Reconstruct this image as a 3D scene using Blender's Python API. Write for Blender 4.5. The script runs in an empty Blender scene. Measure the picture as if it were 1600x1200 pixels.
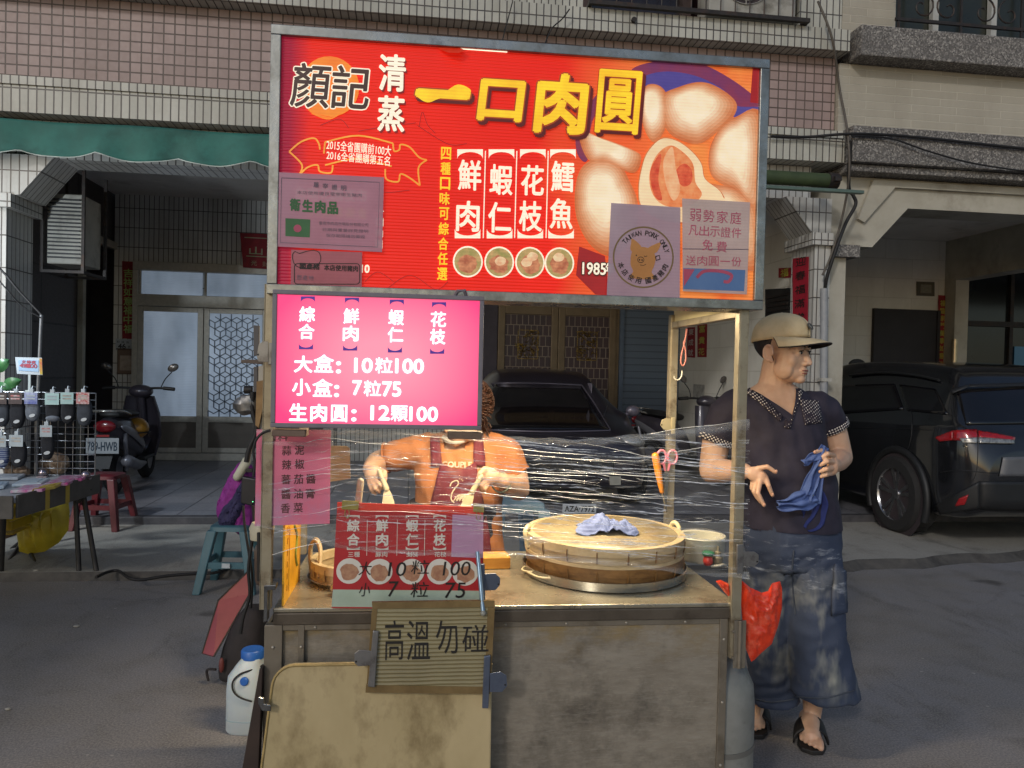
import bpy, bmesh, math, random
from math import sin, cos, pi, radians, sqrt, atan2, hypot
from mathutils import Vector, Matrix, noise
random.seed(7)
S = bpy.context.scene
COL = S.collection

# ---------------------------------------------------------------- camera, world, sun, exposure
EYE, F = 1.45, 1200.0
_y, _p, _r = radians(7.5), radians(-1.05), radians(1.3)
CF = Vector((sin(_y)*cos(_p), cos(_y)*cos(_p), sin(_p)))
_r0 = Vector((cos(_y), -sin(_y), 0)); _u0 = _r0.cross(CF)
CR = cos(_r)*_r0 + sin(_r)*_u0
CU = -sin(_r)*_r0 + cos(_r)*_u0
CP = Vector((0, 0, EYE))
cd = bpy.data.cameras.new('camera'); cam = bpy.data.objects.new('camera', cd); COL.objects.link(cam)
m = Matrix((CR, CU, -CF)).transposed().to_4x4(); m.translation = CP
cam.matrix_world = m
cd.sensor_width = 36; cd.lens = 36*F/1600; cd.clip_end = 500; cd.clip_start = 0.05
S.camera = cam

SUN_EL, SUN_AZ = radians(27), radians(-147)      # azimuth from +Y, clockwise seen from above
w = bpy.data.worlds.new('World'); S.world = w; w.use_nodes = True
nt = w.node_tree; bg = nt.nodes['Background']
sky = nt.nodes.new('ShaderNodeTexSky'); sky.sky_type = 'NISHITA'; sky.sun_disc = False
sky.sun_elevation = SUN_EL; sky.sun_rotation = SUN_AZ
nt.links.new(sky.outputs[0], bg.inputs[0]); bg.inputs[1].default_value = 0.095
sl = bpy.data.lights.new('sun', 'SUN'); sl.energy = 0.75; sl.angle = radians(5); sl.color = (1.0, 0.975, 0.94)
so = bpy.data.objects.new('sun', sl); COL.objects.link(so)
sd = Vector((sin(SUN_AZ)*cos(SUN_EL), cos(SUN_AZ)*cos(SUN_EL), sin(SUN_EL)))
so.rotation_euler = sd.to_track_quat('Z', 'Y').to_euler(); so.location = sd*30
S.view_settings.view_transform = 'Standard'; S.view_settings.look = 'None'
S.view_settings.exposure = 0.1; S.view_settings.gamma = 1
S.render.engine = 'CYCLES'
S.cycles.max_bounces = 8; S.cycles.transparent_max_bounces = 16
S.cycles.sample_clamp_indirect = 4

# ---------------------------------------------------------------- frames: pixel of the photo -> point on a plane of the place
class Frame:
    def __init__(s, o=(0, 0, 0), deg=0):
        s.o = Vector(o); s.a = radians(deg)
        s.ax = Vector((cos(s.a), sin(s.a), 0)); s.ay = Vector((-sin(s.a), cos(s.a), 0))
    def px(s, x, y, yl=0.0):
        d = CF + (x-800)/F*CR - (y-600)/F*CU
        q = CP + d*(((s.o-CP).dot(s.ay)+yl)/d.dot(s.ay)) - s.o
        return q.dot(s.ax), q.z
    def p(s, x, y, yl=0.0):
        a, b = s.px(x, y, yl); return Vector((a, yl, b))
    def gz(s, x, y, z=0.0):
        d = CF + (x-800)/F*CR - (y-600)/F*CU
        q = CP + d*((z-EYE)/d.z) - s.o
        return Vector((q.dot(s.ax), q.dot(s.ay), z-s.o.z))
    def mpp(s, x, y, yl=0.0):
        a = s.px(x, y, yl); b = s.px(x, y+1, yl); return hypot(a[0]-b[0], a[1]-b[1])
W0 = Frame()
CART = Frame((0.26, 2.072, 0), -1.0)

# ---------------------------------------------------------------- materials
def srgb(h):
    if isinstance(h, str):
        h = h.lstrip('#'); h = [int(h[i:i+2], 16)/255 for i in (0, 2, 4)]
    return tuple(c/12.92 if c <= 0.04045 else ((c+0.055)/1.055)**2.4 for c in h)
class NT:
    def __init__(s, name):
        s.m = bpy.data.materials.new(name); s.m.use_nodes = True
        s.t = s.m.node_tree; s.b = s.t.nodes['Principled BSDF']; s.out = s.t.nodes['Material Output']
    def n(s, kind, **kw):
        nd = s.t.nodes.new('ShaderNode'+kind)
        for k, v in kw.items():
            if k.startswith('i_'):
                k = k[2:]; k = int(k) if k.isdigit() else k.replace('_', ' ')
                nd.inputs[k].default_value = v
            else: setattr(nd, k, v)
        return nd
    def l(s, a, b): s.t.links.new(a, b)
    def math(s, op, a, b=None, c=None):
        nd = s.n('Math', operation=op)
        for i, v in enumerate((a, b, c)):
            if v is None: continue
            if isinstance(v, (int, float)): nd.inputs[i].default_value = v
            else: s.l(v, nd.inputs[i])
        return nd.outputs[0]
    def mix(s, fac, a, b, mode='MIX'):
        nd = s.n('Mix', data_type='RGBA', blend_type=mode)
        for i, v in ((0, fac), (6, a), (7, b)):
            if isinstance(v, (int, float)): nd.inputs[i].default_value = v
            elif isinstance(v, tuple): nd.inputs[i].default_value = (*v[:3], 1)
            else: s.l(v, nd.inputs[i])
        return nd.outputs[2]
    def ramp(s, fac, lo, hi):
        nd = s.n('MapRange'); s.l(fac, nd.inputs[0]); nd.inputs[1].default_value = lo; nd.inputs[2].default_value = hi
        nd.clamp = True; return nd.outputs[0]
    def noise(s, vec, scale, detail=4, rough=.6):
        nd = s.n('TexNoise'); nd.inputs['Scale'].default_value = scale; nd.inputs['Detail'].default_value = detail
        nd.inputs['Roughness'].default_value = rough
        if vec is not None: s.l(vec, nd.inputs['Vector'])
        return nd.outputs[0]
    def bump(s, h, dist=.002, strength=.6):
        nd = s.n('Bump'); nd.inputs['Distance'].default_value = dist; nd.inputs['Strength'].default_value = strength
        s.l(h, nd.inputs['Height']); s.l(nd.outputs[0], s.b.inputs['Normal']); return nd
    def obj(s): return s.n('TexCoord').outputs['Object']
    def setv(s, k, v): s.b.inputs[k].default_value = (*v, 1) if isinstance(v, tuple) and len(v) == 3 else v
def mapped(T, vec, scale=(1, 1, 1), rot=(0, 0, 0)):
    mp = T.n('Mapping'); T.l(vec, mp.inputs[0]); mp.inputs['Scale'].default_value = scale; mp.inputs['Rotation'].default_value = rot
    return mp.outputs[0]
MC = {}
def pm(name, c1, c2=None, rough=.6, metal=0, scale=8, bump=0, bscale=None, lo=.35, hi=.65, stretch=(1, 1, 1), rvar=0, c3=None, s3=2.5, trans=0, sss=0, emit=0, coat=0, spec=None):
    """colour mottled between c1 and c2 by noise, optional second stain colour c3, optional bump"""
    if name in MC: return MC[name]
    T = NT(name); o = T.obj()
    v = mapped(T, o, stretch) if stretch != (1, 1, 1) else o
    c1 = srgb(c1) if isinstance(c1, str) else c1
    c2 = c1 if c2 is None else (srgb(c2) if isinstance(c2, str) else c2)
    nz = T.noise(v, scale, 5, .62)
    col = T.mix(T.ramp(nz, lo, hi), c1, c2)
    if c3 is not None:
        c3 = srgb(c3) if isinstance(c3, str) else c3
        n3 = T.noise(v, s3, 6, .7); col = T.mix(T.ramp(n3, .52, .72), col, c3)
    T.l(col, T.b.inputs['Base Color'])
    T.setv('Roughness', rough); T.setv('Metallic', metal)
    if rvar: T.l(T.math('ADD', T.math('MULTIPLY', T.math('SUBTRACT', nz, .5), rvar*2), rough), T.b.inputs['Roughness'])
    if bump: T.bump(T.noise(v, bscale or scale*3, 4), bump)
    if trans: T.setv('Transmission Weight', trans)
    if sss: T.setv('Subsurface Weight', sss); T.b.inputs['Subsurface Radius'].default_value = (.01, .004, .002)
    if emit: T.l(col, T.b.inputs['Emission Color']); T.setv('Emission Strength', emit)
    if coat: T.setv('Coat Weight', coat); T.setv('Coat Roughness', .05)
    if spec is not None: T.setv('Specular IOR Level', spec)
    MC[name] = T.m; return T.m
def box_uv(T):
    """u along the wall, v up, chosen from the face normal (for tiles on any side of a block)"""
    sp = T.n('SeparateXYZ'); T.l(T.n('NewGeometry').outputs['Position'], sp.inputs[0])
    sn = T.n('SeparateXYZ'); T.l(T.n('NewGeometry').outputs['True Normal'], sn.inputs[0])
    nx = T.math('GREATER_THAN', T.math('ABSOLUTE', sn.outputs[0]), .7)
    nz = T.math('GREATER_THAN', T.math('ABSOLUTE', sn.outputs[2]), .7)
    def sel(f, a, b): return T.math('ADD', T.math('MULTIPLY', f, a), T.math('MULTIPLY', T.math('SUBTRACT', 1, f), b))
    u = sel(nx, sp.outputs[1], sp.outputs[0]); v = sel(nz, sp.outputs[1], sp.outputs[2])
    cb = T.n('CombineXYZ'); T.l(u, cb.inputs[0]); T.l(v, cb.inputs[1]); return cb.outputs[0]
def tile(name, c1, c2, grout, bw, bh, mortar=.006, rough=.35, off=(0, 0), stain=None, offset=0, bump=.003):
    T = NT(name); uv = box_uv(T)
    mp = T.n('Mapping'); T.l(uv, mp.inputs[0]); mp.inputs['Location'].default_value = (off[0], off[1], 0)
    wob = T.n('VectorMath', operation='MULTIPLY_ADD'); nz = T.n('TexNoise'); T.l(uv, nz.inputs['Vector']); nz.inputs['Scale'].default_value = 3.1
    T.l(nz.outputs[1], wob.inputs[0]); wob.inputs[1].default_value = (.005, .005, 0); T.l(mp.outputs[0], wob.inputs[2])
    b = T.n('TexBrick', offset=offset, squash=1); T.l(wob.outputs[0], b.inputs['Vector'])
    for k, v in (('Color1', srgb(c1)), ('Color2', srgb(c2)), ('Mortar', srgb(grout))): b.inputs[k].default_value = (*v, 1)
    b.inputs['Scale'].default_value = 1; b.inputs['Mortar Size'].default_value = mortar; b.inputs['Mortar Smooth'].default_value = .25
    b.inputs['Brick Width'].default_value = bw; b.inputs['Row Height'].default_value = bh; b.inputs['Bias'].default_value = 0
    big = T.noise(mapped(T, uv, (1, .35, 1)), 1.6, 6, .7); fine = T.noise(uv, 30, 3)
    col = T.mix(T.math('MULTIPLY', T.ramp(big, .45, .75), .55), b.outputs[0], srgb(stain or grout))
    col = T.mix(T.math('MULTIPLY', fine, .18), col, srgb(grout))
    T.l(col, T.b.inputs['Base Color']); T.l(T.math('ADD', rough-.1, T.math('MULTIPLY', fine, .3)), T.b.inputs['Roughness'])
    T.bump(T.math('SUBTRACT', T.math('SUBTRACT', 1, b.outputs[1]), T.math('MULTIPLY', big, .25)), bump, .8)
    return T.m
def glow(name, c, strength, c2=None, ribs=0, scale=6, rough=.35):
    """backlit print"""
    T = NT(name); o = T.obj(); c = srgb(c) if isinstance(c, str) else c
    nz = T.noise(o, scale, 3)
    col = T.mix(T.ramp(nz, .3, .7), c, srgb(c2) if c2 else tuple(x*.86 for x in c))
    if ribs:
        sp = T.n('SeparateXYZ'); T.l(o, sp.inputs[0])
        r = T.math('SINE', T.math('MULTIPLY', sp.outputs[2], ribs*2*pi))
        col = T.mix(T.math('MULTIPLY', T.math('ADD', r, 1), .11), col, tuple(x*.35 for x in c)); T.bump(r, .001, .5)
    T.l(col, T.b.inputs['Base Color']); T.l(col, T.b.inputs['Emission Color'])
    T.setv('Emission Strength', strength); T.setv('Roughness', rough)
    return T.m

# ---------------------------------------------------------------- mesh builder
class MB:
    def __init__(s): s.v = []; s.f = []
    def add(s, vs, fs, M=None):
        n = len(s.v); s.v += [tuple(M @ Vector(v)) if M else tuple(v) for v in vs]; s.f += [tuple(i+n for i in f) for f in fs]; return s
    def box(s, x0, x1, y0, y1, z0, z1, M=None):
        vs = [(x, y, z) for x in (x0, x1) for y in (y0, y1) for z in (z0, z1)]
        return s.add(vs, [(0, 1, 3, 2), (4, 6, 7, 5), (0, 4, 5, 1), (2, 3, 7, 6), (0, 2, 6, 4), (1, 5, 7, 3)], M)
    def prism(s, poly, y0, y1, M=None):
        """poly: list of (x,z), extruded in y from y0 to y1"""
        n = len(poly); ar = sum(poly[i][0]*poly[(i+1) % n][1]-poly[(i+1) % n][0]*poly[i][1] for i in range(n))
        if ar < 0: poly = poly[::-1]
        vs = [(x, y0, z) for x, z in poly]+[(x, y1, z) for x, z in poly]
        fs = [tuple(range(n)), tuple(range(2*n-1, n-1, -1))]+[(i, i+n, (i+1) % n+n, (i+1) % n) for i in range(n)]
        return s.add(vs, fs, M)
    def sheet(s, poly, y): return s.add([(x, y, z) for x, z in poly], [tuple(range(len(poly)))])
    def tube(s, pts, r, n=8, cap=True, flat=1.0):
        pts = [Vector(p) for p in pts]; k = len(pts)
        rs = [r]*k if isinstance(r, (int, float)) else list(r)
        up = Vector((0, 0, 1)); rings = []; prev = None
        for i, p in enumerate(pts):
            t = (pts[min(i+1, k-1)]-pts[max(i-1, 0)])
            t = t.normalized() if t.length > 1e-9 else Vector((0, 0, 1))
            if prev is None: a = t.cross(up if abs(t.z) < .9 else Vector((1, 0, 0))).normalized()
            else:
                a = prev-t*prev.dot(t); a = a.normalized() if a.length > 1e-6 else t.orthogonal().normalized()
            prev = a; b = t.cross(a)
            rings.append([p+(a*cos(2*pi*j/n)+b*sin(2*pi*j/n)*flat)*rs[i] for j in range(n)])
        vs = [v for rg in rings for v in rg]
        fs = [(i*n+j, i*n+(j+1) % n, (i+1)*n+(j+1) % n, (i+1)*n+j) for i in range(k-1) for j in range(n)]
        if cap: fs += [tuple(range(n-1, -1, -1)), tuple((k-1)*n+j for j in range(n))]
        return s.add(vs, fs)
    def limb(s, pts, rs, n=14, flat=1.0):
        """closed tapered limb with rounded ends"""
        pts = [Vector(p) for p in pts]
        d0 = (pts[0]-pts[1]).normalized(); d1 = (pts[-1]-pts[-2]).normalized()
        P = [pts[0]+d0*rs[0]*.95, pts[0]+d0*rs[0]*.6]; R = [rs[0]*.3, rs[0]*.8]
        for i in range(len(pts)-1):
            for q in range(3):
                t = q/3; P.append(pts[i].lerp(pts[i+1], t)); R.append(rs[i]*(1-t)+rs[i+1]*t)
        P += [pts[-1], pts[-1]+d1*rs[-1]*.6, pts[-1]+d1*rs[-1]*.95]; R += [rs[-1], rs[-1]*.8, rs[-1]*.3]
        return s.tube(P, R, n, True, flat)
    def lathe(s, prof, c=(0, 0, 0), n=32, M=None, arc=2*pi):
        """prof: (r,z) list, turned round z at c"""
        vs = []; full = abs(arc-2*pi) < 1e-6; k = n if full else n+1
        for r, z in prof:
            for j in range(k):
                a = arc*j/n; vs.append((c[0]+r*cos(a), c[1]+r*sin(a), c[2]+z))
        fs = [(i*k+j, i*k+(j+1) % k, (i+1)*k+(j+1) % k, (i+1)*k+j) for i in range(len(prof)-1) for j in range(n)]
        return s.add(vs, fs, M)
    def cyl(s, p0, p1, r, n=16, r1=None): return s.tube([p0, p1], [r, r if r1 is None else r1], n)
    def ell(s, c, r, n=16, M=None, k=None):
        """ellipsoid"""
        k = k or n//2+1; vs = [(0, 0, 1)]
        for i in range(1, k):
            a = pi*i/k; vs += [(sin(a)*cos(2*pi*j/n), sin(a)*sin(2*pi*j/n), cos(a)) for j in range(n)]
        vs.append((0, 0, -1))
        fs = [(0, 1+j, 1+(j+1) % n) for j in range(n)]
        for i in range(k-2): fs += [(1+i*n+j, 1+(i+1)*n+j, 1+(i+1)*n+(j+1) % n, 1+i*n+(j+1) % n) for j in range(n)]
        e = len(vs)-1; fs += [(1+(k-2)*n+j, e, 1+(k-2)*n+(j+1) % n) for j in range(n)]
        R = M or Matrix.Identity(3)
        return s.add([Vector(c)+R @ Vector((x*r[0], y*r[1], z*r[2])) for x, y, z in vs], fs)
    def loft(s, rings, cap=True, close=True):
        n = len(rings[0]); vs = [v for r in rings for v in r]; q = n if close else n-1
        fs = [(i*n+j, i*n+(j+1) % n, (i+1)*n+(j+1) % n, (i+1)*n+j) for i in range(len(rings)-1) for j in range(q)]
        if cap: fs += [tuple(range(n-1, -1, -1)), tuple((len(rings)-1)*n+j for j in range(n))]
        return s.add(vs, fs)
    def torso(s, secs, n=24, sq=2.3):
        """secs: (cx,cy,z,rx,ry) superellipse rings"""
        rg = []
        for cx, cy, z, rx, ry in secs:
            r = []
            for j in range(n):
                a = 2*pi*j/n; c, q = cos(a), sin(a)
                r.append((cx+rx*math.copysign(abs(c)**(2/sq), c), cy+ry*math.copysign(abs(q)**(2/sq), q), z))
            rg.append(r)
        return s.loft(rg)
    def grid(s, fn, nu, nv, M=None):
        vs = [fn(i/nu, j/nv) for i in range(nu+1) for j in range(nv+1)]
        fs = [(i*(nv+1)+j, (i+1)*(nv+1)+j, (i+1)*(nv+1)+j+1, i*(nv+1)+j+1) for i in range(nu) for j in range(nv)]
        return s.add(vs, fs, M)
    def mesh(s, name):
        me = bpy.data.meshes.new(name); me.from_pydata([tuple(v) for v in s.v], [], s.f)
        bm = bmesh.new(); bm.from_mesh(me); bmesh.ops.recalc_face_normals(bm, faces=bm.faces); bm.to_mesh(me); bm.free(); return me
    def build(s, name, mat, parent=None, smooth=None, bev=0, sub=0, solid=0, loc=None):
        me = s.mesh(name)
        if mat: me.materials.append(mat)
        if smooth is not None:
            for p in me.polygons: p.use_smooth = True
            me.set_sharp_from_angle(angle=radians(smooth))
        o = bpy.data.objects.new(name, me); COL.objects.link(o)
        if parent: o.parent = parent
        if loc: o.location = loc
        if solid:
            md = o.modifiers.new('solid', 'SOLIDIFY'); md.thickness = solid; md.offset = 0
        if bev:
            md = o.modifiers.new('bevel', 'BEVEL'); md.width = bev; md.segments = 2; md.limit_method = 'ANGLE'; md.angle_limit = radians(40); md.harden_normals = False
        if sub:
            md = o.modifiers.new('sub', 'SUBSURF'); md.levels = sub; md.render_levels = sub
        return o
def bake(o, voxel=0, smooth=0, sfac=.5, disp=None):
    """voxel-join the pieces of o into one continuous surface"""
    if voxel:
        md = o.modifiers.new('r', 'REMESH'); md.mode = 'VOXEL'; md.voxel_size = voxel; md.use_smooth_shade = True
    if smooth:
        md = o.modifiers.new('s', 'SMOOTH'); md.factor = sfac; md.iterations = smooth
    dg = bpy.context.evaluated_depsgraph_get(); dg.update()
    me = bpy.data.meshes.new_from_object(o.evaluated_get(dg))
    old = o.data; mats = list(old.materials); o.modifiers.clear(); o.data = me
    if not me.materials:
        for q in mats: me.materials.append(q)
    bpy.data.meshes.remove(old)
    for p in me.polygons: p.use_smooth = True
    if disp:
        for v in me.vertices: v.co += disp(v.co, v.normal)
    return o
def tag(o, label, cat, group=None):
    o['label'] = label; o['category'] = cat
    if group: o['group'] = group
    return o
def stru(o): o['kind'] = 'structure'; return o
def thing(name, label, cat, loc=(0, 0, 0), deg=0, group=None):
    o = bpy.data.objects.new(name, None); COL.objects.link(o); o.empty_display_size = .1
    o.location = loc; o.rotation_euler = (0, 0, radians(deg)); return tag(o, label, cat, group)
def at(fr): return dict(loc=tuple(fr.o), deg=math.degrees(fr.a))
def kids(o): return [c for c in COL.objects if c.parent is o]
def dup(o, loc=None, rz=None, label=None, parent=None):
    c = o.copy(); COL.objects.link(c)
    if parent is not None: c.parent = parent
    for k in kids(o): dup(k, parent=c)
    if loc is not None: c.location = loc
    if rz is not None: c.rotation_euler = (0, 0, radians(rz))
    if label: c['label'] = label
    return c
def spline(pts, n=6):
    """Catmull-Rom through pts"""
    P = [Vector(p) for p in pts]; out = []
    for i in range(len(P)-1):
        a, b, c, d = P[max(i-1, 0)], P[i], P[i+1], P[min(i+2, len(P)-1)]
        for q in range(n):
            t = q/n; out.append(.5*((2*b)+(c-a)*t+(2*a-5*b+4*c-d)*t*t+(3*b-a-3*c+d)*t**3))
    return out+[P[-1]]

# ---------------------------------------------------------------- lettering
_G = {}
def glyph(ch, bold=0.0):
    k = (ch, bold)
    if k in _G: return _G[k]
    c = bpy.data.curves.new('g', 'FONT'); c.body = ch; c.size = 1; c.offset = bold; c.resolution_u = 3
    o = bpy.data.objects.new('g', c); COL.objects.link(o)
    dg = bpy.context.evaluated_depsgraph_get(); dg.update()
    me = bpy.data.meshes.new_from_object(o.evaluated_get(dg))
    vs = [tuple(v.co) for v in me.vertices]; fs = [tuple(p.vertices) for p in me.polygons]
    bpy.data.objects.remove(o); bpy.data.meshes.remove(me); bpy.data.curves.remove(c)
    if vs:
        x0 = min(v[0] for v in vs); x1 = max(v[0] for v in vs); y0 = min(v[1] for v in vs); y1 = max(v[1] for v in vs)
    else: x0 = x1 = y0 = y1 = 0
    _G[k] = (vs, fs, (x0, x1, y0, y1)); return _G[k]
def put(mb, ch, cx, cz, w, h, y, bold=0.0, slant=0, rot=0, fit=True):
    """draw ch/word so that its ink box is w x h centred on (cx,cz) in plane y; bold grows outside that box"""
    vs, fs, (x0, x1, y0, y1) = glyph(ch)
    if not vs or x1-x0 < 1e-6: return
    mx, my = (x0+x1)/2, (y0+y1)/2
    sx, sz = w/(x1-x0), (h/(y1-y0) if y1-y0 > .12 else w/(x1-x0))
    c, q = cos(rot), sin(rot); em = min(sx, sz)
    nb = 10 if bold > .04 else 6
    sh = [(0, 0)]+([(bold*em*cos(2*pi*k/nb+.4), bold*em*sin(2*pi*k/nb+.4)) for k in range(nb)] if bold else [])
    for k, (dx, dz) in enumerate(sh):          # heavier strokes: the same glyph printed again a hair to each side
        out = []
        for v in vs:
            a = (v[0]-mx)*sx+dx; b = (v[1]-my)*sz+dz; a += slant*b
            out.append((cx+a*c-b*q, y-k*3e-5, cz+a*q+b*c))
        mb.add(out, fs)
def chars(mb, fr, yl, text, p0, p1, w, h, off=0.0, bold=0.0, slant=0):
    """characters of text with centres from pixel p0 to pixel p1, each w x h pixels"""
    n = len(text)
    for i, ch in enumerate(text):
        t = i/(n-1) if n > 1 else 0
        x, y = p0[0]+(p1[0]-p0[0])*t, p0[1]+(p1[1]-p0[1])*t
        cx, cz = fr.px(x, y, yl); k = fr.mpp(x, y, yl)
        if ch == ' ': continue
        put(mb, ch, cx, cz, w*k, h*k, yl-off, bold, slant)
def word(mb, fr, yl, text, c, w, h, off=0.0, bold=0.0, slant=0, rot=0):
    cx, cz = fr.px(c[0], c[1], yl); k = fr.mpp(c[0], c[1], yl)
    put(mb, text, cx, cz, w*k, h*k, yl-off, bold, slant, rot)
def pxpoly(fr, yl, pts): return [fr.px(x, y, yl) for x, y in pts]
def line(mb, fr, yl, pts, wpx, off, n=6, close=False):
    """flat printed stroke along pixel points"""
    P = [Vector((*fr.px(x, y, yl), 0)) for x, y in pts]
    if n: P = spline(P, n)
    k = fr.mpp(*pts[0], yl)*wpx/2; L = []
    for i, p in enumerate(P):
        t = (P[min(i+1, len(P)-1)]-P[max(i-1, 0)]); t = t.normalized() if t.length else Vector((1, 0, 0))
        nn = Vector((-t.y, t.x, 0))*k; L.append((p+nn, p-nn))
    vs = [(a.x, yl-off, a.y) for ab in L for a in ab]
    mb.add(vs, [(2*i, 2*i+1, 2*i+3, 2*i+2) for i in range(len(P)-1)])
def disc(mb, fr, yl, c, rx, ry, off, n=28, a0=0, a1=2*pi, jag=0):
    cx, cz = fr.px(c[0], c[1], yl); k = fr.mpp(c[0], c[1], yl)
    pts = []
    for j in range(n):
        a = a0+(a1-a0)*j/(n-1 if a1-a0 < 6.2 else n); q = 1+jag*random.uniform(-1, 1)
        pts.append((cx+rx*k*q*cos(a), yl-off, cz+ry*k*q*sin(a)))
    mb.add(pts, [tuple(range(n))])
def blob(mb, fr, yl, pts, off, n=5):
    """smooth closed printed shape through pixel points"""
    P = [Vector((*fr.px(x, y, yl), 0)) for x, y in pts]; k = len(P); out = []
    for i in range(k):
        a, b, c, d = P[i-1], P[i], P[(i+1) % k], P[(i+2) % k]
        for q in range(n):
            t = q/n; out.append(.5*((2*b)+(c-a)*t+(2*a-5*b+4*c-d)*t*t+(3*b-a-3*c+d)*t**3))
    mb.add([(v.x, yl-off, v.y) for v in out], [tuple(range(len(out)))])

from mathutils.bvhtree import BVHTree
def cut(o, planes, dead):
    """slice o cleanly along planes [(co, no)], then drop the faces for which dead(centre) is true"""
    bm = bmesh.new(); bm.from_mesh(o.data)
    for co, no in planes: bmesh.ops.bisect_plane(bm, geom=bm.verts[:]+bm.edges[:]+bm.faces[:], plane_co=co, plane_no=no, dist=1e-6)
    bmesh.ops.delete(bm, geom=[f for f in bm.faces if dead(f.calc_center_median())], context='FACES'); bm.to_mesh(o.data); bm.free()
    for p in o.data.polygons: p.use_smooth = True
def bvh_of(*obs):
    vs, fs = [], []
    for o in obs:
        n = len(vs); vs += [v.co.copy() for v in o.data.vertices]; fs += [tuple(i+n for i in p.vertices) for p in o.data.polygons]
    return BVHTree.FromPolygons(vs, fs)
def hit(bv, fr, x, y, off=.005, fall=None):
    """where the line of sight through a pixel meets a body built in frame fr; moved off along the surface normal"""
    a = fr.p(x, y, -.9); c = fr.p(x, y, 1.2); d = (c-a).normalized()
    h = bv.ray_cast(a, d)
    if h[0] is None: return fr.p(x, y, fall) if fall is not None else None
    n = h[1] if h[1].dot(d) < 0 else -h[1]; return h[0]+n*off
def surf_poly(mb, bv, fr, quad, nu, nv, off=.005, fall=None):
    """patch that follows a surface: quad = 4 pixel corners tl,tr,br,bl"""
    def pt(u, v):
        tl, tr_, br, bl_ = quad; x = (tl[0]*(1-u)+tr_[0]*u)*(1-v)+(bl_[0]*(1-u)+br[0]*u)*v; y = (tl[1]*(1-u)+tr_[1]*u)*(1-v)+(bl_[1]*(1-u)+br[1]*u)*v
        return hit(bv, fr, x, y, off, fall)
    P_ = [[pt(i/nu, j/nv) for j in range(nv+1)] for i in range(nu+1)]; ix = {}; vs = []; fs = []
    for i in range(nu):
        for j in range(nv):
            q = [P_[i][j], P_[i+1][j], P_[i+1][j+1], P_[i][j+1]]
            if all(v is not None for v in q) and max((q[0]-v).length for v in q) < .6:
                for k in ((i, j), (i+1, j), (i+1, j+1), (i, j+1)):
                    if k not in ix: ix[k] = len(vs); vs.append(P_[k[0]][k[1]])
                fs.append((ix[i, j], ix[i+1, j], ix[i+1, j+1], ix[i, j+1]))
    mb.add(vs, fs)
def surf_line(mb, bv, fr, pts, r, off=.004, n=4, fall=None, flat=.5):
    P_ = [Vector((x, y, 0)) for x, y in pts]; P_ = spline(P_, n) if n else P_
    L = [hit(bv, fr, p.x, p.y, off, fall) for p in P_]; L = [v for v in L if v is not None]
    if len(L) > 1: mb.tube(L, r, 6)
def wrinkle(co, nrm, amp=.004, sc=(9, 9, 26), seed=0.0):
    q = Vector((co.x*sc[0]+seed, co.y*sc[1], co.z*sc[2])); w1 = noise.noise(q); w2 = noise.noise(Vector((co.x*22+co.z*14+seed, co.y*12, co.z*9-co.x*16)))
    return nrm*amp*(w1+.8*w2)
def onX(px, py, X):
    """pixel -> (Y, Z) on a wall of constant X"""
    d = CF + (px-800)/F*CR - (py-600)/F*CU
    q = CP + d*(X/d.x); return q.y, q.z

# ================================================================ SETTING
def ground_mat(name, c1, c2, stain, speck, sc=1.0, wet=0.0):
    T = NT(name); o = T.obj()
    big = T.noise(o, .55*sc, 6, .68); mid = T.noise(o, 3.2*sc, 6, .7); fine = T.noise(o, 120, 4, .75); str_ = T.noise(mapped(T, o, (1, .25, 1), (0, 0, .5)), 2.2*sc, 5, .7)
    col = T.mix(T.ramp(big, .3, .7), srgb(c1), srgb(c2))
    col = T.mix(T.math('MULTIPLY', T.ramp(mid, .5, .7), .6), col, srgb(stain))
    col = T.mix(T.math('MULTIPLY', T.ramp(str_, .58, .66), .45), col, tuple(x*.45 for x in srgb(stain)))
    col = T.mix(T.math('MULTIPLY', T.ramp(fine, .42, .66), .55), col, srgb(speck))
    vo = T.n('TexVoronoi', feature='F1'); vo.inputs['Scale'].default_value = 7.0; T.l(o, vo.inputs['Vector'])
    sp = T.math('MULTIPLY', T.math('LESS_THAN', vo.outputs['Distance'], .06), T.math('GREATER_THAN', T.noise(o, 1.3, 2), .56))
    col = T.mix(T.math('MULTIPLY', sp, .55), col, srgb(speck))
    vc = T.n('TexVoronoi', feature='DISTANCE_TO_EDGE'); vc.inputs['Scale'].default_value = .3; wv_ = T.n('VectorMath', operation='MULTIPLY_ADD'); nn_ = T.n('TexNoise'); nn_.inputs['Scale'].default_value = 2.5; nn_.inputs['Detail'].default_value = 6; T.l(o, nn_.inputs['Vector']); T.l(nn_.outputs[1], wv_.inputs[0]); wv_.inputs[1].default_value = (.5, .5, 0); T.l(o, wv_.inputs[2]); T.l(wv_.outputs[0], vc.inputs['Vector'])
    col = T.mix(T.math('MULTIPLY', T.math('LESS_THAN', vc.outputs['Distance'], .0012), .15), col, tuple(x*.3 for x in srgb(stain)))
    oil = T.n('TexVoronoi'); oil.inputs['Scale'].default_value = 1.9; T.l(wv_.outputs[0], oil.inputs['Vector']); col = T.mix(T.math('MULTIPLY', T.math('SUBTRACT', 1, T.ramp(oil.outputs['Distance'], .06, .16)), .6), col, tuple(x*.4 for x in srgb(stain)))
    T.l(col, T.b.inputs['Base Color']); T.l(T.math('SUBTRACT', .82-wet, T.math('MULTIPLY', mid, .35)), T.b.inputs['Roughness'])
    T.bump(T.math('ADD', T.math('MULTIPLY', fine, .6), T.math('MULTIPLY', mid, 1.2)), .004, .7); return T.m
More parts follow.
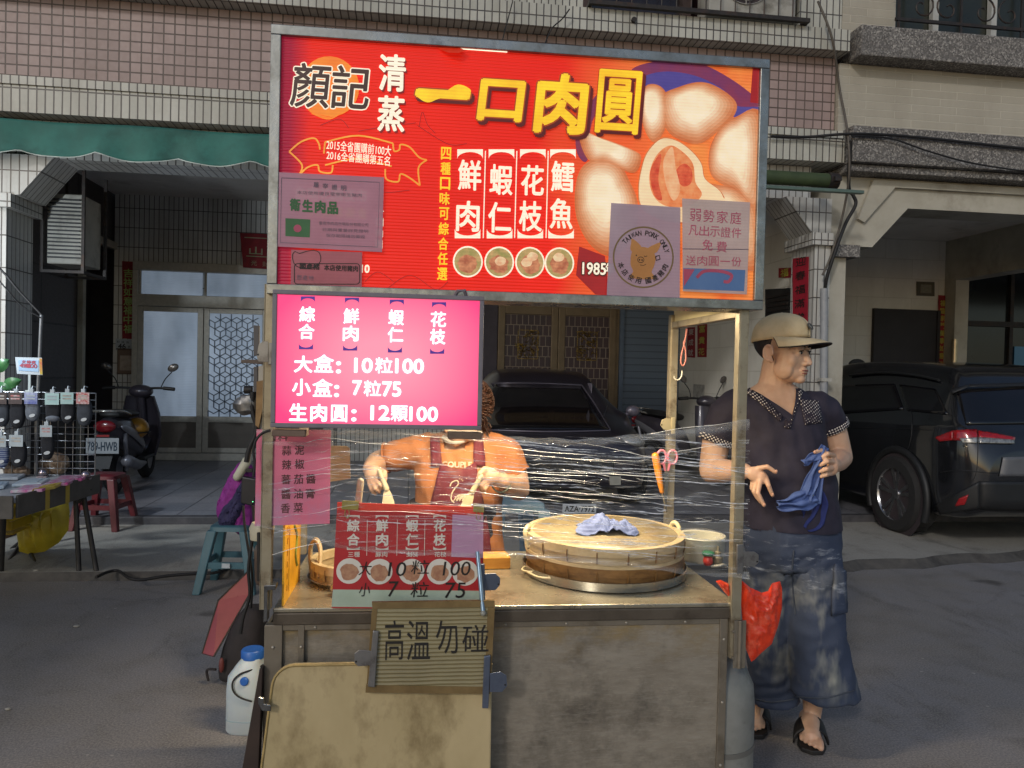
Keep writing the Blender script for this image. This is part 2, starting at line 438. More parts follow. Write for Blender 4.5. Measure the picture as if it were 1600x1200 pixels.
M_road = ground_mat('asphalt', '#76757b', '#6b6359', '#4e4943', '#b5afa4', 1.0)
M_walk = ground_mat('worn_concrete', '#8b867c', '#98938a', '#5f5a52', '#b5b1a7', 1.5)
M_floor = ground_mat('terrazzo_floor', '#5c5c62', '#6a6a70', '#3f3d40', '#85858a', 1.2, .25)
stru(MB().grid(lambda u, v: (-45+90*u, -25+60*v, 0), 2, 2).build('road', M_road))
b = MB()
front = [(-30, 5.36)]+[(-4+.5*i, 5.36+.012*math.sin(i*2.3)) for i in range(15)]
front += [(3.3+.12*i, 5.42+.035*math.sin(i*.9)+.012*math.sin(i*2.1)+(.02*i if i < 16 else .32)) for i in range(26)]+[(30, 5.8)]
n = len(front)
vs = [(x, y, .055) for x, y in front]+[(x, y-(.035 if x < 3.2 else .12), -.012) for x, y in front]+[(x, 6.92, .055) for x, y in front]
b.add(vs, [(i, i+1, 2*n+i+1, 2*n+i) for i in range(n-1)])
stru(b.build('sidewalk', M_walk))
b = MB(); b.add(vs[:2*n], [(n+i, n+i+1, i+1, i) for i in range(n-1)]); stru(b.build('kerb', pm('kerb_darkened', '#45423f', '#55514c', .85, scale=11, c3='#2f2c2a', s3=4)))  # riser coloured dark so sunlight does not make it a pale band
M_curb = pm('step_edge', '#3b3a3d', '#4c4a4c', .7, scale=14)
b = MB().box(-9, 14, 6.90, 6.99, -.05, .122); stru(b.build('arcade_step', M_curb, bev=.01))
M_fl2 = tile('floor_tile', '#85848a', '#7a7a80', '#4c4b4e', .4, .4, .008, .35, stain='#3a3a3e')
stru(MB().box(-9, 14, 6.985, 12, -.04, .118).build('arcade_floor', M_fl2))

M_wt = tile('white_tile', '#dcdbd6', '#d2d2cd', '#4d4844', .0635, .262, .0055, .28, (0, -.113), stain='#7d7468')
M_wt_low = tile('white_tile_band', '#c4c2b6', '#b2b0a4', '#4a443f', .0635, .30, .0058, .28, (.01, -.0), stain='#7a7160')
M_pink = tile('pink_tile', '#ab958f', '#9c8781', '#55473f', .0868, .0845, .0062, .45, (0, -.03), stain='#7c685f')
M_col = tile('column_tile', '#c8c6c0', '#b9b7b1', '#4f4945', .0655, .262, .0055, .3, (.02, -.09), stain='#8a8276')
M_cream = tile('cream_tile', '#aaa394', '#a19a8b', '#bab3a3', .46, .072, .0045, .55, (0, .01), stain='#8a8272', offset=.37)
M_plaster = pm('cream_plaster', '#b3aea0', '#a39d8e', .75, scale=3, bump=.002, c3='#857d6e', s3=1.3)
M_ceil = pm('ceiling_paint', '#dedad4', '#d2cec7', .8, scale=2, c3='#b0aaa0', s3=1.1)
M_inwall = tile('pale_inner_wall', '#d8d4ca', '#d0ccc1', '#bdb8ab', .9, .30, .004, .6, stain='#b3ada0', offset=.5)
M_stone = None
T = NT('washed_pebble'); o_ = T.obj(); vo = T.n('TexVoronoi'); vo.inputs['Scale'].default_value = 75; T.l(o_, vo.inputs['Vector'])
rg = T.n('ValToRGB'); T.l(vo.outputs['Color'], rg.inputs[0]); e = rg.color_ramp.elements
e[0].color = (*srgb('#3c3937'), 1); e[1].color = (*srgb('#b5b0a8'), 1); rg.color_ramp.elements.new(.55).color = (*srgb('#6f6b67'), 1)
col = T.mix(T.math('MULTIPLY', T.ramp(T.noise(o_, 1.7, 5), .4, .7), .5), rg.outputs[0], srgb('#575350'))
T.l(col, T.b.inputs['Base Color']); T.setv('Roughness', .75); T.bump(vo.outputs['Distance'], .004, .8); M_stone = T.m
M_dark = pm('dark_interior', '#2c2426', '#352c2e', .7, scale=4)
M_darkpanel = tile('dark_panel', '#4b4442', '#443d3b', '#2a2523', .9, .62, .012, .5, stain='#352e2c')
M_frame = pm('aluminium_frame', '#b9b4aa', '#aaa59b', .42, .2, scale=20)
M_steeldark = pm('dark_iron', '#2a2726', '#3a3431', .55, .4, scale=25, c3='#4d3526', s3=9)
M_alu = pm('anodised_alu', '#a79f92', '#958d80', .4, .5, scale=12)

# ---- left apartment building
bl = thing('apartment_building', 'tiled apartment building with pink square tiles, white tile bands and open arcade', 'building', (0, 6.7, 0))
def P(mb, name, mat, parent=None, **k):
    """part of a thing that stands at (0,6.7,0): give world coordinates"""
    o = mb.build(name, mat, None, **k); o.parent = parent or bl
    if parent is None: o.matrix_parent_inverse = Matrix.Translation((0, -6.7, 0))
    return o
P(MB().box(-8, 3.85, 6.74, 7.15, 3.69, 4.405), 'pink_tile_wall', M_pink)
P(MB().box(-8, 3.88, 6.60, 7.16, 3.41, 3.685).box(-8, 3.87, 6.585, 6.70, 3.625, 3.69), 'tile_band', M_wt_low)
P(MB().box(-8, 3.885, 6.57, 7.16, 4.41, 4.60).box(-8, 1.44, 6.72, 7.15, 4.605, 6.6).box(3.47, 3.885, 6.72, 7.15, 4.605, 6.6), 'tile_band', M_wt_low)
P(MB().box(-8, 3.66, 6.78, 7.14, 3.10, 3.405), 'arcade_beam', M_col)
P(MB().box(-8, 3.92, 7.17, 11.4, 3.76, 6.6).box(-8, 3.92, 7.15, 11.0, 3.70, 3.755), 'arcade_ceiling', M_ceil)
# columns with capitals and sloping haunches
for x0, x1 in ((-3.80, -3.262), (3.68, 3.832)):
    c = P(MB().box(x0, x1, 6.70, 7.14, .06, 3.10), 'column', M_col)
    q = .055; P(MB().box(x0-q, x1+(q if x0 < 0 else -.003), 6.65, 7.19, 2.665, 2.775), 'capital', M_col, c)
    if x0 < 0: P(MB().prism([(x1-.002, 2.775), (x1+.10, 2.775), (x1+.36, 3.10), (x1-.002, 3.10)], 6.70, 7.14), 'haunch', M_col, c)
    else: P(MB().prism([(x0+.002, 2.775), (x0-.03, 2.775), (x0-.30, 3.10), (x0+.002, 3.10)], 6.70, 7.14), 'haunch', M_col, c)
P(MB().box(-4.0, .95, 11.0, 11.35, .1, 3.70), 'back_wall', M_wt)
P(MB().box(.95, 3.93, 11.0, 11.35, .1, 3.70), 'back_wall', pm('brown_wall', '#4a3c38', '#54443f', .6, scale=3))
# dark partition on the left with its passage opening
P(MB().box(-4.3, -4.02, 7.14, 10.0, .1, 3.70).box(-4.3, -4.02, 10.0, 11.35, 2.95, 3.70), 'side_wall', M_darkpanel)
P(MB().box(-4.62, -4.45, 9.9, 11.38, .1, 3.0).box(-7, -4.0, 11.39, 11.5, .1, 3.7), 'passage', M_dark)
P(MB().box(-4.05, -3.96, 9.92, 10.01, .12, 3.0).box(-4.05, -3.96, 9.92, 11.0, 2.95, 3.04), 'passage_frame', M_plaster)
P(MB().box(3.925, 4.0, 7.15, 11.35, .1, 3.60), 'party_wall', M_inwall)
# glazed sliding door, lit faintly blue from the room behind
T = NT('frosted_door_glass'); o_ = T.obj(); nz = T.noise(mapped(T, o_, (1, 1, .45)), 1.7, 3)
col = T.mix(T.ramp(nz, .3, .72), srgb('#77879a'), srgb('#b0c0d4'))
T.l(col, T.b.inputs['Base Color']); T.l(col, T.b.inputs['Emission Color']); T.setv('Emission Strength', .34); T.setv('Roughness', .3)
wv = T.n('TexWave'); wv.bands_direction = 'Z'; wv.inputs['Scale'].default_value = 14; T.l(o_, wv.inputs['Vector']); T.bump(wv.outputs[1], .003, .5); M_glassd = T.m
dx0, dx1 = -3.73, -1.05
dr = P(MB().box(dx0, dx1, 10.90, 10.997, 2.68, 2.80).box(dx0, dx0+.07, 10.90, 10.997, .12, 2.68).box(dx1-.07, dx1, 10.90, 10.997, .12, 2.68)
       .box(dx0+.07, dx1-.07, 10.89, 10.99, 2.20, 2.36).box(dx0+.07, dx1-.07, 10.88, 10.99, .12, .22), 'sliding_door', M_frame, bev=.006)
pw = (dx1-dx0-.14)/3
for i in range(3):
    a = dx0+.07+pw*i
    P(MB().box(a+.03, a+pw-.03, 10.955, 10.965, 2.365, 2.675), 'transom_pane', M_glassd, dr)
    P(MB().box(a+.002, a+.03, 10.93, 10.985, 2.365, 2.675), 'mullion', M_frame, dr)
    yy = 10.93 if i != 1 else 10.955
    P(MB().box(a+.002, a+.075, yy-.02, yy+.02, .225, 2.195).box(a+pw-.075, a+pw-.002, yy-.02, yy+.02, .225, 2.195).box(a+.075, a+pw-.075, yy-.02, yy+.02, .225, .29)
      .box(a+.075, a+pw-.075, yy-.02, yy+.02, 2.13, 2.195).box(a+.075, a+pw-.075, yy-.02, yy+.02, .64, .72), 'door_leaf', M_frame, dr, bev=.004)
    P(MB().box(a+.074, a+pw-.074, yy-.004, yy+.004, .72, 2.13), 'door_pane', M_glassd, dr)
    P(MB().box(a+.074, a+pw-.074, yy-.008, yy+.008, .29, .64), 'kick_panel', pm('kick_panel', '#6b6259', '#5d554d', .5, scale=5), dr)
# lattice of interlocked cubes over the second leaf
a = dx0+.07+pw; x0, x1, z0, z1 = a+.075, a+pw-.075, .72, 2.13
lb = MB(); hw, h = .143, .0826
def seg(p, q):
    if all(x0-1e-6 <= t[0] <= x1+1e-6 and z0-1e-6 <= t[1] <= z1+1e-6 for t in (p, q)):
        d = Vector((q[0]-p[0], q[1]-p[1])).normalized(); nx, nz_ = -d.y*.006, d.x*.006
        lb.prism([(p[0]+nx, p[1]+nz_), (p[0]-nx, p[1]-nz_), (q[0]-nx, q[1]-nz_), (q[0]+nx, q[1]+nz_)], 10.925, 10.94)
for r in range(13):
    for c in range(-1, 7):
        cx = x0+hw*(c+.5*(r % 2)); cz = z0+h*1.5*r
        vx = [(cx+h*cos(radians(30+60*k)), cz+h*sin(radians(30+60*k))) for k in range(6)]
        for k in (0, 1, 2): seg(vx[k], vx[k+1])
        for k in (1, 3, 5): seg((cx, cz), vx[k])
P(lb, 'door_lattice', pm('lattice_metal', '#4c5560', '#566070', .4, .5), dr)
# brown double doors in the middle bay
T = NT('door_grille'); uv = box_uv(T); mp = mapped(T, uv, (1, 1, 1))
br = T.n('TexBrick', offset=.5, squash=1); T.l(mp, br.inputs['Vector'])
for k, v in (('Color1', '#3a2527'), ('Color2', '#432b2c'), ('Mortar', '#8f7f70')): br.inputs[k].default_value = (*srgb(v), 1)
br.inputs['Scale'].default_value = 1; br.inputs['Mortar Size'].default_value = .006; br.inputs['Brick Width'].default_value = .085; br.inputs['Row Height'].default_value = .15
T.l(br.outputs[0], T.b.inputs['Base Color']); T.setv('Roughness', .4); T.bump(br.outputs[1], .004, .8); M_grille = T.m
M_dframe = pm('brown_door_frame', '#77654c', '#6a5942', .4, .3, scale=6)
M_gold = pm('old_gold', '#9a7d3e', '#5e4a22', .35, .7, scale=60, lo=.45, hi=.55)
cdr = P(MB().box(.95, 3.0, 10.93, 10.998, 2.42, 2.50).box(.95, 1.0, 10.93, 10.998, .12, 2.42).box(2.95, 3.0, 10.93, 10.998, .12, 2.42), 'double_door', M_dframe)
for a, c in ((1.22, 2.09), (2.095, 2.95)):
    P(MB().box(a, a+.10, 10.90, 10.95, .13, 2.40).box(c-.10, c, 10.90, 10.95, .13, 2.40).box(a+.1, c-.1, 10.90, 10.95, 2.25, 2.40).box(a+.1, c-.1, 10.90, 10.95, .13, .30), 'door_leaf', M_dframe, cdr, bev=.008)
    P(MB().box(a+.1, c-.1, 10.925, 10.935, .30, 2.25), 'door_grille', M_grille, cdr)
    mx = (a+c)/2; g = MB()
    for i in range(46):
        x = mx+random.uniform(-.14, .14); z = 1.82+random.uniform(-.19, .19)
        g.tube([(x, 10.918, z), (x+random.uniform(-.05, .05), 10.912, z+random.uniform(-.05, .05)), (x+random.uniform(-.06, .06), 10.918, z+random.uniform(-.06, .06))], .006, 5)
    g.box(mx-.15, mx-.14, 10.91, 10.92, 1.62, 2.02).box(mx+.14, mx+.15, 10.91, 10.92, 1.62, 2.02).box(mx-.14, mx+.14, 10.91, 10.92, 1.61, 1.62).box(mx-.14, mx+.14, 10.91, 10.92, 2.02, 2.03)
    P(g, 'gilt_ornament', M_gold, cdr)
    P(MB().box(a+.05, c-.05, 10.935, 10.96, 2.53, 2.85), 'transom_pane', M_dark, cdr)
P(MB().box(1.0, 1.21, 10.92, 10.95, .13, 2.4), 'side_panel', pm('purple_grey', '#4d4650', '#443e48', .6), cdr)
T = NT('roller_shutter'); o_ = T.obj(); wv = T.n('TexWave', wave_profile='SAW'); wv.bands_direction = 'Z'; wv.inputs['Scale'].default_value = 3.2; T.l(o_, wv.inputs['Vector'])
col = T.mix(T.ramp(wv.outputs[1], .82, 1), srgb('#5d6b7c'), srgb('#39434f')); T.l(col, T.b.inputs['Base Color']); T.bump(wv.outputs[1], .012, .8); T.setv('Roughness', .5); M_shut = T.m
P(MB().box(3.02, 3.92, 10.93, 10.99, .12, 3.1), 'roller_shutter', M_shut)
P(MB().box(3.0, 3.06, 10.88, 10.99, .12, 3.1), 'shutter_rail', pm('rail_blue', '#5f6d80', '#566374', .5, .3))
# upper window bay with iron cage
wn = P(MB().box(1.44, 3.47, 7.0, 7.1, 4.605, 6.5), 'window', pm('night_glass', '#1c1416', '#241a1c', .15, scale=3))
P(MB().box(1.44, 1.52, 6.72, 7.0, 4.61, 6.5).box(2.42, 2.50, 6.90, 7.0, 4.61, 6.5).box(1.52, 3.47, 6.9, 7.0, 4.61, 4.68), 'window_frame', pm('bronze_frame', '#45352f', '#3a2c27', .5, .3), wn)
cg = MB()
for i in range(15):
    x = 1.56+i*.134; cg.cyl((x, 6.52, 4.63), (x, 6.52, 6.4), .006, 6)
cg.box(1.45, 3.46, 6.50, 6.54, 4.605, 4.64).box(1.45, 3.46, 6.51, 6.53, 5.2, 5.22).box(1.45, 1.48, 6.54, 6.74, 4.605, 4.64).box(3.43, 3.46, 6.54, 6.74, 4.605, 4.64)
P(cg, 'window_cage', M_steeldark, wn)
# weep pipe stub
P(MB().tube([(1.86, 6.62, 4.52), (1.86, 6.54, 4.52)], .022, 12), 'drain_pipe', M_steeldark)

# ---- right cream building
br_ = thing('cream_building', 'cream tiled building with grey pebble bands and a dark garage bay', 'building', (4, 6.7, 0))
def R(mb, name, mat, parent=None, **k):
    o = mb.build(name, mat, None, **k); o.parent = parent or br_
    if parent is None: o.matrix_parent_inverse = Matrix.Translation((-4, -6.7, 0))
    return o
R(MB().box(3.90, 14, 6.50, 7.15, 3.40, 3.725).prism([(3.90, 3.395), (14, 3.395), (14, 3.33), (3.90, 3.33)], 6.56, 7.1), 'pebble_band', M_stone, bev=.01)
R(MB().box(3.95, 14, 6.50, 7.15, 4.355, 4.63), 'pebble_band', M_stone, bev=.01)
R(MB().box(3.865, 14, 6.70, 7.14, 3.728, 4.35), 'cream_wall', M_cream)
R(MB().box(3.89, 4.42, 6.72, 7.15, 4.635, 6.6).box(4.42, 14, 6.72, 7.15, 6.0, 6.6), 'cream_wall', M_cream)
R(MB().prism([(3.84, 3.325), (14, 3.325), (14, 3.06), (4.62, 3.06), (4.27, 2.68), (3.84, 2.68)], 6.74, 7.12), 'beam', M_plaster)
R(MB().prism([(4.24, 3.30), (14, 3.30), (14, 3.24), (4.46, 3.24), (4.16, 2.90), (4.10, 2.93)], 6.70, 6.738), 'beam_moulding', M_plaster)
R(MB().box(3.84, 4.005, 6.73, 7.13, .06, 2.565), 'pillar', M_plaster)
R(MB().box(3.838, 4.10, 6.66, 7.18, 2.567, 2.678), 'pillar_capital', M_stone)
R(MB().box(4.0, 14, 7.13, 11.4, 3.60, 6.5), 'garage_ceiling', M_ceil)
R(MB().box(4.0, 8.2, 11.0, 11.3, .1, 3.60), 'garage_wall', M_inwall)
R(MB().box(8.2, 8.5, 7.13, 11.0, 2.98, 3.599), 'garage_beam', M_plaster)
R(MB().box(8.2, 8.42, 10.75, 11.0, .1, 2.978), 'garage_post', M_plaster)
R(MB().box(8.43, 14, 11.0, 11.3, .1, 3.6), 'shop_front', pm('dark_shop_glass', '#15181b', '#1d2226', .12, scale=2))
sf = MB()
for x in (9.3, 10.5, 11.7): sf.box(x, x+.06, 10.95, 10.998, .12, 3.4)
sf.box(8.43, 13, 10.94, 10.99, 2.3, 2.38); R(sf, 'shop_frame', M_steeldark)
R(MB().box(9.42, 9.75, 10.975, 10.985, 1.55, 2.0), 'lit_glimpse', glow('glimpse_blue', '#2c4a5c', .35))  # glowing panels added for the bluish lit glimpses in the shop glass
R(MB().box(10.25, 10.38, 10.975, 10.985, 1.3, 2.28), 'lit_glimpse', glow('glimpse_pale', '#49585c', .35))
R(MB().box(7.0, 8.10, 10.95, 10.998, .12, 2.52).box(7.0, 7.05, 10.93, 10.948, .12, 2.52).box(8.05, 8.1, 10.93, 10.948, .12, 2.52), 'garage_door', pm('black_door', '#211c1d', '#2a2425', .6, scale=3))
R(MB().box(4.1, 8.1, 7.9, 7.93, 3.52, 3.598), 'ceiling_trim', M_plaster)
# upper window with curled grille
uw = R(MB().box(4.42, 14, 7.0, 7.1, 4.64, 6.0), 'window', pm('upper_glass', '#23261f', '#2e3128', .12, scale=2))
fr_ = MB()
for i in range(7): fr_.box(4.95+i*.62, 5.01+i*.62, 6.93, 6.99, 4.64, 6.0)
fr_.box(4.42, 14, 6.94, 6.99, 4.635, 4.68); R(fr_, 'window_frame', pm('white_frame', '#b9b9b4', '#a9a9a4', .5), uw)
gr = MB()
for z in (4.72, 5.02, 5.55): gr.box(4.32, 11, 6.555, 6.58, z, z+.028)
for i in range(9): gr.box(4.34+i*.62, 4.362+i*.62, 6.56, 6.575, 4.64, 5.6)
for i in range(8):
    cx = 4.42+i*.62
    for s_, cx2 in ((1, cx+.16), (-1, cx+.42)):
        sp = [(cx2+s_*(.02+.11*t)*cos(6.5*t+1), 6.567, 4.87+(.02+.11*t)*sin(6.5*t+1)) for t in [k/16 for k in range(17)]]
        gr.tube(sp, .008, 6)
R(gr, 'window_grille', M_steeldark, uw)

# ---- green awning on the left, and its rolled end on the right
M_green = pm('green_canvas', '#2c6a5f', '#275c52', .7, scale=5, bump=.002, c3='#123f38', s3=1.4)
aw = thing('awning', 'green canvas awning with scalloped lower edge under the white tile band', 'awning', (-3, 6.56, 3.175))
def wavy(u, v):
    x = -7.2+8.2*u; ph = (x*1.0/.56) % 1
    zb = 3.135-.055*abs(sin(pi*(x/.60+.2)))**.8*1.0
    z = 3.375+(zb-3.375)*v
    return (x+3, 6.40-.02*math.sin(x*5+v*2)-.015*math.sin(x*17)*v-6.4+.04*(1-v), z-3.2)
MB().grid(wavy, 200, 10).build('awning_cloth', M_green, aw, smooth=60, solid=.004)
MB().cyl((-4.2, .085, .13), (4.0, .085, .13), .03, 10).build('awning_bar', M_alu, aw)
hem = MB(); hem.tube([Vector(wavy(i/200, 1.0))+Vector((0, -.004, 0)) for i in range(201)], .004, 5); hem.build('awning_hem', pm('hem_cord', '#c8d0c8', '#aab0a8', .7), aw)
ar = thing('rolled_awning', 'rolled dark green awning with a metal bar beside the tiled column', 'awning', (2.2, 6.35, 3.17))
MB().cyl((0, 0, .0), (1.38, 0, .0), .062, 16).build('canvas_roll', pm('dark_green', '#3c4a2b', '#2f3c22', .7, scale=8), ar, smooth=50)
MB().box(-.1, 1.66, -.12, -.07, -.125, -.095).build('front_bar', pm('green_bar', '#66776c', '#5a6a60', .4, .4), ar, bev=.005)
MB().cyl((1.38, 0, 0), (1.47, 0, 0), .07, 14).box(1.40, 1.46, -.1, .2, -.02, .02).build('end_bracket', M_steeldark, ar, smooth=40)

# ---- air conditioner in the cage above, and one in the arcade
def aircon(name, label, loc, wdt, hgt, dep, fan=True):
    t = thing(name, label, 'air conditioner', loc)
    MB().box(0, wdt, 0, dep, 0, hgt).build('casing', pm('aircon_white', '#a9a69d', '#98958c', .5, scale=6, c3='#6f6a5f', s3=3), t, bev=.012)
    if not fan: return t
    g = MB(); cx, cz, r = wdt*.42, hgt*.55, hgt*.4
    for k in range(7): g.tube([(cx+r*(.14+.14*k)*cos(a*pi/14), -.012, cz+r*(.14+.14*k)*sin(a*pi/14)) for a in range(29)], .003, 5, False)
    for k in range(8): g.cyl((cx, -.012, cz), (cx+r*cos(k*pi/4), -.012, cz+r*sin(k*pi/4)), .003, 5)
    g.build('fan_guard', M_frame, t); d = MB(); d.lathe([(r*.98, 0), (r*.98, .003), (0, .003)], (0, 0, 0), 28, Matrix.Translation((cx, -.002, cz)) @ Matrix.Rotation(pi/2, 4, 'X')); d.build('fan_opening', M_dark, t)
    return t
aircon('air_conditioner', 'white outdoor air conditioner unit inside the iron cage of the upper window', (2.55, 6.60, 4.66), .82, .62, .28)
t = aircon('air_conditioner', 'grey slatted air conditioner hanging in an angle iron bracket beside the left column', (-3.22, 7.30, 2.30), .30, .62, .4, False)
g = MB()
for i in range(16): g.box(.015, .285, -.03, -.014, .05+i*.034, .062+i*.034)
g.build('louvre', pm('louvre_grey', '#333436', '#2b2c2e', .5, .3), t)
g = MB()
for x in (-.03, .31):
    for y in (-.06, .43): g.box(x, x+.025, y, y+.025, -.06, .86)
for y in (-.06, .43): g.box(-.03, .335, y, y+.025, -.085, -.06)
g.box(-.03, -.005, -.035, .43, -.085, -.06).box(.31, .335, -.035, .43, -.085, -.06)
g.build('bracket', M_steeldark, t)
t.rotation_euler = (0, 0, 0)

# ---- papers and signs on the walls
M_red = pm('red_paper', '#8e1a22', '#7c1620', .7, scale=12, c3='#5f1a1c', s3=5)
M_goldprint = pm('gold_print', '#b39a3e', '#8a9a3a', .5, scale=9)
M_black = pm('black_ink', '#15110f', '#1d1714', .6)
def wallpaper(name, label, cat, pxbox, Yp, mat, group=None, th=.004):
    """paper on a wall facing the street; pxbox = 4 pixel corners"""
    pts = pxpoly(W0, Yp, pxbox); cx = sum(p[0] for p in pts)/4; cz = sum(p[1] for p in pts)/4
    t = thing(name, label, cat, (cx, Yp, cz), group=group); fr = Frame((0, 0, 0))
    MB().prism([(x-cx, z-cz) for x, z in pts], -th, 0).build('paper', mat, t)
    return t, cx, cz
def local(mb, cx, Yp, cz): mb.v = [(x-cx, y-Yp, z-cz) for x, y, z in mb.v]; return mb
t, cx, cz = wallpaper('couplet', 'red vertical couplet with greenish gold writing beside the glazed door', 'couplet', [(191, 408), (211, 409), (210, 530), (191, 529)], 10.99, M_red)
b = MB(); chars(b, W0, 10.99, '吉祥如意福中福', (201, 427), (201, 514), 14, 13, .007, .02)
local(b, cx, 10.99, cz).build('lettering', pm('green_gold', '#a9c06a', '#8fae62', .5, scale=20), t)
t, cx, cz = wallpaper('door_banner', 'red slanted door banner with a light printed emblem above the glazed door', 'banner', [(375, 364), (425, 366), (425, 421), (380, 418)], 10.85, M_red)
b = MB(); chars(b, W0, 10.85, '山', (400, 392), (400, 392), 20, 12, .007, .02); line(b, W0, 10.85, [(382, 371), (424, 373)], 1.5, .006, 0); line(b, W0, 10.85, [(385, 400), (424, 402)], 1.5, .006, 0); chars(b, W0, 10.85, '光財', (397, 411), (415, 413), 9, 8, .007)
local(b, cx, 10.85, cz).build('lettering', pm('faded_print', '#a98f7c', '#7e8a5e', .6), t)
t, cx, cz = wallpaper('house_number', 'white house number plate reading 46 under the couplet', 'number plate', [(181, 529), (207, 531), (207, 549), (181, 547)], 10.99, pm('plate_white', '#a9aeb4', '#9da2a8', .4), th=.008)
b = MB(); word(b, W0, 10.99, '46', (191, 541), 11, 8, .012, .02); chars(b, W0, 10.99, '和緯路', (185, 534), (200, 535), 4, 3.5, .012); word(b, W0, 10.99, '號', (202, 542), 3.4, 4, .012)
local(b, cx, 10.99, cz).build('lettering', M_black, t)
x, z = W0.px(195, 566, 10.9)
t = thing('mailbox', 'brown mailbox with taped clear window under the house number', 'mailbox', (x, 10.94, z-.16))
MB().box(-.115, .115, 0, .055, 0, .33).build('box', pm('mailbox_brown', '#6f5646', '#5f4a3c', .55, scale=9), t, bev=.01)
MB().box(-.075, .075, -.006, -.001, .05, .25).build('window', pm('taped_window', '#8c7a6b', '#a89888', .25, scale=14), t)
MB().box(-.12, .12, -.02, .06, .331, .345).build('lid', pm('mailbox_brown2', '#5f4a3c', '#54402f', .5), t, bev=.004)
def sidepaper(name, label, cat, pts, X, mat, sgn=-1, group=None):
    """paper on a wall of constant X, pts = pixel corners"""
    q = [onX(x, y, X) for x, y in pts]; cy = sum(a for a, _ in q)/4; cz = sum(c for _, c in q)/4
    t = thing(name, label, cat, (X, cy, cz), -90, group)     # local x runs towards -Y
    MB().prism([(-(a-cy), c-cz) for a, c in q], -.004, 0).build('paper', mat, t); return t, q
def sideletters(t, text, h, w, z0, z1, mat, bold=.02):
    b = MB(); n = len(text)
    for i, ch in enumerate(text): put(b, ch, 0, z0+(z1-z0)*(i/(n-1) if n > 1 else .5), w, h, -.006, bold)
    b.build('lettering', mat, t)
for o_args in ((('couplet', 'plain red couplet with black brush writing on the tiled column', 'couplet', [(1239, 404), (1264, 401), (1262, 508), (1239, 497)], 3.676, pm('bright_red_paper', '#a3152c', '#8d1226', .7, scale=10)), '迎春福滿堂', M_black),
               (('couplet', 'dark red couplet with white lettering hanging nearest the roller shutter', 'couplet', [(1074, 512), (1086, 511), (1086, 559), (1074, 558)], 3.92, M_red), '東成就', pm('white_print', '#b0a8a0', '#a09890', .6)),
               (('couplet', 'dark red couplet with gold lettering second from the roller shutter', 'couplet', [(1090, 507), (1105, 504), (1104, 558), (1090, 558)], 3.92, M_red), '富貴花', M_goldprint),
               (('spring_scroll', 'small square red paper with a gold character above the dark wall box', 'paper', [(1217, 419), (1236, 418), (1236, 434), (1217, 434)], 3.92, M_red), '福', M_goldprint)):
    t, q = sidepaper(*o_args[0]); zs = [c for _, c in q]; hh = max(zs)-min(zs); nn = len(o_args[1])
    ys = [a for a, _ in q]; ww = max(ys)-min(ys)
    sideletters(t, o_args[1], hh/nn*.62, ww*.6, hh*.5-hh/nn*.5, -hh*.5+hh/nn*.5, o_args[2])
t, q = sidepaper('picture', 'small black framed white notice on the cream party wall', 'picture', [(1086, 603), (1099, 602), (1099, 620), (1086, 619)], 3.92, pm('frame_black', '#1c1a19', '#242120', .4))
MB().box(-.2, .2, -.008, -.0045, -.09, .09).build('print', pm('print_white', '#b5b2aa', '#7f7c76', .6, scale=12), t)
t, q = sidepaper('wall_box', 'dark louvred wall box behind the tiled column', 'box', [(1196, 452), (1236, 450), (1236, 500), (1196, 500)], 3.92, pm('box_black', '#1e1d1c', '#2a2827', .5))
b = MB()
for i in range(5): b.box(-.25, .25, -.02, -.005, -.12+i*.05, -.10+i*.05)
b.build('louvre', M_steeldark, t)
t, cx, cz = wallpaper('certificate', 'small framed certificate on the garage wall above the dark door', 'certificate', [(1432, 440), (1459, 441), (1459, 463), (1432, 462)], 10.99, pm('certificate_frame', '#57503f', '#4b4535', .5), th=.02)
MB().box(-.09, .09, -.0225, -.0205, -.065, .065).build('print', pm('certificate_paper', '#7f7866', '#6b6555', .6, scale=40), t)
t, cx, cz = wallpaper('couplet', 'narrow red couplet with yellow writing right of the dark garage door', 'couplet', [(1466, 461), (1480, 462), (1478, 569), (1465, 568)], 10.98, M_red)
b = MB(); chars(b, W0, 10.98, '福臨家門萬事如意', (1473, 474), (1471, 556), 9, 9, .007, .02); local(b, cx, 10.98, cz).build('lettering', M_goldprint, t)
x, z = W0.px(1490, 530, 10.7)
t = thing('pipe', 'bright metal drain pipe on the garage post', 'pipe', (x+.02, 10.70, .12)); MB().cyl((0, 0, 0), (0, 0, 1.95), .045, 14).cyl((0, 0, 1.5), (0, 0, 1.54), .052, 14).build('tube', pm('zinc', '#b9a98c', '#a09078', .3, .7), t, smooth=50)
x, z = W0.px(1341, 565, 10.2)
t = thing('high_back_chair', 'black chair with rounded back against the garage wall', 'chair', (x, 10.2, .12))
b = MB(); b.prism([(-.13, .45), (.13, .45), (.13, 1.50)]+[(.13*cos(a*pi/10), 1.50+.10*sin(a*pi/10)) for a in range(1, 10)]+[(-.13, 1.50)], 0, .05); b.build('backrest', pm('black_vinyl', '#171414', '#1f1b1b', .5), t, bev=.01)
MB().box(-.2, .2, -.42, 0, .42, .48).build('seat', MC['black_vinyl'], t, bev=.015)
for sx_ in (-.17, .17):
    for sy in (-.38, -.02): MB().cyl((sx_, sy, 0), (sx_, sy, .42), .014, 8).build('leg', M_steeldark, t)
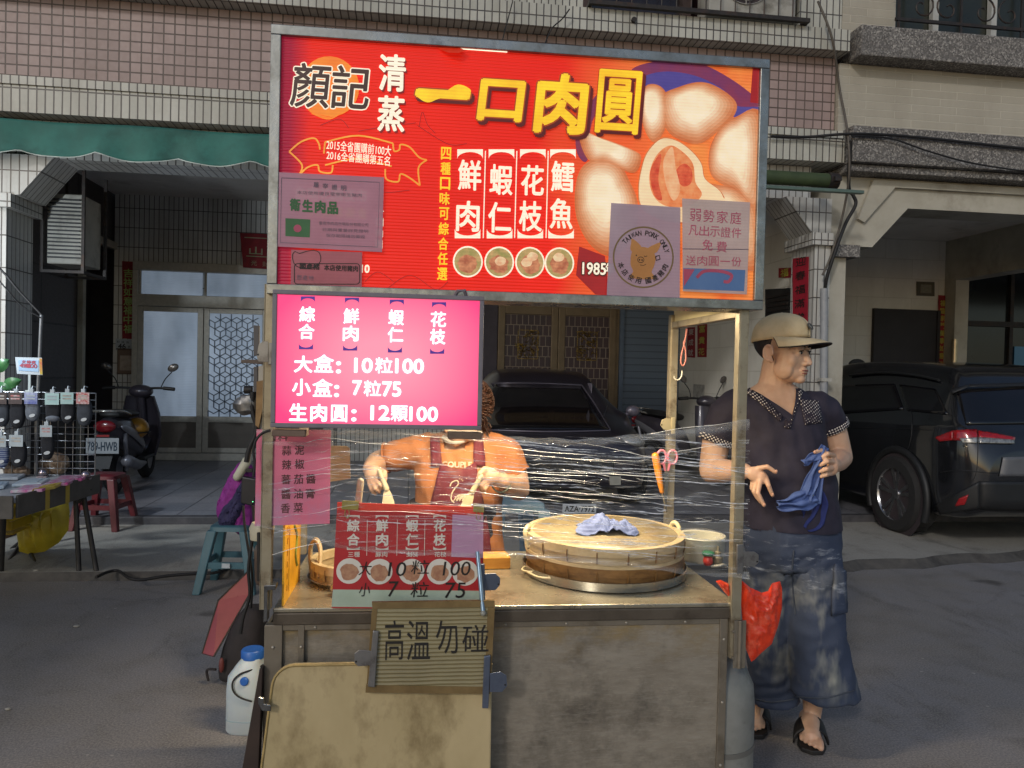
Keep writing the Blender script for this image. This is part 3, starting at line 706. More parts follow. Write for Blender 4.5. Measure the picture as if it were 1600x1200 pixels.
# potted palm in front of the dark shop glass
t = thing('potted_palm', 'dark potted palm in front of the shop glass', 'plant', (8.95, 10.3, .12))
MB().lathe([(.0, 0), (.17, 0), (.22, .36), (.2, .36), (.18, .3), (0, .3)]).build('pot', M_dark, t, smooth=50)
MB().tube([(0, 0, .3), (.02, 0, .8), (.0, .02, 1.1)], [.05, .04, .03], 8).build('trunk', M_steeldark, t, smooth=60)
b = MB()
for i in range(16):
    a = i*2.4; L = random.uniform(.6, .9)
    for q in range(14):
        s0 = q/14; p = Vector((cos(a)*L*s0, sin(a)*L*s0, 1.1+.7*s0-1.0*s0*s0*L)); d = Vector((-sin(a), cos(a), 0))
        for sg in (-1, 1):
            e_ = p+d*sg*.16*(1-s0*.6)+Vector((cos(a)*.06, sin(a)*.06, -.06)); b.add([p, p+Vector((cos(a)*.025, sin(a)*.025, 0)), e_], [(0, 1, 2)])
b.build('fronds', pm('palm_green', '#1f2f22', '#2b3d2b', .4, scale=5), t)

# ---- wires across the fronts
M_wire = pm('black_cable', '#121011', '#1c1919', .6); M_wireg = pm('grey_cable', '#5c554c', '#4d463e', .6)
def cable(label, pts, r=.012, mat=None, n=5, name='cable', cat='cable'):
    o = MB().tube(spline(pts, n), r, 7).build(name, mat or M_wire, None, smooth=80); return tag(o, label, cat)
def wp(x, y, Yp): a, b = W0.px(x, y, Yp); return (a, Yp, b)
cable('grey conduit running down the party line from the iron cage to the column', [wp(1278, 2, 6.5), wp(1300, 60, 6.5), wp(1312, 140, 6.66), wp(1324, 205, 6.5), wp(1327, 268, 6.48), wp(1318, 330, 6.62), wp(1300, 395, 6.60), wp(1285, 430, 6.62)], .011, M_wireg)
cable('black cable lying along the top of the lower pebble band', [wp(1205, 213, 6.55), wp(1260, 214, 6.55), wp(1335, 209, 6.47), wp(1430, 214, 6.47), wp(1600, 232, 6.47), wp(1680, 236, 6.47)], .013)
cable('thin black cable sagging diagonally across the lower pebble band', [wp(1330, 212, 6.46), wp(1390, 216, 6.46), wp(1450, 236, 6.45), wp(1530, 257, 6.45), wp(1660, 275, 6.45)], .008)
cable('looped black cable hanging on the cream pillar above the stone capital', [wp(1329, 220, 6.47), wp(1326, 290, 6.6), wp(1333, 305, 6.6), wp(1337, 320, 6.6), wp(1322, 348, 6.6), wp(1306, 390, 6.58), wp(1293, 430, 6.62), wp(1289, 452, 6.66)], .016)
cable('thin black wire dangling from the white band left of the iron cage', [wp(801, 2, 6.5), wp(795, 25, 6.5), wp(786, 60, 6.5), wp(781, 90, 6.5)], .005)
cable('crooked black wire hanging from the corner of the iron cage', [wp(890, 14, 6.48), wp(878, 30, 6.5), wp(862, 45, 6.5), wp(850, 72, 6.5)], .006)
x, z = W0.px(1289, 560, 6.62)
t = thing('conduit', 'grey plastic conduit pipe standing against the cream pillar', 'pipe', (x, 6.62, .06)); MB().tube([(0, 0, 0), (.0, 0, 1.2), (-.03, 0, 2.2)], .034, 12).build('tube', pm('pvc_grey', '#9a9b9d', '#87888a', .4, scale=7), t, smooth=60); MB().box(-.05, .05, -.04, .04, 1.35, 1.38).build('clamp', M_frame, t)
# ================================================================ THE FOOD CART
M_steel = pm('worn_steel', '#8c8477', '#746b5e', .42, .55, scale=5, bump=.0015, bscale=18, c3='#5b4e3e', s3=4.5, rvar=.2)
M_counter = pm('counter_steel', '#b0a894', '#968e7b', .27, .65, scale=6, bump=.0015, bscale=30, c3='#655c4c', s3=7, rvar=.25)
M_post = pm('post_steel', '#a49b86', '#8d836e', .38, .55, scale=9, c3='#5e4a35', s3=14, rvar=.2)
M_lip = pm('dark_edge_steel', '#655c51', '#534a40', .45, .5, scale=8, c3='#3a322a', s3=5)
T = NT('grimy_panel'); o_ = T.obj()
n1 = T.noise(mapped(T, o_, (1, 1, 2.2)), 5, 7, .72); n2 = T.noise(o_, 2.6, 6, .75); n3 = T.noise(mapped(T, o_, (1, 1, 5)), 26, 5, .7)
col = T.mix(T.ramp(n1, .32, .68), srgb('#958d80'), srgb('#786f62'))
col = T.mix(T.math('MULTIPLY', T.ramp(n2, .46, .66), .85), col, srgb('#453f38')); sc_ = T.noise(mapped(T, o_, (3, 1, 60), (0, .5, 0)), 6, 3, .6); col = T.mix(T.math('MULTIPLY', T.ramp(sc_, .64, .70), .5), col, srgb('#b0a89a')); col = T.mix(T.math('MULTIPLY', T.ramp(n3, .5, .8), .5), col, srgb('#a19a8e'))
sp_ = T.n('SeparateXYZ'); T.l(o_, sp_.inputs[0]); topm = T.math('MULTIPLY', T.ramp(T.math('ADD', sp_.outputs[2], T.math('MULTIPLY', n1, .18)), .74, .86), T.ramp(n1, .4, .6))
col = T.mix(T.math('MULTIPLY', topm, .8), col, srgb('#8f7848'))
T.l(col, T.b.inputs['Base Color']); T.setv('Metallic', .25); T.l(T.math('ADD', .35, T.math('MULTIPLY', n1, .4)), T.b.inputs['Roughness']); T.bump(n3, .002, .4); M_panel = T.m
cart = thing('food_cart', 'stainless steel night market food cart with open canopy frame and grimy front panel', 'food cart', **at(CART))
XL, XR, D, ZC = -.61, .667, .63, .805
MB().box(XL, XR, 0, D, ZC-.012, ZC).build('counter_top', M_counter, cart, bev=.003)
MB().box(XL, XR, -.002, .02, ZC-.045, ZC-.0125).box(XL, XL+.02, .021, D, ZC-.045, ZC-.0125).box(XR-.02, XR, .021, D, ZC-.045, ZC-.0125).build('counter_edge', M_lip, cart, bev=.003)
fb = MB(); z0, z1 = .10, ZC-.046
for a, c in ((-.632, -.585), (-.545, -.528), (.622, .646)): fb.box(a, c, .004, .03, z0, z1)
fb.box(-.585, .622, .006, .028, z1-.016, z1).box(-.585, .622, .006, .028, z0, z0+.03)
for a in (-.632, .62): fb.box(a, a+.026, D-.03, D, z0, z1)
fb.build('body_frame', M_steel, cart, bev=.002)
MB().box(-.058, .6225, .010, .018, z0+.03, z1-.016).box(-.528, -.058, .018, .024, z0+.03, z1-.016).box(-.585, -.545, .016, .022, z0+.03, z1-.016).build('front_panel', M_panel, cart)
MB().box(-.628, -.62, .031, D-.03, z0, z1).box(.636, .644, .031, D-.03, z0, z1).build('side_panel', M_panel, cart)
MB().box(-.6, .61, D-.02, D-.012, z0, z1).build('back_panel', M_panel, cart)
MB().box(-.6, .62, .03, D-.03, z0, z0+.02).build('floor_panel', M_panel, cart)
for x in (-.55, .56):
    for y in (.08, .55):
        wl = MB(); wl.lathe([(0, -.02), (.045, -.02), (.05, -.012), (.05, .012), (.045, .02), (0, .02)], (0, 0, 0), 20, Matrix.Translation((x, y, .05)) @ Matrix.Rotation(pi/2, 4, 'Y'))
        wl.box(x-.028, x-.022, y-.02, y+.02, .04, .10).box(x+.022, x+.028, y-.02, y+.02, .04, .10); wl.build('caster', M_steeldark, cart, smooth=40)
# posts
for (x, y, a) in ((.650, -.012, ZC-.155), (.650, D-.04, ZC), (-.640, -.012, ZC), (-.640, D-.04, ZC)):
    pb = MB(); pb.box(x, x+.026, y, y+.003, a, 1.66).box(x-.003, x, y-.0, y+.03, a, 1.66).box(x, x+.026, y+.012, y+.027, a, 1.66); pb.build('post', M_post, cart, bev=.0015)
rv = MB()
for x in (-.609, -.536, .634):
    for z in (.16, .34, .52, .70): rv.ell((x, .003, z), (.0045, .003, .0045), 10)
for k in range(7): rv.ell((-.50+k*.17, .005, ZC-.054), (.004, .003, .004), 10)
rv.build('rivet', M_alu, cart, smooth=60)
hg = MB(); hg.box(.655, .690, -.018, -.013, ZC-.18, ZC-.045)
for z in (ZC-.15, ZC-.075): hg.tube([(.652, -.022, z), (.652, -.012, z)], .004, 8)
hg.tube([(.672, -.016, ZC-.18), (.672, -.016, ZC-.045)], .008, 8); hg.build('hinge_plate', M_steel, cart, bev=.001)
# canopy: rails, side boards and roof
M_canopy = pm('canopy_board', '#c9bf9a', '#b7ac84', .55, scale=4, c3='#97875a', s3=3)
MB().box(.648, .676, .02, D-.04, 1.612, 1.634).box(-.64, -.612, .02, D-.04, 1.612, 1.634).box(-.612, .648, D-.06, D-.034, 1.775, 1.797).build('canopy_rail', M_post, cart, bev=.002)
MB().box(.66, .668, .1, D-.03, 1.636, 2.28).box(-.632, -.624, .1, D-.03, 1.636, 2.28).box(-.624, .66, D-.045, D-.037, 1.80, 2.28).box(-.64, .68, .1, D, 2.285, 2.30).build('canopy_panel', M_canopy, cart)
# warm tubes under the canopy
def tube_lamp(name, label, x0, x1, y, z, power, col):
    t = thing(name, label, 'lamp', tuple(CART.o+CART.ax*((x0+x1)/2)+CART.ay*y+Vector((0, 0, z))), math.degrees(CART.a)); L = (x1-x0)/2
    MB().box(-L-.02, L+.02, -.025, .025, .018, .05).box(-L-.02, -L-.004, -.018, .018, -.018, .018).box(L+.004, L+.02, -.018, .018, -.018, .018).build('fitting', pm('lamp_white', '#bdb9ad', None, .5), t)
    MB().tube([(-L-.004, 0, 0), (L+.004, 0, 0)], .013, 10).build('lamp_tube', glow('warm_tube', '#ffe2a8', 5), t, smooth=80)
    ld = bpy.data.lights.new('tube_light', 'AREA'); ld.shape = 'RECTANGLE'; ld.size = 2*L; ld.size_y = .04; ld.energy = power; ld.color = col
    lo = bpy.data.objects.new('tube_light', ld); COL.objects.link(lo); lo.parent = t; lo.location = (0, 0, -.016)
    return t
tube_lamp('lamp', 'long warm fluorescent tube under the canopy of the cart', -.35, .50, .33, 1.673, 26.0, (1.0, .80, .52))
# ---- clear film stretched round the front
T = NT('cling_film'); o_ = T.obj()
tr = T.n('BsdfTransparent'); gl = T.n('BsdfGlossy'); gl.inputs['Roughness'].default_value = .12; df = T.n('BsdfDiffuse'); df.inputs[0].default_value = (.85, .85, .82, 1)
rt = (0, .10, 0)
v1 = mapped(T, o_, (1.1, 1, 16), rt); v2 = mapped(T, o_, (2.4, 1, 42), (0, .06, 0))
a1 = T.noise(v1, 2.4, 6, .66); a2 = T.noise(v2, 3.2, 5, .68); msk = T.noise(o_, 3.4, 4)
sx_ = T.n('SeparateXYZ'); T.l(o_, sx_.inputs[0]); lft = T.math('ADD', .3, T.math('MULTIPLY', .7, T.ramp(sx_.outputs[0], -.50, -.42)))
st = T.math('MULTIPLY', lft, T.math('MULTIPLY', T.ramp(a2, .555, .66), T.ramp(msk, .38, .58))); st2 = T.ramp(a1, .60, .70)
hz = T.math('ADD', T.math('ADD', T.math('MULTIPLY', st, .72), T.math('MULTIPLY', st2, .26)), .012)  # pale streaks in the haze paint highlights onto the wrinkled film
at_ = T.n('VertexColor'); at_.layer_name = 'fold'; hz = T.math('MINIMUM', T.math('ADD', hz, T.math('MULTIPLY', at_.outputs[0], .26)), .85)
bm_ = T.n('Bump'); bm_.inputs['Distance'].default_value = .012; bm_.inputs['Strength'].default_value = .7; T.l(T.math('ADD', a1, T.math('MULTIPLY', a2, .6)), bm_.inputs['Height'])
T.l(bm_.outputs[0], gl.inputs['Normal'])
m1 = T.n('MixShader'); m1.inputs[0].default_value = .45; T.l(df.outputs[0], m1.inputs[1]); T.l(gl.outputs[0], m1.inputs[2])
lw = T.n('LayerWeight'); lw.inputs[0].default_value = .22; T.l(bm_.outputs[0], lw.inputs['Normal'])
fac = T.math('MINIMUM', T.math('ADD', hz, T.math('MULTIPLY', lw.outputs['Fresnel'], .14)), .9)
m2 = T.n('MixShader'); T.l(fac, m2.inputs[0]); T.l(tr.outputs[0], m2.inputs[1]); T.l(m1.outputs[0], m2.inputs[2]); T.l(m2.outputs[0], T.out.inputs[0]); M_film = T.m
film = thing('plastic_film', 'clear wrinkled plastic film stretched across the cart front between its posts', 'film', **at(CART))
top = [(400, 669), (470, 671), (530, 672), (640, 675), (700, 677), (760, 681), (850, 684), (905, 686), (960, 682), (1020, 676), (1090, 668), (1135, 660), (1171, 655)]
bot = [(400, 823), (470, 838), (530, 856), (600, 864), (680, 868), (757, 870), (830, 872), (905, 878), (980, 886), (1040, 893), (1090, 899), (1135, 902), (1171, 905)]
tp = spline([Vector((*CART.px(x, y, -.022), 0)) for x, y in top], 8); bp = spline([Vector((*CART.px(x, y, -.022), 0)) for x, y in bot], 8)
nu, nv = len(tp)-1, 44
def fpos(i, j):
    t = j/nv; a = tp[i].lerp(bp[i], t); u = i/nu
    y = -.022+.004*sin(a.y*170+a.x*9+2*sin(a.x*4))*(.4+sin(a.x*6+1)**2)+.003*sin(a.y*420+a.x*21)
    return (a.x, min(y, -.0165), a.y+.002*sin(a.x*60+j))
fm = MB(); fm.grid(lambda u, v: fpos(round(u*nu), round(v*nv)), nu, nv)
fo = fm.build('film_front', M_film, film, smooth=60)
ca = fo.data.color_attributes.new('fold', 'FLOAT_COLOR', 'POINT')
for i in range(nu+1):
    for j in range(nv+1):
        e = 1.0 if j in (0, 1) else (.55 if j == 2 else 0)
        if j >= nv-1: e = .7
        ca.data[i*(nv+1)+j].color = (e, e, e, 1)
cr_m = MB(); random.seed(5)
def crease_highlight(x, y, L, r, sl):
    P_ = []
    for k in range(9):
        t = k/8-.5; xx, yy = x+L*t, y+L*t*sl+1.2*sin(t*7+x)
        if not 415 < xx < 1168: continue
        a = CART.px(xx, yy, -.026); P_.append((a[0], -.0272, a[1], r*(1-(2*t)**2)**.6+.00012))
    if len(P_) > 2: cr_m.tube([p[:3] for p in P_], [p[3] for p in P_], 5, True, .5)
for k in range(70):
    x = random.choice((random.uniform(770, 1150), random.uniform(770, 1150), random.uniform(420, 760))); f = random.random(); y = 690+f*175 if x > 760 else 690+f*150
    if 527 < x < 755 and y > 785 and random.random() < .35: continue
    crease_highlight(x, y, random.choice((25, 40, 70, 110, 170))*random.uniform(.6, 1.2), random.choice((.0003, .0004, .0006, .0009, .0013)), random.gauss(.085, .05)-(.22 if x < 520 else 0))
for x, y, L, r_, sl in ((850, 705, 170, .0014, .10), (900, 716, 210, .0012, .06), (830, 738, 200, .0016, .07), (960, 742, 240, .0013, .05), (800, 775, 160, .0014, .12), (890, 770, 240, .0013, .09), (840, 800, 200, .0011, .12), (800, 822, 120, .0012, .14), (1000, 776, 150, .0009, .07), (1090, 700, 120, .0010, -.12), (620, 800, 150, .0009, .05), (690, 812, 120, .0009, .06), (560, 690, 120, .0013, .1), (700, 683, 160, .0013, .06), (470, 855, 120, .0011, -.25), (1080, 668, 130, .0012, -.14)): crease_highlight(x, y, L, r_, sl)
T = NT('film_crease_highlight'); T.setv('Base Color', (.86, .92, 1.0)); T.setv('Roughness', .2); T.setv('Specular IOR Level', .9); T.setv('Transmission Weight', .15)  # pale tubes stand in for lamp highlights along the film wrinkles
cr_m.build('crease_highlight', T.m, film, smooth=80)
T = NT('film_painted_glint'); o_ = T.obj(); T.setv('Base Color', (.88, .92, .98)); T.setv('Roughness', .16); T.setv('Specular IOR Level', 1.0)  # white ribbons with broken alpha: bright highlights painted on the film
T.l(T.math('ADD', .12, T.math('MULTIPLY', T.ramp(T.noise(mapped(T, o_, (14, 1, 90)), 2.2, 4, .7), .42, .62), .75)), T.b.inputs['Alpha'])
gm = MB()
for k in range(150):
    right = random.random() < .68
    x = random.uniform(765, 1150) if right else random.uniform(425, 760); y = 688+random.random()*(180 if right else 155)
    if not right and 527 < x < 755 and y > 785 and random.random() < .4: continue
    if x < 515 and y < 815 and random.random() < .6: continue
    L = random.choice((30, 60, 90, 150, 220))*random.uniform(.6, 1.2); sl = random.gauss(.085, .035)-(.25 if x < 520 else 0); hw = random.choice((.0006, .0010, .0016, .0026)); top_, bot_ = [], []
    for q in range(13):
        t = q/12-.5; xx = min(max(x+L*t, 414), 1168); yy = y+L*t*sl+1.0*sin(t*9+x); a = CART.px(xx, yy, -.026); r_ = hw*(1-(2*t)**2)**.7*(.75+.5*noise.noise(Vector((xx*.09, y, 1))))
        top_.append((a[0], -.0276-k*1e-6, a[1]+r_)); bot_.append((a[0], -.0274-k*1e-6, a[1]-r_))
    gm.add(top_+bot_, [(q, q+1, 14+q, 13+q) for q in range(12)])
gm.build('painted_glint', T.m, film, smooth=80)
M_tape = pm('clear_tape', '#8f8f86', '#7c7c74', .3, scale=20)
MB().prism(pxpoly(CART, -.03, [(952, 744), (970, 744), (970, 758), (953, 758)]), -.030, -.0295).build('tape_patch', M_tape, film)

# ---- big red lightbox sign
Z0, Z1, SX0, SX1 = 1.632, 2.322, -.633, .704
sign = thing('signboard', 'large red backlit signboard with yellow writing and dumpling picture above the cart', 'signboard', **at(CART))
M_alf = pm('scuffed_aluminium', '#a3a39d', '#83837e', .30, .85, scale=14, bump=.001, bscale=40, c3='#6c6a64', s3=11, rvar=.25)
fw = .026
MB().box(SX0, SX1, -.036, .09, Z1-fw, Z1).build('frame_top', M_alf, sign, bev=.002)
MB().box(SX0, SX1, -.036, .09, Z0, Z0+fw).build('frame_bottom', M_alf, sign, bev=.002)
MB().box(SX0, SX0+fw, -.0365, .088, Z0+fw, Z1-fw).build('frame_side', M_alf, sign, bev=.002)
MB().box(SX1-fw, SX1, -.0365, .088, Z0+fw, Z1-fw).build('frame_side', M_alf, sign, bev=.002)
MB().box(SX0+.005, SX1-.005, .088, .094, Z0+.005, Z1-.005).build('back_sheet', M_canopy, sign)
EM = .50
T = NT('sign_print'); o_ = T.obj(); sp_ = T.n('SeparateXYZ'); T.l(o_, sp_.inputs[0])
nz = T.noise(o_, 2.2, 3)
g1 = T.ramp(T.math('ADD', sp_.outputs[0], T.math('MULTIPLY', T.math('SUBTRACT', nz, .5), .5)), .10, .42)
col = T.mix(T.math('MULTIPLY', T.ramp(T.noise(o_, 4, 3), .3, .7), .35), srgb('#e62512'), srgb('#c81a10'))
col = T.mix(g1, col, srgb('#e88640')); col = T.mix(T.math('MULTIPLY', g1, T.ramp(T.noise(o_, 6.5, 3), .45, .62)), col, srgb('#e0622c'))
edge = T.ramp(sp_.outputs[0], -.585, -.53); col = T.mix(T.math('SUBTRACT', 1, edge), col, srgb('#9a1030'))
T.l(col, T.b.inputs['Base Color']); T.l(col, T.b.inputs['Emission Color'])
rb = T.math('SINE', T.math('MULTIPLY', sp_.outputs[2], 2*pi/.0086)); T.bump(rb, .0012, .5)
T.l(T.math('MULTIPLY', T.math('ADD', .88, T.math('MULTIPLY', rb, .12)), EM), T.b.inputs['Emission Strength']); T.setv('Roughness', .32); M_sface = T.m
MB().box(SX0+fw-.001, SX1-fw+.001, -.024, -.020, Z0+fw-.001, Z1-fw+.001).build('printed_face', M_sface, sign)
def ink(name, c, c2=None, e=EM, scale=6):
    """backlit printing ink: same corrugated sheet behind, so the same fine ribs"""
    if name in MC: return MC[name]
    T = NT(name); o_ = T.obj(); sp_ = T.n('SeparateXYZ'); T.l(o_, sp_.inputs[0]); c = srgb(c)
    col = T.mix(T.ramp(T.noise(o_, scale, 4), .32, .68), c, srgb(c2) if c2 else tuple(q*.88 for q in c))
    T.l(col, T.b.inputs['Base Color']); T.l(col, T.b.inputs['Emission Color'])
    rb = T.math('SINE', T.math('MULTIPLY', sp_.outputs[2], 2*pi/.0086))
    T.l(T.math('MULTIPLY', T.math('ADD', .88, T.math('MULTIPLY', rb, .12)), e), T.b.inputs['Emission Strength']); T.setv('Roughness', .35); MC[name] = T.m; return T.m
YS = -.0255
def art(name, matl, fn, parent=sign, yl=YS):
    b = MB(); fn(b); return b.build(name, matl, parent)
# picture side: swoosh, dumplings
art('swoosh', ink('purple_ink', '#6a2f5e', '#8a3348', EM*.75, 9), lambda b: (blob(b, CART, YS, [(985, 112), (1020, 97), (1085, 97), (1140, 122), (1188, 160), (1188, 182), (1150, 178), (1120, 140), (1060, 128), (1010, 140)], 0), blob(b, CART, YS, [(900, 200), (915, 170), (960, 118), (985, 112), (955, 150), (925, 190), (918, 250), (902, 240)], .0002)))
art('swoosh', ink('indigo_ink', '#453a86', '#5a4a90', EM*.7, 9), lambda b: blob(b, CART, YS, [(1000, 125), (1035, 112), (1085, 118), (1130, 140), (1150, 165), (1190, 168), (1190, 185), (1130, 180), (1100, 160), (1060, 150), (1025, 150)], .0004))
art('swoosh', ink('crimson_ink', '#8f1418', '#a81c1c', EM*.7), lambda b: (b.add([(x, YS-.0003, z) for x, z in pxpoly(CART, YS, [(1176, 106), (1189, 108), (1189, 162), (1172, 160)])], [(0, 1, 2, 3)]), b.add([(x, YS-.0003, z) for x, z in pxpoly(CART, YS, [(905, 385), (945, 400), (952, 462), (930, 460), (900, 430)])], [(0, 1, 2, 3, 4)])))
M_d0 = ink('bun_edge', '#cf7f48', '#bf6434', EM*.9, 12); M_d3 = ink('bun_light', '#ecd3a8', '#e6c496', EM*.95, 14)
buns = [[(1005, 140), (1025, 132), (1042, 150), (1040, 200), (1020, 222), (1003, 190)],
        [(1030, 152), (1060, 136), (1095, 128), (1125, 138), (1150, 160), (1146, 182), (1122, 205), (1090, 225), (1050, 212), (1034, 185)],
        [(1108, 235), (1125, 200), (1150, 182), (1189, 180), (1188, 330), (1150, 300), (1112, 275)],
        [(905, 205), (940, 215), (985, 232), (1002, 245), (990, 270), (950, 255), (918, 248)],
        [(898, 300), (908, 262), (935, 246), (965, 252), (985, 285), (997, 320), (990, 370), (960, 400), (925, 385), (902, 345)],
        [(1090, 290), (1125, 288), (1160, 298), (1186, 335), (1186, 420), (1120, 400), (1075, 340)]]
def shrink(p, f, dx=0, dy=0):
    cx = sum(a for a, _ in p)/len(p); cy = sum(c for _, c in p)/len(p); return [(cx+(a-cx)*f+dx, cy+(c-cy)*f+dy) for a, c in p]
def hexmix(a, c, t): A_ = [int(a[i:i+2], 16) for i in (1, 3, 5)]; C_ = [int(c[i:i+2], 16) for i in (1, 3, 5)]; return '#%02x%02x%02x' % tuple(round(x+(y-x)*t) for x, y in zip(A_, C_))
for k in range(9):
    t = k/8; mm = ink('bun_tone_%d' % k, hexmix('#cf7c4a', '#f4e6c8', min(1, t*1.3)), hexmix('#c0622f', '#ead0a8', min(1, t*1.1)), EM*(.88+.07*t), 13)
    for i, p in enumerate(buns): art('dumpling_print', mm, lambda b: blob(b, CART, YS, shrink(p, 1-.075*k, -.7*k, -1.25*k+.2*i), .0008+.0002*k+.00001*i))
op = [(998, 295), (1003, 262), (1012, 238), (1032, 218), (1055, 220), (1078, 235), (1095, 256), (1101, 280), (1125, 300), (1130, 325), (1095, 345), (1040, 345), (1004, 325)]
art('dumpling_print', M_d0, lambda b: blob(b, CART, YS, shrink(op, 1.03), .0024)); art('dumpling_print', M_d3, lambda b: blob(b, CART, YS, op, .0027))
art('filling_print', ink('filling', '#d9713a', '#e89a62', EM*.85, 45), lambda b: blob(b, CART, YS, [(1014, 275), (1024, 245), (1045, 228), (1064, 236), (1082, 256), (1086, 285), (1096, 305), (1075, 322), (1040, 322), (1020, 305)], .0030))
art('filling_print', ink('filling_red', '#c4391f', '#d9623a', EM*.85, 50), lambda b: (blob(b, CART, YS, [(1055, 268), (1068, 256), (1080, 266), (1080, 285), (1068, 292), (1058, 282)], .0033), blob(b, CART, YS, [(1015, 272), (1026, 246), (1033, 244), (1028, 280), (1034, 312), (1022, 306)], .0033)))
art('filling_print', ink('filling_pale', '#ecb888', '#e09a68', EM*.85, 40), lambda b: blob(b, CART, YS, [(1036, 252), (1050, 230), (1055, 262), (1062, 296), (1052, 314), (1040, 290)], .0034))
# shop emblem: sun disc and dark brush characters
art('sun_disc', ink('sun_orange', '#ef8d1e', '#e67414', EM, 14), lambda b: (disc(b, CART, YS, (516, 135), 45, 47, .0006), [line(b, CART, YS, [(478+i*3, 168+i*3), (515, 178+i*2.6), (552-i*3, 160+i*3)], 2, .0004) for i in range(4)]))
M_white = ink('white_ink', '#f6ecd4', '#efe2c6', EM*1.15, 5); M_brown = ink('brown_ink', '#3a231a', '#4a2c20', EM*.5); M_yel = ink('yellow_ink', '#f6cf24', '#edb41a', EM*1.05, 12); M_or = ink('orange_edge', '#b8490f', '#a5400f', EM*.6)
for matl, bo, of in ((M_white, .045, .0012), (M_brown, .014, .0018)):
    art('emblem_lettering', matl, lambda b: (word(b, CART, YS, '顏', (486, 134), 58, 68, of, bo, .08), word(b, CART, YS, '記', (548, 137), 58, 66, of, bo, .08)))
for matl, bo, of, dx, dy in ((ink('shadow_red', '#8f100c', None, EM*.5), .03, .0008, 2, 3), (M_white, .03, .0012, 0, 0)):
    art('title_lettering', matl, lambda b: (word(b, CART, YS, '清', (613+dx, 114+dy), 40, 56, of, bo), word(b, CART, YS, '蒸', (611+dx, 178+dy), 40, 54, of, bo)))
tt = (('一', (692, 148), 80, 20, .16), ('口', (783, 158), 66, 60, .10), ('肉', (877, 163), 76, 88, .08), ('圓', (966, 160), 66, 96, .06))
for matl, bo, of, dx, dy in ((ink('shadow_dark', '#6f1a0e', '#5f120a', EM*.4), .042, .0036, 4, 5), (M_or, .040, .0040, 0, 0), (M_yel, .024, .0046, 0, 0)):
    art('title_lettering', matl, lambda b: [word(b, CART, YS, ch, (c[0]+dx, c[1]+dy), w_, h_, of, bo*(1.0 if ch == '圓' else 1.55), sl_) for ch, c, w_, h_, sl_ in tt])
b = MB(); blob(b, CART, YS, [(651, 150), (660, 141), (690, 146), (715, 133), (735, 141), (728, 150), (690, 154), (668, 161)], .0046); b.build('title_lettering', M_yel, sign)
# ribbon with award text
rbn = [[(508, 222), (560, 212), (614, 224)], [(508, 258), (560, 248), (612, 260)], [(452, 237), (470, 222), (490, 216), (498, 224), (500, 234)], [(452, 237), (472, 258), (466, 276)], [(466, 276), (480, 262), (496, 258), (500, 268), (517, 270), (520, 258)],
       [(614, 224), (616, 236), (624, 234), (626, 226), (640, 230), (655, 246), (667, 250)], [(667, 250), (654, 262), (656, 290)], [(656, 290), (640, 278), (626, 272), (622, 284), (604, 280), (602, 264)], [(508, 222), (506, 240)]]
art('ribbon_print', ink('ribbon_yellow', '#eda63a', '#e08a2a', EM), lambda b: [line(b, CART, YS, l_, 2.6, .0006) for l_ in rbn])
art('award_lettering', M_white, lambda b: (word(b, CART, YS, '2015全省團購前100大', (561, 231), 100, 16, .0010, .012, 0, -.05), word(b, CART, YS, '2016全省團購第五名', (560, 247), 98, 15, .0010, .012, 0, -.05)))
art('tower_print', ink('dark_red_ink', '#b5170e', '#a8140c', EM*.75), lambda b: [line(b, CART, YS, l_, 1.3, .0003) for l_ in ([(655, 198), (660, 175), (668, 195), (680, 208)], [(560, 205), (600, 198), (650, 192)], [(652, 196), (700, 225), (730, 224)], [(548, 300), (580, 285), (600, 300), (640, 297)], [(600, 455), (640, 430), (680, 452), (700, 440)], [(570, 440), (590, 425), (615, 440)], [(500, 196), (530, 186), (545, 200)])])
art('flavour_lettering', M_yel, lambda b: chars(b, CART, YS, '四種口味可綜合任選', (697, 240), (691, 428), 15, 19, .0014, .03))
# four flavour cells
def bracket(b, fr, yl, c, w_, h_, down, off):
    """solid bracket: flat outer side, concave inner side"""
    x0, x1 = c[0]-w_/2, c[0]+w_/2; s_ = 1 if down else -1
    q = [(x0, c[1]-s_*h_/2), (x1, c[1]-s_*h_/2), (x1, c[1]+s_*h_/2)]+[(c[0]+w_*.5*cos(pi*k/10), c[1]+s_*(h_/2-h_*.72*sin(pi*k/10))) for k in range(0, 11)]+[(x0, c[1]+s_*h_/2)]
    P_ = pxpoly(fr, yl, q); mid = [pxpoly(fr, yl, [(x0+(x1-x0)*(1-k/10), c[1]-s_*h_/2)])[0] for k in range(11)]; arc = pxpoly(fr, yl, q[3:14])
    vs = [(a, yl-off, e_) for a, e_ in mid]+[(a, yl-off, e_) for a, e_ in arc]; b.add(vs, [(k, k+1, 12+k, 11+k) for k in range(10)])
def cells(b):
    for (x1, y1, x2, y2, c1, c2) in ((734, 274, 731, 338, '鮮', '肉'), (783, 281, 781, 340, '蝦', '仁'), (832, 282, 829, 338, '花', '枝'), (879, 276, 877, 334, '鱈', '魚')):
        word(b, CART, YS, c1, (x1, y1), 35, 46, .0014, .024); word(b, CART, YS, c2, (x2, y2), 35, 46, .0014, .024)
        bracket(b, CART, YS, (x1+.5, 241), 40, 15, True, .0014); bracket(b, CART, YS, (x2-.5, 365), 40, 15, False, .0014)
    for x in (758, 807, 856): line(b, CART, YS, [(x+.5, 236), (x-3, 372)], 1.6, .0014, 0)
art('flavour_lettering', M_white, cells)
art('dish_print', M_white, lambda b: [disc(b, CART, YS, (x, 409+i*.7), 23.5, 24.5, .0010) for i, x in enumerate((731, 780, 828, 874))])
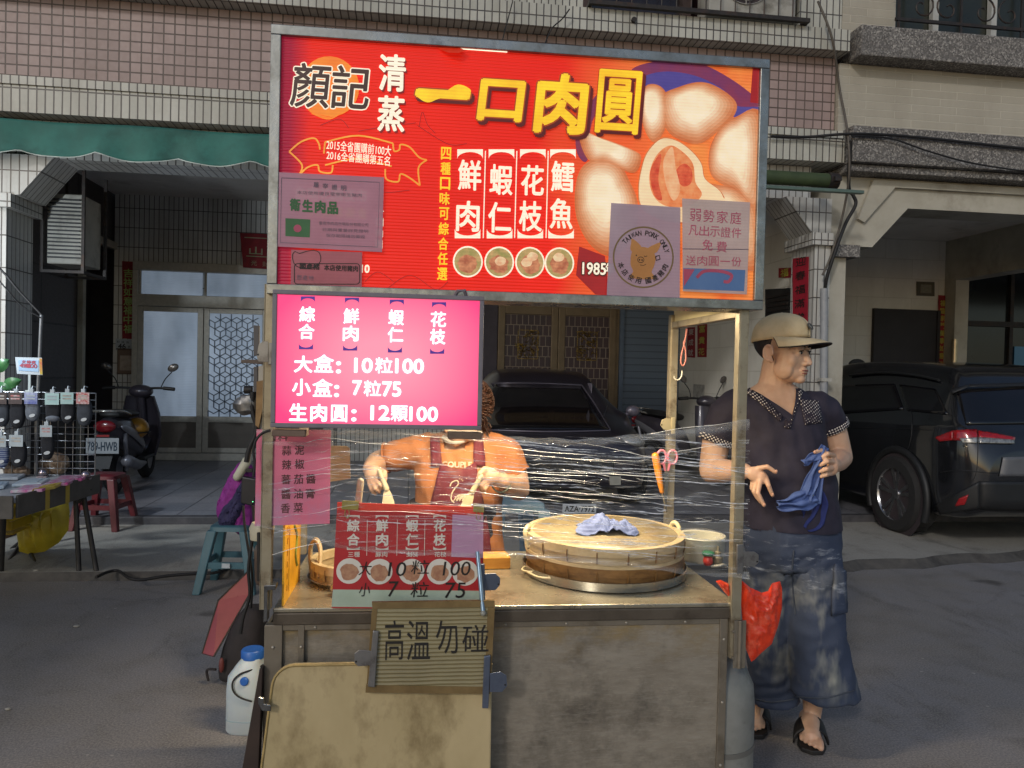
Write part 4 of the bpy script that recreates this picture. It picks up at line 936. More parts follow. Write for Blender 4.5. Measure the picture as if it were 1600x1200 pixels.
art('dish_print', ink('dish_tan', '#c9a06a', '#8f8a4a', EM*.85, 40), lambda b: [disc(b, CART, YS, (x, 409+i*.7), 21, 22, .0014) for i, x in enumerate((731, 780, 828, 874))])
art('dish_print', ink('dish_brown', '#a4573a', '#d08a60', EM*.85, 60), lambda b: [disc(b, CART, YS, (x, 412+i*.7), 15, 14, .0018, 22, jag=.14) for i, x in enumerate((731, 780, 828, 874))])
art('dish_print', ink('dish_pale', '#e9cfa2', '#d99a70', EM*.9, 50), lambda b: [blob(b, CART, YS, [(x-9, y-2), (x-2, y-9), (x+8, y-5), (x+6, y+3), (x-4, y+5)], .0021) for x, y in ((782, 410), (823, 412), (832, 403), (873, 404))])
art('year_lettering', M_brown, lambda b: (word(b, CART, YS, '1985', (928, 420), 38, 19, .0034, .075), word(b, CART, YS, '年', (952, 420), 14, 18, .0034, .07)))
art('year_lettering', M_white, lambda b: (word(b, CART, YS, '1985', (928, 420), 37, 18, .0038, .022), word(b, CART, YS, '年', (952, 420), 13, 17, .0038, .02)))
art('side_lettering', M_white, lambda b: (chars(b, CART, YS, '一口肉圓', (594, 330), (592, 382), 11, 12, .0012, .03), word(b, CART, YS, '10', (571, 420), 12, 12, .0012, .04)))
art('market_lettering', M_white, lambda b: chars(b, CART, YS, '台南花園夜市', (470, 302), (565, 306), 17, 20, .0008, .03))
art('market_lettering', M_yel, lambda b: chars(b, CART, YS, '人排隊美食', (492, 330), (566, 334), 15, 17, .0008, .03))
# torn top corner of the print with the lit strip showing
art('lit_gap', glow('bare_tube', '#fff4d8', 1.6), lambda b: b.add([(x, YS-.0004, z) for x, z in pxpoly(CART, YS, [(716, 72.5), (796, 78.5), (792, 82), (720, 77)])], [(0, 1, 2, 3)]))
b = MB(); pts = [(682, 74, 0), (716, 75, .001), (728, 82, .012), (716, 88, .020), (700, 86, .014), (690, 80, .006)]
b.add([(*[CART.px(x, y, YS)[0]], YS-.002-d_, CART.px(x, y, YS)[1]) for x, y, d_ in pts], [(0, 1, 5), (1, 2, 4), (1, 4, 5), (2, 3, 4)]); b.build('torn_flap', ink('flap_red', '#e03a1c', '#b02010', EM*.5), sign)

# ---- papers taped on the sign
def notice(name, label, pts, mat, yl=-.034, cat='notice', th=.0012):
    q = pxpoly(CART, yl, pts); cx = sum(a for a, _ in q)/len(q); cz = sum(c for _, c in q)/len(q)
    o = CART.o+CART.ax*cx+CART.ay*yl+Vector((0, 0, cz))
    t = thing(name, label, cat, tuple(o), math.degrees(CART.a)); t['_'] = 0; del t['_']
    MB().prism([(a-cx, c-cz) for a, c in q], 0, th).build('sheet', mat, t)
    def add(nm, matl, fn):
        b = MB(); fn(b); b.v = [(x-cx, y-yl, z-cz) for x, y, z in b.v]; return b.build(nm, matl, t)
    return t, add
def papermat(name, c, c2, e):
    m_ = ink(name, c, c2, e, 7); m_.node_tree.nodes['Principled BSDF'].inputs['Alpha'].default_value = .74; return m_
M_grn = pm('print_green', '#2f5a35', '#3b6a3f', .6); M_greyp = pm('print_grey', '#5a4d5c', '#6a5c68', .6); M_pinkp = pm('print_pink', '#b4506a', '#a8465f', .6)
Yp = -.034
t, add = notice('notice', 'pale lilac hygiene certificate with green square at left of the red sign', [(434, 269), (600, 277), (597, 394), (432, 385)], papermat('lilac_paper', '#a67c8c', '#9a6f7e', .20))
add('lettering', M_grn, lambda b: chars(b, CART, Yp, '衛生肉品', (461, 320), (520, 325), 15, 18, .0010, .05))
add('green_square', M_grn, lambda b: b.add([(x, Yp-.0006, z) for x, z in pxpoly(CART, Yp, [(446, 341), (485, 343), (484, 371), (446, 369)])], [(0, 1, 2, 3)]))
add('border', M_greyp, lambda b: [line(b, CART, Yp, l_, 1.1, .0006, 0) for l_ in ([(440, 278), (593, 285), (590, 386), (438, 379), (440, 278)],)])
add('small_lettering', M_greyp, lambda b: (chars(b, CART, Yp, '屠宰證明', (494, 289), (537, 294), 8, 8, .0008, .02), [word(b, CART, Yp, s_, (x, y), w_, 5.5, .0008) for s_, x, y, w_ in (('本店使用優良電宰衛生豬肉', 515, 303, 100), ('臺南市肉品市場股份有限公司', 537, 350, 76), ('日期與重量詳見證明', 540, 360, 70), ('保存期限請勿撕毀', 540, 369, 60))]))
add('seal', M_pinkp, lambda b: disc(b, CART, Yp, (465, 357), 6, 6, .0010))
t, add = notice('notice', 'translucent pink origin label with rounded outline at bottom left of the red sign', [(455, 390), (566, 394), (565, 456), (454, 450)], papermat('rose_paper', '#a2616a', '#8f525c', .20), -.0325)
def roundbox(x0, y0, x1, y1, r):
    c = []
    for cx, cy, a0 in ((x1-r, y0+r, -90), (x1-r, y1-r, 0), (x0+r, y1-r, 90), (x0+r, y0+r, 180)):
        c += [(cx+r*cos(radians(a0+k*22.5)), cy+r*sin(radians(a0+k*22.5))) for k in range(5)]
    return c+[c[0]]
Yq = -.0325
add('outline', M_black, lambda b: (line(b, CART, Yq, roundbox(460, 412, 562, 444, 5), 1.3, .0008, 0), line(b, CART, Yq, [(457, 398), (461, 393), (468, 396), (478, 393), (490, 391), (499, 395), (501, 408), (490, 418), (470, 419), (459, 411), (457, 398)], 1.2, .0008, 2)))
add('lettering', M_black, lambda b: (word(b, CART, Yq, '國產豬', (484, 416), 30, 10, .0010, .03), word(b, CART, Yq, '本店使用豬肉', (533, 419), 52, 9, .0010, .03)))
add('small_lettering', M_greyp, lambda b: word(b, CART, Yq, '原產地', (477, 434), 26, 8, .0010))
# pork emblem paper
t, add = notice('notice', 'lavender paper with round pig emblem at the bottom right of the red sign', [(955, 317), (1063, 324), (1062, 466), (948, 462)], papermat('lavender_paper', '#a3909c', '#95828f', .18))
EC = (1005, 402)
add('emblem_ring', pm('ring_bronze', '#6f5a35', '#7d663f', .5), lambda b: line(b, CART, Yp, [(EC[0]+46.5*cos(k*2*pi/48), EC[1]+47*sin(k*2*pi/48)) for k in range(49)], 2.4, .0008, 0))
M_pig = pm('pig_tan', '#bb8248', '#b07840', .6)
add('pig_emblem', M_pig, lambda b: (blob(b, CART, Yp, [(988, 392), (1002, 386), (1018, 390), (1024, 402), (1022, 415), (1018, 425), (1022, 436), (985, 434), (989, 424), (985, 412)], .0010),
    blob(b, CART, Yp, [(986, 380), (988, 373), (1002, 386), (992, 395), (985, 390)], .0011), blob(b, CART, Yp, [(1012, 388), (1030, 379), (1032, 382), (1026, 394), (1016, 396)], .0011)))
add('pig_face', M_black, lambda b: ([line(b, CART, Yp, [(1001+5*cos(k*pi/6), 406+4.5*sin(k*pi/6)) for k in range(13)], .9, .0014, 0)]+[disc(b, CART, Yp, (999, 406), 1, 1.6, .0014, 8), disc(b, CART, Yp, (1003, 406.4), 1, 1.6, .0014, 8), disc(b, CART, Yp, (994, 399), 1, 1.2, .0014, 8), line(b, CART, Yp, [(1006, 400), (1008, 401), (1011, 400)], 1, .0014, 0), line(b, CART, Yp, [(1000, 414), (1005, 415), (1009, 413)], .8, .0014, 0), line(b, CART, Yp, [(1024, 401), (1030, 399), (1031, 405), (1025, 407), (1024, 401)], 1.6, .0014, 0)]))
def arctext(b, s_, a0, a1, r, h_, w_, flip=False):
    n_ = len(s_)
    for i, ch in enumerate(s_):
        a = radians(a0+(a1-a0)*i/(n_-1))
        if ch != ' ': word(b, CART, Yp, ch, (EC[0]+r*cos(a), EC[1]-r*sin(a)), w_*(.4 if ch == 'I' else 1), h_, .0010, .02, 0, (a+pi/2) if flip else (a-pi/2))
add('lettering', M_black, lambda b: (arctext(b, 'TAIWAN PORK ONLY', 140, 15, 38, 7.5, 5.2), arctext(b, '本店使用', 200, 258, 37, 9.5, 9, True), arctext(b, '國產豬肉', 282, 335, 37, 9.5, 9, True)))
# giveaway notice
t, add = notice('notice', 'pale paper with pink handwriting and blue strip nearest the right end of the red sign', [(1066, 310), (1172, 316), (1167, 460), (1067, 455)], papermat('pale_paper', '#b3a09c', '#a3918d', .22), -.036)
add('lettering', M_pinkp, lambda b: (chars(b, CART, Yp, '弱勢家庭', (1086, 336), (1149, 341), 18, 19, .003, .0), chars(b, CART, Yp, '凡出示證件', (1083, 360), (1150, 364), 16, 16, .003, .0), chars(b, CART, Yp, '免費', (1105, 383), (1127, 386), 17, 17, .003, .0), chars(b, CART, Yp, '送肉圓一份', (1079, 407), (1150, 409), 16, 15, .003, .0)))
add('colour_strip', pm('strip_blue', '#4f6f9f', '#5877a4', .6, scale=9), lambda b: b.add([(x, Yp-.0028, z) for x, z in pxpoly(CART, Yp, [(1067, 419), (1164, 422), (1162, 455), (1067, 452)])], [(0, 1, 2, 3)]))
add('swirl', M_pinkp, lambda b: (line(b, CART, Yp, [(1088, 434), (1100, 424), (1125, 424), (1142, 430), (1138, 440), (1130, 440)], 5, .0032), b.add([(x, Yp-.0032, z) for x, z in pxpoly(CART, Yp, [(1067, 420), (1085, 421), (1068, 448)])], [(0, 1, 2)])))
b_ = add('fold_line', M_greyp, lambda b: line(b, CART, Yp, [(1066, 389), (1169, 390)], 1.2, .0028, 0))

# ---- pink lit price box
YPK = -.10
pk = thing('price_lightbox', 'glowing pink price lightbox with white writing clipped under the red sign', 'lightbox', **at(CART))
q = pxpoly(CART, YPK, [(428, 450), (756, 465), (753, 673), (420, 667)])
px0, px1, pz0, pz1 = (q[0][0]+q[3][0])/2, (q[1][0]+q[2][0])/2, (q[2][1]+q[3][1])/2, (q[0][1]+q[1][1])/2
M_gf = pm('grey_plastic_frame', '#77727a', '#6b666e', .5, scale=20)
f_ = .0115
MB().box(px0, px1, YPK, YPK+.035, pz1-f_, pz1).box(px0, px1, YPK, YPK+.035, pz0, pz0+f_).box(px0, px0+f_, YPK, YPK+.035, pz0+f_, pz1-f_).box(px1-f_, px1, YPK, YPK+.035, pz0+f_, pz1-f_).build('frame', M_gf, pk, bev=.002)
MB().box(px0+.005, px1-.005, YPK+.03, YPK+.038, pz0+.005, pz1-.005).build('back', M_gf, pk)
T = NT('pink_backlight_gradient'); o_ = T.obj(); sp_ = T.n('SeparateXYZ'); T.l(o_, sp_.inputs[0]); cx_, cz_ = (px0+px1)/2, (pz0+pz1)/2
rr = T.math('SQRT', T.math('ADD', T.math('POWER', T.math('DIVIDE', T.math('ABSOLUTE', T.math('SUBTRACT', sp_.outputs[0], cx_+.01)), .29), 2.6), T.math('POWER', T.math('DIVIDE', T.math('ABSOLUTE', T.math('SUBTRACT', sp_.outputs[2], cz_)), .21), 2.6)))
col = T.mix(T.ramp(rr, .15, 1.0), srgb('#f58aa0'), srgb('#f23a78')); T.l(col, T.b.inputs['Base Color']); T.l(col, T.b.inputs['Emission Color']); T.setv('Emission Strength', .66); T.setv('Roughness', .3)  # paler centre puts the uneven backlight into the face colour
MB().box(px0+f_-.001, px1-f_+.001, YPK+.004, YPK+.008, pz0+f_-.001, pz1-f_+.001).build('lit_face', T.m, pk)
YW = YPK+.0035; M_wg = glow('white_glow', '#ffffff', 1.0); M_pur = glow('purple_print', '#4a2a86', .55)
b = MB(); g = MB()
for x, (y1, y2), (b1, b2), s_ in ((480, (491, 518), (468, 541), '綜合'), (549, (494, 521), (470, 543), '鮮肉'), (619, (496, 523), (473, 546), '蝦仁'), (685, (499, 526), (477, 548), '花枝')):
    word(b, CART, YW, s_[0], (x, y1), 23, 23, .0006, .026); word(b, CART, YW, s_[1], (x-1, y2), 23, 23, .0006, .026)
    bracket(g, CART, YW, (x+1, b1), 22, 9.5, True, .0006); bracket(g, CART, YW, (x-2, b2), 22, 9.5, False, .0006)
for s_, x, y, w_, h_ in (('大', 474, 569, 27, 25), ('盒', 506, 568, 30, 27), (':', 529, 574, 6, 17), ('10', 568, 571, 27, 22), ('粒', 600, 571, 26, 24), ('100', 640, 572, 43, 22),
                         ('小', 471, 605, 27, 25), ('盒', 504, 606, 30, 27), (':', 526, 611, 6, 17), ('7', 558, 606, 13, 22), ('粒', 582, 607, 26, 24), ('75', 612, 608, 28, 22),
                         ('生', 466, 644, 26, 26), ('肉', 498, 645, 24, 26), ('圓', 530, 646, 24, 26), (':', 553, 649, 6, 17), ('12', 594, 645, 28, 22), ('顆', 624, 646, 26, 24), ('100', 662, 647, 43, 22)):
    word(b, CART, YW, s_, (x, y), w_, h_, .0006, .017 if s_ in '圓顆盒粒' else .03)
b.build('lettering', M_wg, pk); g.build('bracket_print', M_pur, pk)
for pts in ([(424, 672), (477, 673), (477, 683), (424, 682)], [(700, 675), (755, 676), (753, 687), (700, 686)]):
    MB().prism(pxpoly(CART, YPK, pts), YPK+.004, YPK+.06).build('bracket', pm('brown_clamp', '#6e5a4c', '#5c4a3e', .6, scale=20), pk, bev=.002)
b = MB(); q0 = CART.px(718, 462, YPK); b.tube([(q0[0]-.02, YPK+.02, q0[1]-.012), (q0[0]-.004, YPK+.0, q0[1]+.012), (q0[0]+.012, YPK+.0, q0[1]+.014), (q0[0]+.022, YPK+.02, q0[1]-.01)], .005, 7); b.build('hook', M_gf, pk, smooth=60)
hb = MB(); hb.box(px0+.03, px0+.05, YPK+.038, -.037, pz1-.05, pz1-.02).box(px1-.08, px1-.06, YPK+.038, -.037, pz1-.05, pz1-.02); hb.build('hanger', M_gf, pk)

# ---- pink sauce list, red menu board, cardboard warning, plywood board
YK = -.006
t, add = notice('sauce_list', 'pink paper listing sauces behind the film under the glowing price box', [(401, 671), (517, 672), (515, 818), (398, 822)], pm('pink_paper', '#d9718c', '#c9647f', .6, scale=5, c3='#b58aa8', s3=2.5), YK, 'paper list')
add('lettering', pm('brown_brush', '#4d2226', '#5a2a2e', .6), lambda b: (chars(b, CART, YK, '醬料', (424, 682), (442, 682), 15, 14, .0012, .01), chars(b, CART, YK, '蒜泥', (448, 704), (468, 703), 14, 15, .0012, .012), chars(b, CART, YK, '辣椒', (448, 726), (468, 725), 14, 15, .0012, .012), chars(b, CART, YK, '蕃茄醬', (447, 749), (486, 748), 14, 15, .0012, .012), chars(b, CART, YK, '醬油膏', (447, 772), (485, 771), 14, 15, .0012, .012), chars(b, CART, YK, '香菜', (446, 794), (466, 793), 14, 15, .0012, .012)))
YM = -.014
t, add = notice('menu_board', 'small red menu board with dish pictures and handwritten prices behind the film', [(527, 785), (755, 793), (755, 952), (518, 950)], pm('menu_red', '#b3282c', '#a31f25', .45, scale=5), YM, 'menu board', .006)
add('band', pm('menu_orange', '#d5402c', '#c63324', .45), lambda b: b.add([(x, YM-.0006, z) for x, z in pxpoly(CART, YM, [(527, 785), (755, 793), (755, 804), (527, 797)])], [(0, 1, 2, 3)]))
add('band', pm('menu_mint', '#a9b7a6', '#9caa98', .45, scale=12), lambda b: b.add([(x, YM-.0006, z) for x, z in pxpoly(CART, YM, [(520, 921), (755, 923), (755, 950), (518, 948)])], [(0, 1, 2, 3)]))
add('patch', pm('menu_lilac', '#b98fae', '#ad82a1', .45), lambda b: b.add([(x, YM-.0006, z) for x, z in pxpoly(CART, YM, [(707, 804), (755, 806), (755, 872), (705, 870)])], [(0, 1, 2, 3)]))
M_wp = pm('matt_white', '#d9d3c8', '#cbc4b8', .55)
def mt(b):
    for x, s_ in ((552, '綜合'), (597, '鮮肉'), (644, '蝦仁'), (687, '花枝')):
        bracket(b, CART, YM, (x, 808), 20, 6, True, .0010); bracket(b, CART, YM, (x, 856), 20, 6, False, .0010)
        word(b, CART, YM, s_[0], (x, 821), 18, 18, .0010, .03); word(b, CART, YM, s_[1], (x, 843), 18, 18, .0010, .03)
    for x, s_ in ((553, '三種'), (596, '豚肉'), (644, '蝦'), (688, '花枝')): word(b, CART, YM, s_, (x, 866), 18, 8, .0010, .01)
    for x in (574, 621, 664): line(b, CART, YM, [(x, 812), (x-1, 868)], .8, .0010, 0)
add('lettering', M_wp, mt)
xs_ = [(546, 892), (593, 893), (643, 893), (687, 893), (727, 895)]
add('dish_print', M_wp, lambda b: [disc(b, CART, YM, c, 20, 20, .0010) for c in xs_])
add('dish_print', pm('dish_matt', '#9a6a52', '#b58a6a', .5, scale=60), lambda b: [disc(b, CART, YM, (x, y+2), 14, 13, .0014, 20, jag=.1) for x, y in xs_])
def hand(b):
    for s_, x, y, w_, h_ in (('大', 571, 888, 19, 21), ('10', 621, 889, 27, 22), ('粒', 657, 886, 28, 22), ('100', 714, 888, 42, 22), ('小', 570, 921, 17, 21), ('7', 614, 920, 15, 24), ('粒', 656, 921, 27, 24), ('75', 711, 922, 32, 24)): word(b, CART, YM, s_, (x, y), w_, h_, .0022, .0, .12)
add('price_lettering', M_black, hand)
for pts in ([(535, 782), (561, 783), (560, 796), (534, 795)], [(740, 787), (756, 788), (756, 800), (739, 799)]):
    q = pxpoly(CART, YM, pts); o = add('clip', pm('brass_clip', '#a59a5e', '#8d8248', .4, .6), lambda b: (b.prism(pxpoly(CART, YM, pts), YM-.006, YM-.001), line(b, CART, YM, [(pts[3][0]+6, pts[3][1]), (pts[3][0]+5, pts[3][1]+10), (pts[3][0]+10, pts[3][1]+14), (pts[3][0]+12, pts[3][1]+5), (pts[3][0]+10, pts[3][1])], 1.2, .003, 2)))
M_card = pm('taped_cardboard', '#8f8058', '#7d6f4a', .38, scale=7, c3='#6a5b3a', s3=4)
T = NT('corrugated'); o_ = T.obj(); sp_ = T.n('SeparateXYZ'); T.l(o_, sp_.inputs[0])
rb = T.math('SINE', T.math('MULTIPLY', T.math('ADD', sp_.outputs[2], T.math('MULTIPLY', T.noise(o_, 8, 2), .006)), 2*pi/.0105)); nz = T.noise(o_, 6, 5)
col = T.mix(T.ramp(nz, .3, .7), srgb('#8f8460'), srgb('#786d4e')); col = T.mix(T.math('MULTIPLY', T.ramp(rb, .2, 1), .35), col, srgb('#a89d7c')); T.l(col, T.b.inputs['Base Color']); T.setv('Roughness', .33); T.bump(rb, .002, .6); M_corr = T.m
YC = -.088
t, add = notice('warning_card', 'brown taped cardboard card with handwritten hot warning clipped to the counter edge', [(582, 943), (772, 940), (765, 1082), (572, 1080)], M_corr, YC, 'cardboard sign', .008)
add('tape_edge', pm('brown_tape', '#7d6844', '#695637', .25, scale=14), lambda b: [b.prism(pxpoly(CART, YC, p_), YC-.0012, YC+.0092) for p_ in ([(581, 941), (773, 938), (773, 948), (582, 951)], [(572, 1070), (767, 1073), (766, 1084), (571, 1082)], [(581, 952), (590, 951), (580, 1069), (573, 1069)], [(762, 949), (773, 949), (767, 1072), (757, 1072)])])
add('lettering', M_black, lambda b: (word(b, CART, YC, '高', (616, 1000), 29, 62, .0016, .0), word(b, CART, YC, '溫', (654, 1000), 36, 62, .0016, .0), word(b, CART, YC, '勿', (698, 995), 34, 52, .0016, .0, -.1), word(b, CART, YC, '碰', (743, 997), 41, 42, .0016, .0)))
M_ply = pm('yellowed_board', '#b8a57e', '#a6946c', .42, scale=4, bump=.001, bscale=12, c3='#6b5836', s3=4.5, stretch=(1, 1, .6), rvar=.15)
t = thing('plywood_board', 'yellowed plywood board with rounded corner leaning on the cart front', 'board', **at(CART))
pl = [CART.px(771, 1043, -.066), CART.px(768, 1250, -.066)]
xl, xr, zt = -.597, -.030, .672
poly = [(xr, .06), (xr, zt-.004), (xr-.30, zt+.004)]+[(xl+.055-.055*sin(a*pi/12), zt-.052+.055*cos(a*pi/12)+.001) for a in range(0, 7)]+[(xl-.055, .06)]
b = MB(); b.prism(poly, -.062, -.038); b.v = [(x, y-.05*(.67-z)/.67, z) for x, y, z in b.v]; b.build('board', M_ply, t, bev=.004)
b = MB(); e_ = [(x, -.0625-.05*(.67-z)/.67, z) for x, z in poly[1:]]; b.tube(e_, .0035, 6); b.build('edge_band', pm('board_edge', '#b59a62', '#8d7748', .5, scale=20), t, smooth=70)
M_clip = pm('clip_steel', '#8f8d8b', '#7b7978', .32, .7, scale=20, c3='#5d5450', s3=20); M_clipb = pm('clip_blue_steel', '#6b7486', '#5d6678', .3, .6, scale=20)
def bulldog(label, bar, tab, yl, mat=M_clip, deg=0):
    """metal bulldog clip: bar = pixel quad of the folded bar, tab = pixel outline of the finger tab with (hx,hy) hole"""
    q = pxpoly(CART, yl, bar); cx = sum(a for a, _ in q)/4; cz = sum(c for _, c in q)/4
    t = thing('bulldog_clip', label, 'clip', tuple(CART.o+CART.ax*cx+CART.ay*yl+Vector((0, 0, cz))), math.degrees(CART.a), 'metal bulldog clips on the cart')
    b = MB(); b.prism([(a-cx, c-cz) for a, c in q], -.009, .0); b.build('jaw', mat, t, bev=.002)
    q2 = [(a-cx, c-cz) for a, c in pxpoly(CART, yl, tab)]; b = MB(); b.prism(q2, -.0065, -.0045); b.build('finger_tab', mat, t, bev=.0008)
    hx = q2[len(q2)//2]; mx = sum(a for a, _ in q2)/len(q2); mz = sum(c for _, c in q2)/len(q2)
    hx = (hx[0]*.75+mx*.25, hx[1]*.75+mz*.25)
    b = MB(); b.lathe([(.0, 0), (.0026, 0), (.0026, .0006)], (0, 0, 0), 10, Matrix.Translation((hx[0], -.0066, hx[1])) @ Matrix.Rotation(pi/2, 4, 'X')); b.build('hole', M_black, t)
    return t
bulldog('steel bulldog clip on the left edge of the warning card', [(583, 984), (592, 985), (586, 1072), (575, 1071)], [(582, 1016), (580, 1038), (560, 1040), (554, 1034), (554, 1020), (561, 1014)], YC-.002)
bulldog('bluish bulldog clip on the lower right corner of the warning card', [(756, 1024), (766, 1022), (763, 1105), (753, 1105)], [(765, 1051), (765, 1080), (784, 1080), (792, 1070), (791, 1054), (781, 1048)], YC-.002, M_clipb)
bulldog('bulldog clip tab sticking out right of the red menu board', [(748, 880), (757, 880), (758, 936), (749, 936)], [(757, 896), (757, 922), (774, 921), (781, 913), (781, 902), (774, 895)], -.033, M_clipb)
bulldog('worn bulldog clip on the right front post of the cart', [(1150, 850), (1160, 850), (1159, 895), (1149, 895)], [(1160, 861), (1160, 883), (1177, 885), (1184, 878), (1184, 866), (1177, 861)], -.024)
bulldog('bulldog clip sticking out left of the glowing price box', [(421, 536), (427, 536), (426, 570), (420, 570)], [(420, 534), (420, 566), (404, 565), (402, 556), (405, 538), (412, 533)], YPK+.02)
bulldog('pale bulldog clip on the rear right post of the cart', [(1048, 652), (1054, 652), (1054, 678), (1048, 678)], [(1048, 655), (1048, 673), (1036, 671), (1031, 664), (1033, 656), (1040, 653)], D-.05, pm('clip_cream', '#b7ac8b', '#a39878', .4, .4))
t = thing('rod', 'pale blue metal rod standing against the red menu board', 'rod', **at(CART))
a_, c_ = CART.p(746, 862, -.036), CART.p(755, 958, -.096); MB().tube([a_, c_], .0055, 8).build('shaft', pm('blue_rod', '#8fa6b8', '#7d94a6', .3, .4), t, smooth=60); MB().ell(c_, (.008, .008, .008), 8).build('tip', M_tape, t, smooth=80)
# ================================================================ THINGS ON AND AROUND THE CART
def ct(name, label, cat, loc, deg=0, group=None):
    """thing standing at cart-local loc"""
    p = CART.o+CART.ax*loc[0]+CART.ay*loc[1]+Vector((0, 0, loc[2])); return thing(name, label, cat, tuple(p), math.degrees(CART.a)+deg, group)
M_bam = pm('bamboo_light', '#a99877', '#938160', .45, scale=16, stretch=(1, 1, 6), c3='#6e5634', s3=5)
M_bamd = pm('bamboo_dark', '#7d5c32', '#63451f', .5, scale=18, stretch=(1, 1, 3), c3='#40280f', s3=6)
M_rim = pm('bamboo_rim', '#b8a684', '#a4926e', .42, scale=20)
T = NT('woven_lid'); o_ = T.obj(); ck = T.n('TexChecker'); ck.inputs['Scale'].default_value = 62; T.l(mapped(T, o_, (1, 1, 0), (0, 0, .6)), ck.inputs[0])
nz = T.noise(o_, 9, 5); col = T.mix(ck.outputs[1], srgb('#978a6c'), srgb('#8d8062')); col = T.mix(T.math('MULTIPLY', T.ramp(nz, .4, .7), .6), col, srgb('#5f4e34'))
T.l(col, T.b.inputs['Base Color']); T.setv('Roughness', .3); T.bump(ck.outputs[1], .002, .5); M_woven = T.m
def ring(r, z0, z1, th): return [(r, z0), (r, z1), (r-th, z1), (r-th, z0), (r, z0)]
fc = CART.gz(943, 929, ZC); cy0 = fc.y+.262; cx0 = CART.px(943, 900, cy0)[0]
# tray
tr_ = ct('steel_tray', 'shallow round steel tray under the big bamboo steamer', 'tray', (cx0, cy0, ZC))
MB().lathe([(0, .001), (.255, .001), (.262, .004), (.265, .030), (.262, .031), (.258, .006), (0, .004)], n=64).build('tray', pm('bright_steel', '#b5b3ab', '#9f9d95', .22, .9, scale=7), tr_, smooth=35)
hd = MB(); hd.tube(spline([(-.262, -.02, .02), (-.275, -.055, .02), (-.262, -.085, .022), (-.215, -.10, .022), (-.19, -.165, .024), (-.235, -.15, .022), (-.262, -.09, .022)], 5), .0028, 6)
hd.build('wire_handle', pm('pale_wire', '#d5cba8', '#c4b996', .4), tr_, smooth=80)
def steamer(name, label, loc, r, h, mat, rim, tilt=0, lid=False, slats=True):
    t = ct(name, label, 'steamer', loc); t.rotation_euler = (tilt, 0, t.rotation_euler[2])
    MB().lathe(ring(r, 0, h, .012), n=64).build('wall', mat, t, smooth=35)
    MB().lathe(ring(r+.004, h*.60, h+.002, .018), n=64).lathe(ring(r+.003, 0, h*.16, .016), n=64).build('hoop', rim, t, smooth=35)
    MB().lathe([(0, h*.15), (r-.012, h*.15), (r-.012, h*.2), (0, h*.2)], n=48).build('base', M_woven, t)
    p = MB()
    for k in range(7):
        a = -2.6+.36*k; p.tube([(r*cos(a)*1.003, r*sin(a)*1.003-.001, h*.25), (r*cos(a)*1.018, r*sin(a)*1.018, h*.5), (r*cos(a)*1.02, r*sin(a)*1.02, h*.85)], .0022, 5)
    p.build('rattan_stitch', M_bamd, t)
    return t
s1 = steamer('steamer_basket', 'dark stained lower bamboo steamer basket sitting in the steel tray', (cx0, cy0, ZC+.006), .250, .062, M_bamd, M_bamd)
s2 = steamer('steamer_basket', 'light bamboo steamer basket stacked on the dark one, slightly tilted', (cx0-.002, cy0, ZC+.072), .253, .058, M_bam, M_rim, radians(.8))
lid = ct('bamboo_cover', 'woven bamboo lid sunk into the top steamer basket', 'lid', (cx0, cy0+.004, ZC+.118)); lid.rotation_euler = (radians(.8), 0, lid.rotation_euler[2])
MB().lathe([(.236, -.004), (.236, .010), (.228, .016), (.15, .026), (.06, .031), (0, .032)], n=56).build('woven_dome', M_woven, lid, smooth=50)
MB().lathe(ring(.240, -.004, .012, .010), n=56).build('rim', M_rim, lid, smooth=40)
for sx, lb in ((-1, 'handle'), (1, 'handle')):
    hb = MB(); hb.tube(spline([(sx*.250, -.035, -.03), (sx*.262, -.030, .012), (sx*.252, -.012, .030), (sx*.246, .008, .012), (sx*.250, .014, -.03)], 6), .0075, 8)
    hb.build('handle', pm('cream_handle', '#d3c79c', '#c0b48a', .5), s2, smooth=80, loc=(0, 0 if sx < 0 else .06, .045))
# crumpled blue cloth on the lid
def cloth(mb, fr_center, a, b_, h, seed, nu=34, nv=26, edge=.0):
    random.seed(seed)
    def fn(u, v):
        x = (u-.5)*2; y = (v-.5)*2; r = sqrt(x*x+y*y)
        ed = 1+.18*sin(3*atan2(y, x)+seed)+.10*sin(7*atan2(y, x)+2*seed)
        X = x*a*ed*(1-.25*y*y); Y = y*b_*ed*(1-.25*x*x)
        n1 = noise.noise(Vector((x*1.6+seed, y*1.6, seed))); n2 = noise.noise(Vector((x*4+seed, y*4, seed*2)))
        rd = 1-2*abs(noise.noise(Vector((x*2.3+y*1.2+seed, y*1.9-x, 7.7)))); Zz = h*max(0, 1-r*r*.55)*(.35+.9*abs(n1)+.35*rd)+h*.42*abs(n2)*(1-.3*r)+.004
        return (fr_center[0]+X, fr_center[1]+Y, fr_center[2]+Zz)
    mb.grid(fn, nu, nv)
M_cloth = pm('blue_cloth', '#6d7ba6', '#5d6b96', .85, scale=30, bump=.001, bscale=160, c3='#515d86', s3=12)
cg_ = CART.gz(944, 828, ZC+.145)
t = ct('cloth', 'crumpled blue cloth lying on the bamboo steamer lid', 'cloth', (cg_.x, cg_.y, ZC+.138)); b = MB(); cloth(b, (0, 0, 0), .088, .085, .040, 3.3, 60, 50); b.build('fabric', M_cloth, t, smooth=70, solid=.003, sub=1)
